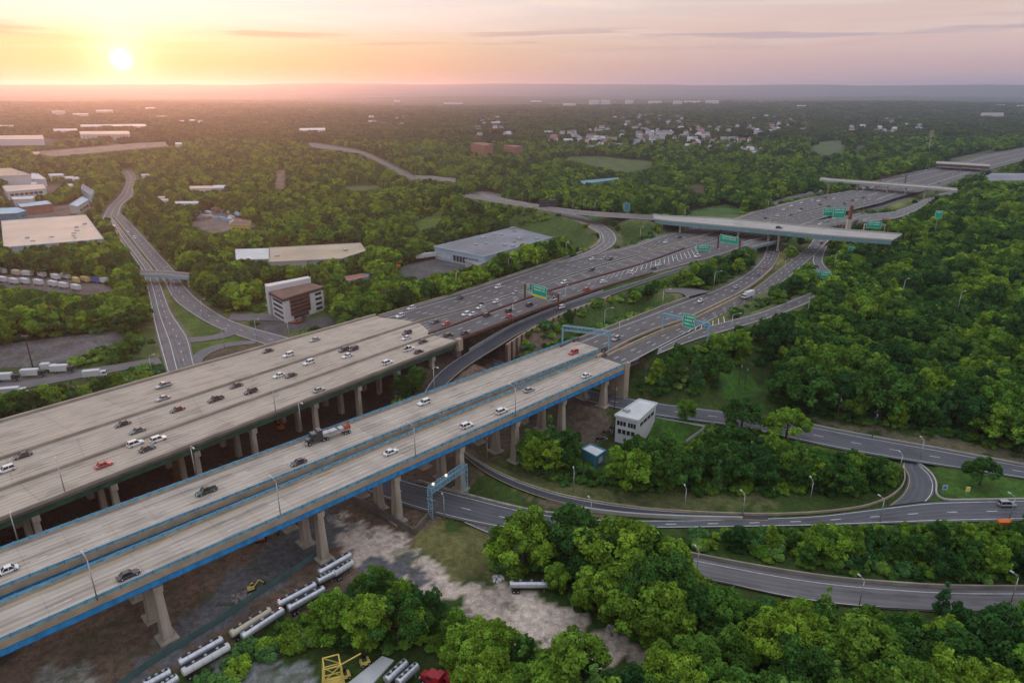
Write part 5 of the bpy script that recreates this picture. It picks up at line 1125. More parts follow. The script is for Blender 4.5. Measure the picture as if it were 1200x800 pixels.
PAINT = {'white': paintm('white', (.72, .72, .70)), 'silver': paintm('silver', (.36, .37, .38), .5), 'grey': paintm('grey', (.12, .125, .13), .4), 'black': paintm('black', (.012, .012, .015)), 'dark': paintm('dark', (.025, .028, .035), .2), 'maroon': paintm('maroon', (.05, .016, .018), .2), 'red': paintm('red', (.50, .03, .015)), 'tan': paintm('tan', (.26, .19, .12), .3), 'green': paintm('green', (.02, .05, .045), .3)}
CARS = []
def allsegs():
    a = []
    for r in ROADS + DECKS:
        c = r['C']
        for i in range(len(c) - 1): a.append((*c[i], *c[i + 1]))
    return np.array(a)
ASEG = None
def car(px, py, col, kind, where, z, flip=None, rz=None, full=True):
    CARS.append(dict(px=px, py=py, col=col, kind=kind, where=where, z=z, flip=flip, rz=rz, full=full))
def flush_cars():
    A_ = allsegs(); names = {}
    for c in CARS: c['key'] = (c['col'], c['kind'], c['where']); names.setdefault(c['key'], []).append(c)
    for k, lst in names.items():
        lst.sort(key=lambda c: c['px'])
        for i, c in enumerate(lst):
            col, kind, where = k; s_ = '%s %s %s' % ({'dark': 'dark'}.get(col, col), kind, where)
            if len(lst) > 1: s_ += ', %s such from the left' % ordw(i)
            c['label'] = s_
    for c in CARS:
        z = c['z']; b = PX([(c['px'], c['py'] + 1.2)], z)[0]
        # settle on the carriageway under it
        d = np.hypot((A_[:, 0] + A_[:, 3]) / 2 - b[0], (A_[:, 1] + A_[:, 4]) / 2 - b[1]) + np.abs(A_[:, 2] - z) * 3; i = int(d.argmin()); s_ = A_[i]
        if c['rz'] is None:
            ang = math.atan2(s_[4] - s_[1], s_[3] - s_[0])
            if math.sin(ang) < 0: ang += math.pi
            # carriageway directions: away from or toward the camera
            if c['flip']: ang += math.pi
            zz = s_[2]
        else: ang = c['rz']; zz = z
        if abs(zz - z) > 3: zz = z
        b = PX([(c['px'], c['py'] + 1.2)], zz)[0]; pr = CARP[c['kind']]; L_, Wd = pr['L'], pr['W']
        t = thing({'suv': 'suv_car', 'sedan': 'sedan_car'}.get(c['kind'], c['kind']), c['label'], 'car' if c['kind'] != 'pickup' else 'pickup truck', (b[0], b[1], zz + .04), ang, 'cars ' + c['where'])
        pm_ = PAINT[c['col']]
        def part(nm, me, loc=(0, 0, 0), parent=t, pm=None):
            o = obj(nm, me, parent, loc)
            if pm: o.material_slots[0].link = 'OBJECT'; o.material_slots[0].material = pm
            return o
        part('body', pr['body'], pm=pm_); part('windows', pr['windows'])
        if c['full']:
            part('roof', pr['roof'], pm=pm_)
            if pr['bed']: part('cargo_bed', pr['bed'])
            for sx in (.31, -.32):
                for sy in (-1, 1):
                    w = part('wheel', pr['wheel'], (sx * L_, sy * (Wd / 2 - .08), .34)); part('rim', pr['rim'], (0, 0, 0), w)
            for sy in (-1, 1): part('headlight', pr['headlight'], (L_ / 2 - .1, sy * Wd * .33, pr['zf'] + .02)); part('tail_light', pr['tail_light'], (-L_ / 2 + .01, sy * Wd * .36, pr['zt'] - .06))
        else: part('roof', pr['roof'], pm=pm_)
V1, V2, V3 = 'on the far carriageway of the viaduct', 'on the middle carriageway of the viaduct', 'on the near carriageway of the viaduct'
H1, H2, H3 = 'on the far highway carriageway past the viaduct', 'on the middle highway carriageway past the viaduct', 'on the near highway carriageway past the viaduct'
K1, K2 = 'on the blue railed carriageway nearer the viaduct', 'on the outer blue railed carriageway above the yard'
E1 = 'on the expressway lanes'; X1 = 'on the highway before the long overpass'; Y1 = 'on the far highway beyond the long overpass'; Z1 = 'in the lanes under the long overpass'
for a in [(192, 452, 'silver', 'pickup', V1, 1), (191, 467, 'silver', 'sedan', V1, 1), (208, 480, 'maroon', 'sedan', V2, 1), (144, 497, 'black', 'sedan', V2, 1), (161, 505, 'grey', 'sedan', V2, 1), (159, 520, 'white', 'suv', V3, 0), (186, 515, 'white', 'suv', V3, 0), (173, 526, 'dark', 'sedan', V3, 0), (122, 545, 'red', 'sedan', V3, 0),
          (27, 534, 'maroon', 'sedan', V2, 1), (7, 551, 'white', 'suv', V2, 1), (277, 452, 'maroon', 'sedan', V2, 1), (253, 468, 'maroon', 'pickup', V2, 1), (294, 459, 'maroon', 'suv', V2, 1),
          (369, 398, 'silver', 'sedan', V1, 1), (314, 411, 'maroon', 'sedan', V1, 1), (338, 416, 'white', 'suv', V1, 1), (362, 425, 'white', 'suv', V2, 1), (327, 440, 'white', 'sedan', V2, 1), (341, 440, 'maroon', 'sedan', V2, 1), (403, 410, 'maroon', 'suv', V2, 1), (414, 409, 'maroon', 'suv', V2, 1), (407, 417, 'white', 'sedan', V2, 1), (454, 425, 'white', 'suv', V3, 0), (374, 457, 'silver', 'sedan', V3, 0), (477, 390, 'maroon', 'suv', V2, 1), (476, 396, 'white', 'sedan', V2, 1), (496, 400, 'maroon', 'sedan', V3, 0), (479, 409, 'white', 'pickup', V3, 0), (491, 412, 'maroon', 'sedan', V3, 0),
          (469, 370, 'white', 'suv', H1, 1), (482, 361, 'white', 'suv', H1, 1), (539, 349, 'dark', 'sedan', H1, 1), (584, 336, 'white', 'suv', H1, 1), (510, 377, 'maroon', 'sedan', H2, 1), (523, 379, 'red', 'sedan', H2, 1), (546, 368, 'white', 'suv', H2, 1), (554, 368, 'white', 'sedan', H2, 1), (562, 356, 'maroon', 'sedan', H2, 1), (563, 360, 'white', 'sedan', H2, 1), (582, 353, 'white', 'sedan', H2, 1), (571, 369, 'maroon', 'suv', H3, 0), (526, 393, 'maroon', 'suv', H3, 0), (545, 390, 'maroon', 'sedan', H3, 0), (597, 364, 'maroon', 'suv', H3, 0), (597, 370, 'red', 'sedan', H3, 0), (604, 343, 'silver', 'sedan', H2, 1), (621, 357, 'black', 'suv', H3, 0), (661, 331, 'white', 'suv', H2, 1), (650, 350, 'white', 'pickup', H3, 0), (688, 339, 'red', 'suv', H3, 0), (707, 330, 'white', 'sedan', H3, 0), (741, 319, 'white', 'suv', H3, 0), (742, 323, 'silver', 'sedan', H3, 0), (766, 314, 'maroon', 'sedan', H3, 0), (772, 310, 'white', 'sedan', H3, 0),
          (817, 300, 'white', 'pickup', X1, 0), (693, 316, 'dark', 'suv', X1, 1), (694, 303, 'white', 'sedan', X1, 1), (707, 303, 'silver', 'sedan', X1, 1), (715, 303, 'maroon', 'sedan', X1, 1), (780, 283, 'white', 'sedan', X1, 1), (796, 278, 'black', 'sedan', X1, 1), (817, 289, 'white', 'sedan', X1, 0),
          (927, 241, 'white', 'suv', Y1, 1), (918, 245, 'white', 'sedan', Y1, 1), (911, 252, 'white', 'sedan', Y1, 0), (897, 255, 'maroon', 'sedan', Y1, 0), (891, 259, 'black', 'suv', Y1, 0), (939, 237, 'white', 'sedan', Y1, 1), (939, 244, 'maroon', 'sedan', Y1, 0), (937, 247, 'white', 'sedan', Y1, 0), (952, 234, 'white', 'sedan', Y1, 1), (959, 235, 'white', 'suv', Y1, 1), (971, 241, 'maroon', 'sedan', Y1, 0), (967, 231, 'black', 'sedan', Y1, 1), (977, 232, 'white', 'sedan', Y1, 1), (961, 239, 'maroon', 'sedan', Y1, 0), (1004, 234, 'white', 'sedan', Y1, 0), (1012, 231, 'dark', 'sedan', Y1, 0), (999, 234, 'maroon', 'sedan', Y1, 0), (1019, 233, 'white', 'sedan', Y1, 0), (990, 238, 'black', 'sedan', Y1, 0), (1100, 214, 'black', 'sedan', Y1, 0), (961, 223.5, 'white', 'sedan', Y1, 1), (1058, 205, 'white', 'sedan', Y1, 1), (1085, 199, 'white', 'sedan', Y1, 1), (928, 251, 'grey', 'sedan', Y1, 0)]:
    car(*a[:5], 18, flip=bool(a[5]), full=a[0] < 730)
for a in [(672, 413, 'red', 'suv', K1, 1), (687, 440, 'white', 'sedan', K2, 0), (620, 457, 'silver', 'sedan', K2, 0), (8, 669, 'white', 'sedan', K1, 1), (151, 674, 'black', 'sedan', K2, 0), (242, 576, 'green', 'pickup', K1, 1), (350, 542, 'dark', 'sedan', K1, 1), (458, 530, 'white', 'sedan', K2, 0), (497, 472, 'white', 'suv', K1, 1), (547, 499, 'white', 'suv', K2, 0), (588, 482, 'white', 'suv', K2, 0)]:
    car(*a[:5], 18, flip=bool(a[5]))
for a in [(722, 397, 'silver', 'suv', 1, 18), (821, 352, 'white', 'sedan', 1, 16.4), (863, 336, 'silver', 'sedan', 1, 14.5), (888, 322, 'dark', 'sedan', 1, 12.8), (896, 313, 'red', 'sedan', 1, 12.6), (657, 360, 'white', 'suv', 1, 15.8)]:
    car(*a[:4], E1 if a[0] != 657 else 'on the frontage ramp above the retaining wall', a[5], flip=bool(a[4]))
for a in [(963, 284, 'red', 'suv', 0, 12), (900, 300, 'silver', 'sedan', 1, 12), (911, 292, 'white', 'sedan', 0, 12), (957, 312, 'black', 'sedan', 0, 12), (964, 320, 'black', 'sedan', 0, 12)]:
    car(*a[:4], Z1, a[5], flip=bool(a[4]), full=False)
for i, (x, c_) in enumerate([(953, 'red'), (961, 'white'), (969, 'silver'), (977, 'white'), (985, 'maroon'), (1014, 'white'), (1035, 'red'), (1039, 'red')]):
    car(x, 265.5 - (x - 953) * .42 if x < 1000 else (257.5 if x < 1030 else 257), c_, 'sedan', 'in the queue behind the long overpass', 19.2 if x < 1000 else 13.5, flip=True, full=False)
car(913, 266.5, 'black', 'suv', 'alone on the long overpass', 26, rz=.1 - .35, full=False)
car(1179, 591, 'silver', 'minivan', 'on the lower road by the right margin', .3, rz=0.02)
car(711, 507, 'maroon', 'sedan', 'parked beside the small white house', 3, rz=.6); car(720, 501, 'maroon', 'suv', 'parked beside the small white house', 3, rz=.9); car(704, 515, 'dark', 'sedan', 'parked beside the small white house', 2.6, rz=.5)
for a in [(150, 271, 'white', 'sedan'), (158, 278, 'white', 'suv'), (154, 229, 'white', 'sedan')]: car(a[0], a[1], a[2], a[3], 'on the dual road at the left', .3, flip=True, full=False)
for i, (x, y) in enumerate([(316, 357), (322, 359), (327, 361), (348, 376), (356, 373), (295, 336), (322, 222), (432, 333), (438, 331), (426, 336), (411, 331)]): car(x, y, ['white', 'dark', 'silver', 'red', 'dark'][i % 5], 'sedan', 'parked near the office block or truck lot', 0.5, rz=.5 + i, full=False)
flush_cars()
# ---- trucks
def wheels(t, xs, y, r=.5, parent=None):
    me = MB().tube([(0, -.28, 0), (0, .28, 0)], r, 14).mesh('wheel', black, True); rm = MB().tube([(0, -.3, 0), (0, .3, 0)], r * .5, 10).mesh('rim', galv, True)
    for x in xs:
        for s_ in (-1, 1): w = obj('wheel', me, t, (x, s_ * y, r)); obj('rim', rm, w)
def cab(t, x, m, h=3.0, w=2.4, L_=2.6, sleeper=False):
    b = MB().box((x, 0, .9), (L_, w, h - .9), taper=.93); o = b.build('cab', m, t)
    MB().box((x + L_ / 2 - .06, 0, 1.9), (.14, w * .86, .8)).build('windshield', glass, o)
    for s_ in (-1, 1): MB().box((x + L_ * .18, s_ * w * .485, 1.9), (L_ * .45, .1, .7)).build('side_window', glass, o)
    if sleeper: MB().box((x - L_ / 2 - .5, 0, .9), (1.4, w, h - .3)).build('sleeper', m, o); MB().box((x + L_ / 2 + .8, 0, .8), (1.7, w * .72, 1.15), taper=.9).build('hood', m, t); MB().box((x + L_ / 2 + 1.7, 0, .45), (.25, w * .95, .5)).build('bumper', chrome, t)
    for s_ in (-1, 1): MB().box((x + L_ / 2 + (1.72 if sleeper else .05), s_ * w * .36, .95), (.1, .35, .25)).build('headlight', head_m, t)
def box_truck(px, py, z, ang, label, col=white_wall, L_=6.5, cm=None, name='box_truck', cat='truck', grp=None):
    b = pt(px, py, z); t = thing(name, label, cat, tuple(b + Vector((0, 0, .04))), ang, grp)
    MB().box((0, 0, .6), (L_ + 2.6, 1.0, .35)).build('chassis', black, t); MB().box((-1.3, 0, .97), (L_, 2.45, 2.6)).build('cargo_box', col, t); cab(t, L_ / 2 + .1, cm or white_wall, 2.7); wheels(t, (-L_ * .35, L_ / 2 + .1), 1.05); return t
ang_e = math.atan2(.72, .70)
box_truck(876, 349, 14.6, math.radians(40 + 180), 'white box truck on the right expressway carriageway'); box_truck(134, 269, .3, math.radians(120 + 180), 'white box truck on the left side of the dual road')
box_truck(1014, 222.5, 18, math.radians(35), 'large white truck just before the second overpass'); box_truck(1192, 173, 18, math.radians(40), 'white box truck far up the highway at the right margin')
box_truck(15, 463, .2, .25, 'white and teal truck at the bottom of the site road', L_=8); 
for i, (x, y) in enumerate([(9, 446), (40, 441), (74, 436)]): box_truck(x, y, .2, .15, '%s from the left of three dark cabbed white trucks along the site road' % ordw(i), L_=7, cm=dark_panel, grp='trucks parked along the site road')
box_truck(112, 442, .2, .3, 'blue white truck beside the bushes at the end of the site road'); box_truck(58, 434, .2, .2, 'small white van among the parked trucks', L_=3.5)
# trailer
def trailer(px, py, z, ang, L_, m, label, grp):
    b = pt(px, py, z); t = thing('semi_trailer', label, 'trailer', tuple(b), ang, grp); MB().box((0, 0, 1.15), (L_, 2.5, 2.8)).build('box', m, t); MB().box((0, 0, .9), (L_ * .95, .9, .24)).build('frame', black, t); wheels(t, (-L_ * .38, -L_ * .29), 1.05)
    for s_ in (-1, 1): MB().box((L_ * .3, s_ * .8, 0), (.15, .15, 1.0)).build('landing_leg', galv, t)
rr = random.Random(11)
labs = [('white', white_wall), ('pale grey', pale_roof), ('cream', cream_roof), ('blue', mat('trailer_blue', (.05, .13, .42), .5)), ('yellow', yellow_wall)]
ord_i = {}
TR = [(4, 321, 0), (20, 323, 2), (33, 324, 0), (50, 325, 0), (66, 328, 1), (78, 327, 0), (90, 332, 4), (101, 331, 4), (113, 331.5, 3), (121, 332, 0), (4, 331, 0), (17, 333, 0), (30, 333, 1), (46, 334.5, 0), (63, 336, 0), (75, 338, 0), (90, 340.5, 0)]
for i, (x, y, k) in enumerate(TR):
    row = 'back' if y < 330 or k >= 3 or x in (121,) else 'front'; key = (labs[k][0], row); ord_i[key] = ord_i.get(key, 0) + 1
    trailer(x, y, 0, -.55 + rr.uniform(-.3, .3) if row == 'back' else -.5, 7.5, labs[k][1], '%s trailer in the %s row of the left yard, %s of that colour' % (labs[k][0], row, ordw(ord_i[key] - 1)), 'trailers in the yard at the left')
trailer(488, 304.5, 1, .55, 12, white_wall, 'left white trailer of the pair at the loading yard', 'trailers by the docks'); trailer(506, 302, 1, .45, 13, pale_roof, 'right pale trailer of the pair at the loading yard', 'trailers by the docks')
for i, (x, y, a_) in enumerate([(421, 330, 1.2), (427, 329, 1.2), (432, 328, 1.2), (414, 333, .4)]): trailer(x, y, 1, a_, 10, blue_wall, 'pale blue trailer behind the office, %s' % ['leftmost of the upright three', 'middle of the upright three', 'rightmost of the upright three', 'lying across in front'][i], 'pale trailers behind the office')
for i, (x, y) in enumerate([(286, 341), (292, 340), (298, 341)]): trailer(x, y, 0, 1.5, 9, [white_wall, mat('container_teal', (.05, .25, .33), .5), white_wall][i], '%s small container trailer left of the office tower' % ['leftmost white', 'middle teal', 'rightmost white'][i], 'containers left of the office')
b = pt(464, 313, 1)
building('shed', 'orange brown roofed shed with machinery by the truck lot', [(402, 325), (425, 321), (431, 324), (408, 329)], 4, grey_wall, mat('rust_roof', (.34, .13, .08), .8), 1)
# orange loader
def excavator(px, py, z, ang, label, m, sc=1.0):
    t = thing('excavator', label, 'excavator', tuple(pt(px, py, z)), ang); t.scale = (sc, sc, sc)
    for s_ in (-1, 1): MB().box((0, s_ * 1.1, 0), (3.8, .5, .8)).build('track', black, t)
    MB().box((-.3, 0, .9), (3.0, 2.3, 1.1), taper=.92).build('body', m, t); c_ = MB().box((.5, .6, 1.9), (1.3, 1.0, 1.2), taper=.9).build('cab', glass, t); MB().box((.5, .6, 3.1), (1.3, 1.0, .1)).build('roof', m, c_)
    MB().beam((1, -.2, 1.6), (3.6, -.2, 4.4), .45).build('boom', m, t); MB().beam((3.6, -.2, 4.4), (5.6, -.2, 2.0), .35).build('stick', m, t); MB().box((5.7, -.2, 1.0), (.9, 1.1, 1.0), taper=1.2).build('bucket', black, t)
excavator(295, 691, 0, .6, 'yellow excavator at the fence side of the dirt yard', yellow_m, .55); excavator(464, 315, 1, 2.5, 'orange loader parked beside the truck lot', orange_m, 1.6); excavator(495, 303, 1, 1, 'small orange machine between the dock trailers', orange_m)
excavator(306, 633, 0, .4, 'red orange machine half under the near blue bridge', orange_m, .8)
excavator(329, 503, 0, 2.3, 'orange machine standing under the green girder viaduct', orange_m, .9)
# tank trailers
def tanker(pa, pb, label, z=0.2, m=tank_m, r=.98, two=False, sec=1, ztop=2.0):
    A = pt(*pa, z + ztop); B = pt(*pb, z + ztop); L_ = (B - A).length; ang = math.atan2((B - A).y, (B - A).x); c = (A + B) / 2
    t = thing('tank_trailer', label, 'tank trailer', (c.x, c.y, z), ang, 'tank trailers parked in the weeds')
    n = 9; pts_ = []; rd = []
    for s_, k in ((-.5, .55), (-.49, .85), (-.475, .97), (-.44, 1), (0, 1), (.44, 1), (.475, .97), (.49, .85), (.5, .55)): pts_.append((s_ * L_, 0, 2.0)); rd.append(r * k)
    MB().tube(pts_, rd, 18).build('tank', m, t, smooth=True)
    for k in (-.3, -.1, .1, .3): MB().tube([(k * L_ - .05, 0, 2.0), (k * L_ + .05, 0, 2.0)], r * 1.03, 18).build('band', galv, t)
    wk = MB().box((0, 0, 2.0 + r - .02), (L_ * .82, .55, .1)); wk.build('walkway', dark_panel, t)
    for k in (-.25, 0, .25): MB().tube([(k * L_, 0, 2 + r), (k * L_, 0, 2.25 + r)], .33, 10).build('hatch', galv, t)
    MB().box((0, 0, .75), (L_ * .9, .8, .3)).build('frame', black, t); wheels(t, (-L_ * .4, -L_ * .3), 1.0, .48)
    for s_ in (-1, 1): MB().box((L_ * .28, s_ * .7, 0), (.15, .15, 1.0)).build('landing_leg', galv, t)
    KEEP.append([pa, pb, (pb[0] + 3, pb[1] + 7), (pa[0] + 3, pa[1] + 7)])
    return t
cream = mat('cream_tank_paint', (.50, .45, .33), .5)
TK = [((209, 777), (261, 748), 'polished tank trailer just above the plain silver one near the lower left corner', tank_m), ((213, 788), (269, 756), 'plain rounded silver tank trailer nearest the lower left corner pair', white_wall), ((168, 803), (200, 786), 'cut off polished tank trailer at the bottom margin, left one', tank_m), ((186, 808), (208, 793), 'cut off silver tank trailer at the bottom margin, right one', tank_m),
      ((373, 671), (411, 649), 'dark striped tank trailer at the head of the row by the bridge pier', tank_m), ((391, 672), (413, 658), 'short rounded grey tank trailer behind the head of the row', white_wall), ((372, 681), (391, 671), 'small blunt tank trailer below the head of the row', tank_m), ((325, 708), (370, 684), 'long slim tank trailer in the middle of the row, upper one', tank_m), ((337, 713), (380, 689), 'long slim tank trailer in the middle of the row, lower one', tank_m),
      ((270, 743), (317, 714), 'tank trailer with a cream and yellow end near the fence', cream), ((283, 746), (332, 714), 'bright ribbed tank trailer below the cream ended one', tank_m), ((421, 688), (446, 686), 'short white tank trailer alone beside the dark trees', white_wall), ((597, 684), (649, 684), 'shiny tank trailer standing alone at the edge of the pale gravel', tank_m), ((452, 797), (476, 775), 'left tank trailer at the bottom margin beside the grey pad', tank_m), ((466, 800), (489, 779), 'right tank trailer at the bottom margin beside the grey pad', tank_m)]
for a, b_, l, m in TK: tanker(a, b_, l, m=m)
# semi with flatbed and crane on the blue bridge
def crane_truck():
    A = pt(357, 522, 18.1); B = pt(413, 504, 18.1); L_ = (B - A).length; ang = math.atan2((A - B).y, (A - B).x); c = (A + B) / 2
    t = thing('semi_truck', 'dark semi truck hauling a loaded flatbed with an orange tailpiece on the blue railed bridge', 'semi truck', (c.x, c.y, 18.06), ang)
    cab(t, L_ / 2 - 3.2, PAINT['dark'], 3.4, 2.5, 2.2, True); wheels(t, (L_ / 2 - 1.2, L_ / 2 - 5.6, L_ / 2 - 6.9, -L_ / 2 + 1.6, -L_ / 2 + 2.9), 1.05, .5)
    MB().box((-1, 0, .95), (L_ - 4, 1.0, .4)).build('frame', black, t); fb = MB().box((-2.2, 0, 1.36), (L_ - 7.4, 2.5, .22)).build('flatbed', galv, t)
    for k in (-.22, -.02, .14): MB().box((k * L_ - 1, 0, 1.6), (2.4, 1.9, .8), .1).build('load', galv, fb)
    MB().box((-L_ / 2 + 2.0, 0, 1.6), (2.4, 2.2, 1.1), taper=.8).build('tailpiece', mat('burnt_orange_paint', (.30, .07, .02), .6), t); MB().beam((-L_ / 2 + 1.6, 0, 2.4), (-L_ / 2 + 1.0, 0, 3.6), .35).build('mast', MAT['burnt_orange_paint'], t)
crane_truck()
# red trucks at the bottom margin
for i, (x, y) in enumerate([(508, 801), (526, 803)]):
    t = thing('truck_tractor', '%s dark red truck cab at the bottom margin' % ['left', 'right'][i], 'truck', tuple(pt(x, y, 0)), 2.6, 'dark red truck cabs'); cab(t, 0, red_m, 3.0, 2.4, 2.4, True); MB().box((-1, 0, .6), (6.5, 1, .35)).build('frame', black, t); wheels(t, (1.8, -2.2, -3.4), 1.05)
# yellow lattice frame
def lattice():
    b = pt(392, 806, 0); t = thing('lattice_frame', 'yellow steel lattice frame standing at the bottom margin', 'steel frame', tuple(b), .35); t.scale = (.75, .75, .85); mb = MB(); w = 3.0
    P4 = [(-w, -w), (w, -w), (w, w), (-w, w)]
    for x, y in P4: mb.beam((x, y, 0), (x * .7, y * .7, 8.5), .3)
    for z in (2.2, 5.2, 8.4):
        k = 1 - .3 * z / 8.5
        for i in range(4): a, b_ = P4[i], P4[(i + 1) % 4]; mb.beam((a[0] * k, a[1] * k, z), (b_[0] * k, b_[1] * k, z), .25)
    for z0, z1 in ((0, 5.2), (5.2, 8.4)):
        for i in range(4): a, b_ = P4[i], P4[(i + 1) % 4]; k0, k1 = 1 - .3 * z0 / 8.5, 1 - .3 * z1 / 8.5; mb.beam((a[0] * k0, a[1] * k0, z0), (b_[0] * k1, b_[1] * k1, z1), .2)
    mb.build('frame', yellow_m, t); MB().beam((2, -2, 8.4), (8, -1, 9.5), .25).build('arm', yellow_m, t); MB().box((0, 0, 1.0), (5.4, 5.4, .3)).build('platform', yellow_m, t)
    KEEP.append([(378, 757), (412, 757), (412, 800), (378, 800)])
lattice()
P_ = PX([(395, 812), (448, 770), (462, 775), (425, 815)], 0); mb = MB(); mb.prism([tuple(a[:2] - P_[0, :2]) for a in P_], 0, .5); o = obj('concrete_pad', mb.mesh('concrete_pad', pale_roof), None, (P_[0, 0], P_[0, 1], 0)); tag(o, 'pale blue grey concrete pad at the bottom margin', 'concrete pad'); KEEP.append([(400, 800), (448, 770), (462, 775), (440, 800)])
for i, (x, y) in enumerate([(428, 778), (405, 794)]): t = thing('site_loader', '%s yellow machine at the edge of the pale pad' % ['upper', 'lower'][i], 'machine', tuple(pt(x, y, .1)), .5); MB().box((0, 0, .4), (2.2, 1.5, 1.0), taper=.85).build('body', yellow_m, t); MB().box((-.2, 0, 1.4), (1.0, 1.2, .8), taper=.9).build('cab', glass, t); wheels(t, (-.7, .7), .7, .4)
# electrical cabinet, bins
for i, (x, y, lab) in enumerate([(808, 453, 'white electrical cabinet between the brown poles')]): o = MB().box((0, 0, 0), (2, 1.2, 2.2)).build('cabinet_body', white_wall); o.location = pt(x, y, 6); o.name = 'electrical_cabinet'; tag(o, lab, 'cabinet')
# rubble piles as individuals of stone
rr = random.Random(3)
def rubble(cx, cy, z, sx, sy, n, label, grp, m=stone_m):
    bm = bmesh.new(); bmesh.ops.create_icosphere(bm, subdivisions=1, radius=.5)
    for v in bm.verts: v.co *= rr.uniform(.75, 1.2); v.co.z *= .7
    me = D.meshes.new('boulder'); bm.to_mesh(me); bm.free(); me.materials.append(m)
    for i in range(n):
        p = pt(cx + rr.gauss(0, sx), cy + rr.gauss(0, sy), z); o = obj('boulder', me); o.location = p; s_ = rr.uniform(.5, 2.2); o.scale = (s_, s_ * .8, s_ * .7); o.rotation_euler = (rr.uniform(0, 3), 0, rr.uniform(0, 6)); tag(o, label, 'boulder', grp)
rubble(392, 607, 0, 5, 3, 26, 'pale broken stone in the heap under the near blue bridge', 'stones in the heap under the bridge'); rubble(412, 616, 0, 3.5, 2, 14, 'pale broken stone in the lower heap beside the low wall', 'stones beside the low wall')
rubble(285, 700, 0, 8, 5, 16, 'stone lying in the dirt yard near the yellow excavator', 'stones near the yellow excavator'); rubble(585, 678, 0, 4, 2.5, 14, 'white stone beside the gravel near the lone tank trailer', 'stones near the lone tank trailer', white_wall)
rubble(716, 738, 0, 6, 3, 14, 'pale stone on the gravel edge below the big trees', 'stones below the big trees')
mb = MB(); o = MB().prism([(-2.5, -1), (2.5, -1), (2, 1), (-2, 1)], 0, 1.0).build('tarp_heap', orange_m); o.location = pt(1178, 613, .2); tag(o, 'bright orange tarp heap beside the lower road at the right margin', 'tarp')
# chevron gore paint
def gore(pa, pb, pc, n, z, name='gore_markings'):
    """row of bars between the line pa->pb and pa->pc"""
    A, B, C_ = PX([pa], z)[0], PX([pb], z)[0], PX([pc], z)[0]; mb = MB()
    for k in range(n):
        f = (k + .6) / n; p = A + (B - A) * f; q = A + (C_ - A) * max(0, f - .05); u = (B - A) / np.linalg.norm(B - A) * .55
        mb.quad(p + [0, 0, .05], p + u + [0, 0, .05], q + u + [0, 0, .05], q + [0, 0, .05])
    tag(mb.build(name, paint), kind='structure')
gore((626, 349), (816, 291), (829, 296.5), 34, 18.03); gore((776, 398), (850, 370), (855, 376), 11, 16.9); gore((838, 344), (893, 305), (862, 316), 9, 14.3) if False else None
# ------------------------------------------------------------------ trees
def leaf_cloud(name, lobes, n, size, seed, m, flat=.5):
    """leaf sized faces spread over the shells of many lobes; lobes: (x, y, z, rx, rz, tone)"""
    r = np.random.default_rng(seed); L_ = np.array(lobes); w = L_[:, 3] ** 2; k = r.choice(len(L_), n, p=w / w.sum())
    d = r.normal(size=(n, 3)); d[:, 2] += .35; d /= np.linalg.norm(d, axis=1)[:, None]
    rad = r.uniform(.72, 1.08, n) ** 1.0; C = L_[k, :3] + d * np.stack([L_[k, 3], L_[k, 3], L_[k, 4]], 1) * rad[:, None]
    nrm = d + r.normal(size=(n, 3)) * .55; nrm[:, 2] += flat; nrm /= np.linalg.norm(nrm, axis=1)[:, None]
    u = np.cross(nrm, r.normal(size=(n, 3))); u /= np.linalg.norm(u, axis=1)[:, None] + 1e-9; v = np.cross(nrm, u)
    s = size * r.uniform(.55, 1.25, n); s2 = s * r.uniform(.5, .9, n)
    V = np.stack([C - u * s[:, None], C - v * s2[:, None], C + u * s[:, None], C + v * s2[:, None]], 1)   # diamond leaves
    V[:, :, 2] += 0; V = V.reshape(-1, 3)
    f = np.arange(4 * n).reshape(-1, 4); me = D.meshes.new(name)
    me.vertices.add(len(V)); me.vertices.foreach_set('co', V.ravel()); me.loops.add(4 * n); me.loops.foreach_set('vertex_index', f.ravel().astype(np.int32))
    me.polygons.add(n); me.polygons.foreach_set('loop_start', np.arange(0, 4 * n, 4, dtype=np.int32)); me.polygons.foreach_set('loop_total', np.full(n, 4, np.int32)); me.update(calc_edges=True)
    tone = np.clip(L_[k, 5] + r.normal(size=n) * .16, 0, 1); at = me.attributes.new('leafvar', 'FLOAT', 'POINT'); at.data.foreach_set('value', np.repeat(tone, 4))
    me.materials.append(m); return me
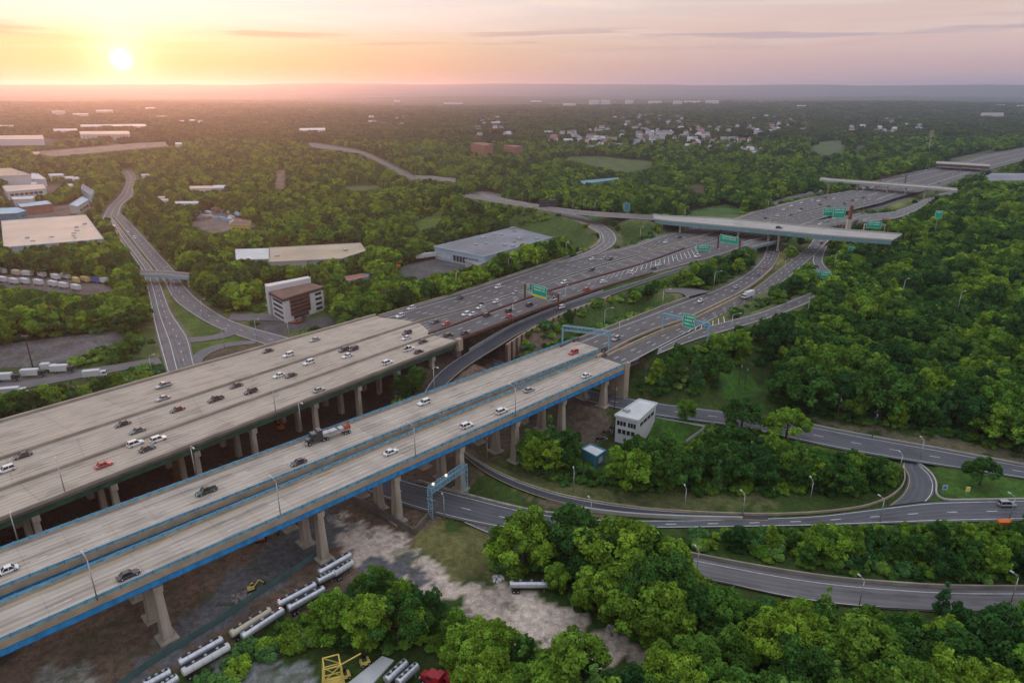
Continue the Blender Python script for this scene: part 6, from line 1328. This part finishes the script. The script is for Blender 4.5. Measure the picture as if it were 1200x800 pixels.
def crown_lobes(kind, seed):
    r = random.Random(seed); lobes = []
    if kind == 'oak':
        n = 26
        for i in range(n):
            z = r.uniform(.0, 1); prof = math.sin(math.pi * (.18 + .74 * z)) ** .8; a = r.uniform(0, 6.28); q = prof * 3.7 * math.sqrt(r.uniform(.25, 1)); s = r.uniform(1.1, 1.9) * (1.15 - .35 * z)
            lobes.append((q * math.cos(a), q * math.sin(a), 3.6 + z * 7.6, s, s * r.uniform(.6, .85), r.uniform(.15, .85)))
        lobes.append((0, 0, 8, 3.0, 3.2, .4))
    elif kind == 'tall':
        for i in range(24):
            z = r.uniform(0, 1); prof = (1 - z) ** .55 * (.55 + .45 * min(1, z * 4)); a = r.uniform(0, 6.28); q = prof * 2.3 * math.sqrt(r.uniform(.2, 1)); s = r.uniform(.7, 1.25) * (1.2 - .6 * z)
            lobes.append((q * math.cos(a), q * math.sin(a), 2.6 + z * 11.6, s, s * r.uniform(1.0, 1.5), r.uniform(.2, .9)))
    elif kind == 'wide':
        for i in range(30):
            a = r.uniform(0, 6.28); q = 4.8 * math.sqrt(r.uniform(.05, 1)); z = 7.8 - (q / 4.8) ** 2 * 3.2 + r.uniform(-1.6, 1.3); s = r.uniform(1.1, 1.9)
            lobes.append((q * math.cos(a), q * math.sin(a), z, s, s * .65, r.uniform(.15, .9)))
    elif kind == 'shrub':
        for i in range(12):
            a = r.uniform(0, 6.28); q = 2.0 * math.sqrt(r.random()); s = r.uniform(.7, 1.2); lobes.append((q * math.cos(a), q * math.sin(a), .7 + r.uniform(0, 1.6) * (1 - q / 3.2), s, s * .8, r.uniform(.2, .9)))
    elif kind == 'grove':
        for i in range(26):
            a = r.uniform(0, 6.28); q = 15 * math.sqrt(r.random()); s = r.uniform(3.2, 5.4); lobes.append((q * math.cos(a), q * math.sin(a), 5.0 + r.uniform(-1, 3.5), s, s * .85, r.uniform(.05, .95)))
    return lobes
def trunk_mesh(seed, h, r0):
    r = random.Random(seed); mb = MB(); mb.tube([(0, 0, -1.2), (0, 0, 1), (r.uniform(-.2, .2), r.uniform(-.2, .2), h * .45), (0, 0, h * .8)], [r0 * 1.25, r0, r0 * .7, r0 * .3], 7)
    for i in range(6):
        a = i * 1.05 + r.random(); z = h * r.uniform(.25, .6); q = r.uniform(2, 3.4); mb.tube([(0, 0, z), (q * .5 * math.cos(a), q * .5 * math.sin(a), z + 1.3), (q * math.cos(a), q * math.sin(a), z + 3)], [r0 * .45, r0 * .3, r0 * .12], 5)
    return mb.mesh('trunk', trunk_m, True)
KINDS_ = [('oak', 3), ('oak', 8), ('oak', 21), ('wide', 4), ('wide', 15), ('tall', 5), ('tall', 12), ('oak', 33)]
def finer(lobes, seed, n=5):
    r = random.Random(seed); out = []
    for (x, y, z, rx, rz, t) in lobes:
        out.append((x, y, z, rx * .8, rz * .8, t * .8))
        for i in range(n):
            a = r.uniform(0, 6.28); e = r.uniform(-.5, 1.4); q = rx * r.uniform(.65, 1.0); s = rx * r.uniform(.26, .46)
            out.append((x + q * math.cos(a) * math.cos(e), y + q * math.sin(a) * math.cos(e), z + q * (rz / rx) * math.sin(e), s, s * r.uniform(.7, 1.1), min(1, max(0, t + r.uniform(-.3, .35)))))
    return out
CROWN = [leaf_cloud('crown', finer(crown_lobes(k, s), s), 12000, .25 if k != 'tall' else .22, s, leaf_p if k == 'tall' else leaf) for k, s in KINDS_]
TRUNK = [trunk_mesh(i, 9.5, .32) for i in range(3)]
CROWN_LO = [leaf_cloud('crown', crown_lobes(k, s), 1500, .75 if k != 'tall' else .6, s + 50, leaf) for k, s in KINDS_]
SHRUB = [leaf_cloud('foliage', crown_lobes('shrub', s), 1500, .28, s, leaf_p if s == 2 else leaf) for s in (1, 2, 3)]
GROVE = [leaf_cloud('grove', crown_lobes('grove', s), 1500, 1.7, s, leaf_far) for s in (1, 2, 3, 4)]
HREF = {'oak': 12.3, 'tall': 14.8, 'wide': 9.0}; RREF = {'oak': 4.6, 'tall': 2.8, 'wide': 5.6}
# where trees stand, drawn on the land
GRAV = [(400, 600), (470, 630), (480, 612), (560, 625), (572, 660), (560, 680), (590, 694), (655, 700), (690, 728), (765, 763), (740, 776), (640, 748), (590, 730), (540, 712), (500, 682), (440, 664)]
KEEP.append(GRAV); KEEP.append([(766, 490), (826, 500), (806, 520), (758, 506)]); KEEP.append([(678, 518), (714, 516), (716, 546), (690, 548)]); KEEP.append([(716, 488), (750, 468), (770, 472), (768, 492), (748, 508), (720, 506)]); KEEP.append([(672, 500), (716, 490), (722, 506), (700, 520), (680, 516)])
def inany(x, y, polys):
    m = np.zeros(np.shape(x), bool)
    for p in polys: m |= inpoly(x, y, p)
    return m
ALLOW = [[(-60, 476), (0, 462), (60, 460), (100, 455), (110, 447), (140, 444), (160, 432), (180, 428), (190, 440), (170, 452), (100, 474), (0, 505), (-60, 520)],
 [(440, 452), (470, 446), (500, 442), (496, 465), (480, 480), (440, 476)], [(528, 436), (545, 428), (562, 426), (560, 438), (540, 450), (525, 455)],
 [(736, 452), (745, 425), (770, 422), (800, 408), (860, 398), (870, 425), (868, 450), (820, 460), (790, 466), (745, 464)],
 [(612, 548), (618, 525), (640, 515), (665, 505), (690, 510), (690, 530), (700, 550), (725, 540), (740, 515), (775, 525), (800, 520), (830, 520), (900, 530), (945, 533), (1010, 545), (1045, 548), (1050, 562), (1035, 574), (1000, 580), (880, 580), (760, 576), (700, 572), (650, 568)],
 [(795, 494), (812, 492), (818, 497), (800, 500)], [(845, 505), (870, 496), (945, 508), (940, 522), (900, 522), (850, 515)],
 [(905, 395), (925, 372), (1010, 372), (1210, 372), (1300, 540), (1190, 530), (1100, 512), (1010, 497), (940, 483), (905, 470), (915, 430)],
 [(800, 640), (812, 625), (900, 624), (960, 622), (1100, 622), (1300, 618), (1300, 680), (1180, 682), (1080, 680), (1000, 674), (940, 666), (850, 648)],
 [(575, 680), (590, 650), (640, 656), (700, 668), (780, 682), (850, 698), (870, 705), (950, 722), (1010, 730), (1100, 738), (1300, 735), (1500, 1000), (700, 1000), (740, 810), (780, 790), (790, 768), (730, 748), (690, 720), (655, 700), (640, 692)],
 [(335, 735), (370, 706), (400, 700), (455, 700), (470, 708), (540, 732), (600, 768), (660, 796), (720, 830), (700, 1000), (640, 1000), (560, 830), (500, 790), (470, 770), (430, 765), (360, 768), (330, 755)]]
BIGZ = [[(575, 680), (590, 645), (640, 650), (700, 660), (770, 674), (792, 680), (800, 735), (790, 768), (730, 748), (690, 720), (655, 700), (640, 692)]]
NOGO = [[(764, 488), (830, 500), (808, 524), (752, 510)], [(676, 514), (716, 512), (724, 540), (690, 552)], [(398, 790), (448, 765), (500, 770), (560, 800), (560, 830), (380, 830)], [(575, 692), (655, 692), (655, 676), (590, 676)], [(330, 300), (330, 290), (420, 300), (420, 302)][:0] or [(0, 0), (1, 0), (0, 1)],
 [(640, 480), (722, 480), (712, 512), (690, 514), (660, 500)], [(905, 505), (940, 490), (1000, 500), (1000, 515)], [(1070, 540), (1300, 560), (1300, 590), (1060, 590)]]
ALLD = np.concatenate([SEG] + [np.array([(*r['C'][i], r['hw'][i], *r['C'][i + 1], r['hw'][i + 1]) for i in range(len(r['C']) - 1)]) for r in DECKS])
TOWN = [[(686, 150), (905, 146), (905, 188), (686, 180)], [(555, 130), (605, 130), (605, 163), (555, 163)], [(640, 156), (700, 156), (700, 174), (640, 174)], [(880, 136), (955, 136), (955, 162), (880, 162)], [(985, 138), (1085, 138), (1085, 160), (985, 160)], [(715, 130), (800, 130), (800, 152), (715, 152)]]
def sample_trees():
    out = []
    def cand(y0, y1, sp):
        xs = np.arange(-y1 * .86 - 60, y1 * .86 + 60, sp); ys = np.arange(y0, y1, sp); X, Y = np.meshgrid(xs, ys); X = X + rng.uniform(-.45, .45, X.shape) * sp; Y = Y + rng.uniform(-.45, .45, Y.shape) * sp
        m = np.abs(X) < Y * .86 + 60; return X[m], Y[m]
    for y0, y1, sp in ((60, 240, 5.6), (240, 520, 7.6), (520, 900, 9.0), (900, 1500, 11.0)):
        x, y = cand(y0, y1, sp); z = hgt(x, y); px, py = proj(x, y, z)
        m = (py < 428) | inany(px, py, ALLOW) | (py > 800) & (px > 560); m &= ~inany(px, py, NOGO)
        far_left_yard = inany(px, py, [[(520, 428), (560, 400), (736, 405), (736, 455), (640, 455)], [(-80, 428), (-80, 400), (150, 385), (200, 400), (330, 395), (420, 372), (180, 428)][:0] or [(0, 0), (1, 0), (0, 1)]])
        m &= ~far_left_yard; x, y, z, px, py = x[m], y[m], z[m], px[m], py[m]
        d, _, _, _, _ = road_dist(x, y, segs=ALLD); m = d > 2.5; x, y, z, px, py, d = x[m], y[m], z[m], px[m], py[m], d[m]
        m = ~inany(x, y, [np.asarray(c) for c in CLEAR_PX]); x, y, z, px, py, d = x[m], y[m], z[m], px[m], py[m], d[m]
        tm = inany(px, py, TOWN) & (rng.random(len(x)) < .5); x, y, z, px, py, d = x[~tm], y[~tm], z[~tm], px[~tm], py[~tm], d[~tm]
        bd = np.full(len(x), 1e9)
        for P_ in BLD:
            c = P_.mean(0); rr_ = np.abs(P_ - c).max() * 1.5 + 20; k = (np.abs(x - c[0]) < rr_) & (np.abs(y - c[1]) < rr_)
            if k.any():
                for i in range(len(P_)):
                    a, b = P_[i], P_[(i + 1) % len(P_)]; dx, dy = b - a; t = np.clip(((x[k] - a[0]) * dx + (y[k] - a[1]) * dy) / (dx * dx + dy * dy + 1e-9), 0, 1)
                    bd[k] = np.minimum(bd[k], np.hypot(x[k] - a[0] - t * dx, y[k] - a[1] - t * dy))
                kk = np.where(k)[0]; bd[kk[inpoly(x[k], y[k], P_)]] = -1
        for (hx, hy, hr, _, _) in HOUSES: bd = np.minimum(bd, np.hypot(x - hx, y - hy) - hr + 3)
        for c in CARS[-12:]:
            w = PX([(c['px'], c['py'])], c['z'])[0]; bd = np.minimum(bd, np.hypot(x - w[0], y - w[1]) - 1)
        m = bd > 3.0; x, y, z, px, py, d, bd = x[m], y[m], z[m], px[m], py[m], d[m], bd[m]
        big = inany(px, py, BIGZ); wood = (px > 860) & (py < 540)
        hN = np.array([(rng.uniform(9, 16) if not b_ else rng.uniform(14, 20)) for b_ in big]); hN[wood] *= rng.uniform(1.0, 1.38, wood.sum())
        # low growth between the two lower ramps and near the loop
        low = inany(px, py, [ALLOW[8]]); hN[low] *= .62; lp = (px < 620) & (py < 300); hN[lp] *= .9
        ki = rng.choice(8, len(x), p=[.17, .17, .15, .13, .10, .08, .06, .14])
        rad = np.array([RREF[KINDS_[k][0]] for k in ki]); href = np.array([HREF[KINDS_[k][0]] for k in ki])
        wid = rng.uniform(.85, 1.15, len(x)); ok = np.zeros(len(x), bool); H = hN.copy()
        polys = [(min(p[0] for p in P_), max(p[0] for p in P_), min(p[1] for p in P_), max(p[1] for p in P_), P_) for P_ in KEEP]
        for f in (1, .75, .55, .38):
            t = ~ok
            if not t.any(): break
            idx = np.where(t)[0]; h = hN[idx] * f; s = h / href[idx]; r_ = rad[idx] * s * wid[idx]; good = (d[idx] > r_ * .75 - .5) & (bd[idx] > r_ * .75); ingrav = np.zeros(len(idx), bool)
            for (ox, hz_) in ((0, 1.0), (-.5, .88), (.5, .88), (0, .75), (0, .25), (-.75, .72), (.75, .72), (-.9, .45), (.9, .45), (0, .5)):
                qx, qy = proj(x[idx] + ox * r_, y[idx], z[idx] + h * hz_); ingrav |= inpoly(qx, qy, GRAV) | inpoly(qx, qy, [(582, 664), (668, 664), (668, 702), (582, 702)])
                for (a0, a1, c0, c1, P_) in polys:
                    k = (qx > a0) & (qx < a1) & (qy > c0) & (qy < c1) & good
                    if k.any(): kk = np.where(k)[0]; good[kk[inpoly(qx[kk], qy[kk], P_)]] = False
            if f >= .75: good |= big[idx] & ~ingrav
            H[idx[good]] = h[good]; ok[idx[good]] = True
        sc = H / href
        for i in np.where(ok)[0]: out.append((x[i], y[i], z[i], px[i], py[i], H[i], sc[i], wid[i], int(ki[i])))
    return out
TREES = sample_trees()
# a few singled out by the photo
SOLO = [(1046, 296, 13, 0, 'dark tree hiding the right end of the long overpass'), (1062, 296, 15, 1, 'tree just right of the end of the long overpass'), (1122, 240, 13, 2, 'tree at the right end of the second overpass'),
        (1148, 568, 8.5, 3, 'dark round low crowned tree standing alone on the grass triangle at the right'), (804, 495, 10, 0, 'round tree beside the side road behind the white fence corner'), (868, 506, 12, 4, 'spreading dark tree between the side road and the right end of the lawn'), (920, 520, 12, 3, 'broad dark tree overhanging the side road at its left bend'),
        (752, 275, 19, 0, 'dense dark tree at the left end of the long overpass'), (746, 540, 10, 7, 'greyish tree just below the small white house'), (652, 553, 15, 1, 'tall full tree left of the small teal shed'), (1100, 722, 10, 5, 'slender dark tree rising across the lower ramp at the right'), (960, 748, 15, 6, 'pale green poplar below the lower ramp'), (826, 716, 10, 5, 'narrow tree overlapping the left part of the lower ramp')]
def place_tree(x, y, z, H, sc, wid, k, label, cat='tree', grp=None, hi=True):
    kind = KINDS_[k][0]; t = thing('poplar_tree' if kind == 'tall' else 'broadleaf_tree', label, cat, (x, y, z), random.uniform(0, 6.28), grp); t.scale = (sc * wid, sc * wid, sc)
    obj('crown', CROWN[k], t); obj('trunk', TRUNK[k % 3], t); return t
for px, py, H, k, lab in SOLO:
    b = GH(px, py); place_tree(b[0], b[1], b[2], H, H / HREF[KINDS_[k][0]], 1.05, k, lab)
def zone(px, py):
    if py > 690 and px > 720: return 'in the woods below the lower ramp'
    if py > 640 and 560 < px <= 860 and py <= 800 and px > 570 and py < 790 and px < 880 and py < 775: return 'in the tall clump between gravel and lower ramp'
    if py > 690 and px <= 720: return 'in the clump between tank trailers and gravel'
    if py > 615 and px > 780: return 'in the thicket between the lower road and lower ramp'
    if py > 500 and 600 < px < 1060: return 'in the grove between curved ramp and side road'
    if px > 860 and py > 330: return 'in the big woods at the right'
    if 720 < px <= 880 and 395 < py < 480: return 'in the clump beside the near blue bridge end'
    if px < 220 and py > 430: return 'by the site road beside the viaduct'
    if px < 200 and py > 330: return 'in the wood left of the dual road'
    if px < 560: return 'in the belt between dual road and viaduct'
    if 380 > py > 290 and 640 < px < 870: return 'on the strip between highway and expressway'
    return 'in the woods farther off'
app = []
for i, t in enumerate(TREES):
    x, y, z, px, py, H, sc, wid, k = t; tx, ty = proj(x, y, z + H)
    vis = (-20 < px < 1220) and ty < 800 and py > 0; app.append((py - ty) * (sc * wid) if vis else -1)
order = np.argsort(-np.array(app)); NI = 288; chosen = set(int(i) for i in order[:NI] if app[i] > 0)
for i in chosen:
    x, y, z, px, py, H, sc, wid, k = TREES[i]; kn = {'oak': 'full crowned green tree', 'wide': 'broad flat topped green tree', 'tall': 'slim upright poplar'}[KINDS_[k][0]]
    lab = kn + ' ' + zone(px, py); place_tree(x, y, z, H, sc, wid, k, lab, grp='trees ' + zone(px, py))
# ---- the rest: one object of instances
def instancer(name, pts, protos, base='woodland'):
    """pts: x y z sx sz rot idx"""
    pts = np.array(pts, float); c = np.array([0, 0, 0.]); me = D.meshes.new(name); me.vertices.add(len(pts)); me.vertices.foreach_set('co', pts[:, :3].ravel())
    a = me.attributes.new('scl', 'FLOAT_VECTOR', 'POINT'); a.data.foreach_set('vector', pts[:, [3, 3, 4]].ravel())
    a = me.attributes.new('rot', 'FLOAT_VECTOR', 'POINT'); rv = np.zeros((len(pts), 3)); rv[:, 2] = pts[:, 5]; a.data.foreach_set('vector', rv.ravel())
    a = me.attributes.new('idx', 'INT', 'POINT'); a.data.foreach_set('value', pts[:, 6].astype(np.int32)); me.update()
    o = obj(name, me); tag(o, kind='stuff')
    pc = D.collections.new(name + '_kinds')
    for i, m in enumerate(protos): po = D.objects.new('%s_kind_%02d' % (name, i), m); pc.objects.link(po)
    ng = D.node_groups.new(name, 'GeometryNodeTree'); ng.interface.new_socket('Geometry', in_out='INPUT', socket_type='NodeSocketGeometry'); ng.interface.new_socket('Geometry', in_out='OUTPUT', socket_type='NodeSocketGeometry')
    N = ng.nodes.new; L = ng.links.new; gi = N('NodeGroupInput'); go = N('NodeGroupOutput'); ip = N('GeometryNodeInstanceOnPoints'); ci = N('GeometryNodeCollectionInfo')
    ci.inputs['Collection'].default_value = pc; ci.inputs['Separate Children'].default_value = True; ci.inputs['Reset Children'].default_value = True
    def attr(n, ty): a = N('GeometryNodeInputNamedAttribute'); a.data_type = ty; a.inputs['Name'].default_value = n; return a.outputs['Attribute']
    L(gi.outputs[0], ip.inputs['Points']); L(ci.outputs[0], ip.inputs['Instance']); ip.inputs['Pick Instance'].default_value = True
    L(attr('idx', 'INT'), ip.inputs['Instance Index']); L(attr('scl', 'FLOAT_VECTOR'), ip.inputs['Scale'])
    er = N('FunctionNodeEulerToRotation'); L(attr('rot', 'FLOAT_VECTOR'), er.inputs[0]); L(er.outputs[0], ip.inputs['Rotation'])
    L(ip.outputs[0], go.inputs[0]); md = o.modifiers.new('instances', 'NODES'); md.node_group = ng; return o
rest = []
for i, t in enumerate(TREES):
    if i in chosen: continue
    x, y, z, px, py, H, sc, wid, k = t; near = y < 330
    rest.append((x, y, z, sc * wid, sc, rng.uniform(0, 6.28), k + (8 if not near else 0)))
instancer('woodland', rest, CROWN + CROWN_LO)
# undergrowth along all the edges
def undergrowth():
    out = []
    for y0, y1, sp in ((60, 240, 3.2), (240, 460, 4.6), (460, 700, 7)):
        xs = np.arange(-y1 * .86 - 60, y1 * .86 + 60, sp); ys = np.arange(y0, y1, sp); X, Y = np.meshgrid(xs, ys); x = (X + rng.uniform(-.5, .5, X.shape) * sp).ravel(); y = (Y + rng.uniform(-.5, .5, Y.shape) * sp).ravel()
        k = np.abs(x) < y * .86 + 60; x, y = x[k], y[k]; z = hgt(x, y); px, py = proj(x, y, z)
        grow = [a for a in ALLOW] + [[(640, 395), (700, 375), (760, 352), (800, 338), (740, 345), (655, 370), (620, 392), (615, 405)], [(230, 785), (300, 745), (345, 715), (365, 720), (330, 755), (290, 800), (240, 830)], [(430, 690), (450, 692), (440, 705), (400, 705)]]
        m = (py < 428) | inany(px, py, grow) | (py > 800) & (px > 560); m &= ~inany(px, py, NOGO); x, y, z, px, py = x[m], y[m], z[m], px[m], py[m]
        d, *_ = road_dist(x, y, segs=ALLD); m = (d > 2.6) & ~inany(x, y, [np.asarray(c) for c in CLEAR_PX])
        m &= ~inany(px, py, [[(520, 428), (560, 400), (600, 410), (590, 455)]])
        for P_ in BLD:
            if P_[:, 1].min() < 800: c = P_.mean(0); m &= np.hypot(x - c[0], y - c[1]) > np.hypot(*(P_ - c).T).max() * .8 + 1
        for P_ in KEEP:
            a = np.array(P_)[:, :2]; qx, qy = proj(x, y, z + 1.6); m &= ~inpoly(qx, qy, [tuple(p) for p in a])
        for i in np.where(m)[0]: s = rng.uniform(.5, 1.15) * (1.0 if y0 < 200 else 1.25); out.append((x[i], y[i], z[i], s, s * rng.uniform(.7, 1.2), rng.uniform(0, 6.28), int(rng.integers(3))))
    return out
ug = undergrowth(); instancer('undergrowth', ug, SHRUB)
# far woods
def far_woods():
    out = []
    for y0, y1, sp in ((1480, 2300, 22), (2300, 3400, 27), (3400, 5200, 36)):
        xs = np.arange(-y1 * .84, y1 * .84, sp); ys = np.arange(y0, y1, sp); X, Y = np.meshgrid(xs, ys); x = (X + rng.uniform(-.45, .45, X.shape) * sp).ravel(); y = (Y + rng.uniform(-.45, .45, Y.shape) * sp).ravel()
        k = np.abs(x) < y * .82 + 50; x, y = x[k], y[k]; z = hgt(x, y)
        m = np.ones(len(x), bool)
        if y0 < 2000: d, *_ = road_dist(x, y, segs=ALLD); m &= d > 16
        m &= ~inany(x, y, [np.asarray(c) for c in CLEAR_PX])
        for P_ in BLD:
            c = P_.mean(0)
            if c[1] > 1200: rr_ = np.hypot(*(P_ - c).T).max(); m &= np.hypot(x - c[0], y - c[1]) > rr_ * .85 + 14
        hs = np.array([h[:2] for h in HOUSES])
        for s in range(0, len(x), 4000):
            dd = np.hypot(x[s:s + 4000, None] - hs[:, 0], y[s:s + 4000, None] - hs[:, 1]); near = dd.min(1); m[s:s + 4000] &= near > 23
        gx_, gy_ = proj(x, y, z); m &= ~(inany(gx_, gy_, TOWN) & (rng.random(len(x)) < .5))
        px, py = proj(x, y, z + 11)
        for P_ in KEEP:
            pa = np.array(P_)[:, :2]
            if pa[:, 1].max() < 235: m &= ~inpoly(px, py, [tuple(p) for p in pa])
        cl = S((np.sin(x / 170 + np.sin(y / 230.) * 2) * np.sin(y / 140. + np.sin(x / 310.) * 2) + .92) * 1.4); m &= rng.random(len(x)) < .35 + .65 * cl
        f = sp / 24.
        for i in np.where(m)[0]: s = rng.uniform(.75, 1.1) * f; out.append((x[i], y[i], z[i] - 1.5, s, rng.uniform(.75, 1.35) * (.5 + .5 * f), rng.uniform(0, 6.28), int(rng.integers(4))))
    return out
fw = far_woods(); instancer('far_woodland', fw, GROVE)
# canopy of the plain beyond
th = np.linspace(-.80, .80, 900); rr_ = np.geomspace(5000, 14500, 170); TH_, RR = np.meshgrid(th, rr_); X = RR * np.sin(TH_); Y = RR * np.cos(TH_)
r2 = np.random.default_rng(9); Z = hgt(X, Y) + 7 + r2.normal(size=X.shape) * 3.0 + 8 * np.sin(X / 800 + np.sin(Y / 900.)) * np.sin(Y / 500.)
cc = np.array([.035, .055, .022])[None, None, :] * r2.uniform(.6, 1.5, X.shape)[..., None]; m_ = r2.random(X.shape) < .012; cc[m_] = np.array([.4, .4, .4])
tag(obj('far_forest_canopy', grid_mesh('far_forest_canopy', X, Y, Z, cc, gm)), kind='stuff')

for o in SC.objects:
    l = o.get('label')
    if l and len(l.split()) > 16: print('LONG', len(l.split()), l)
    if l and len(l.split()) < 4: print('SHORT', l)
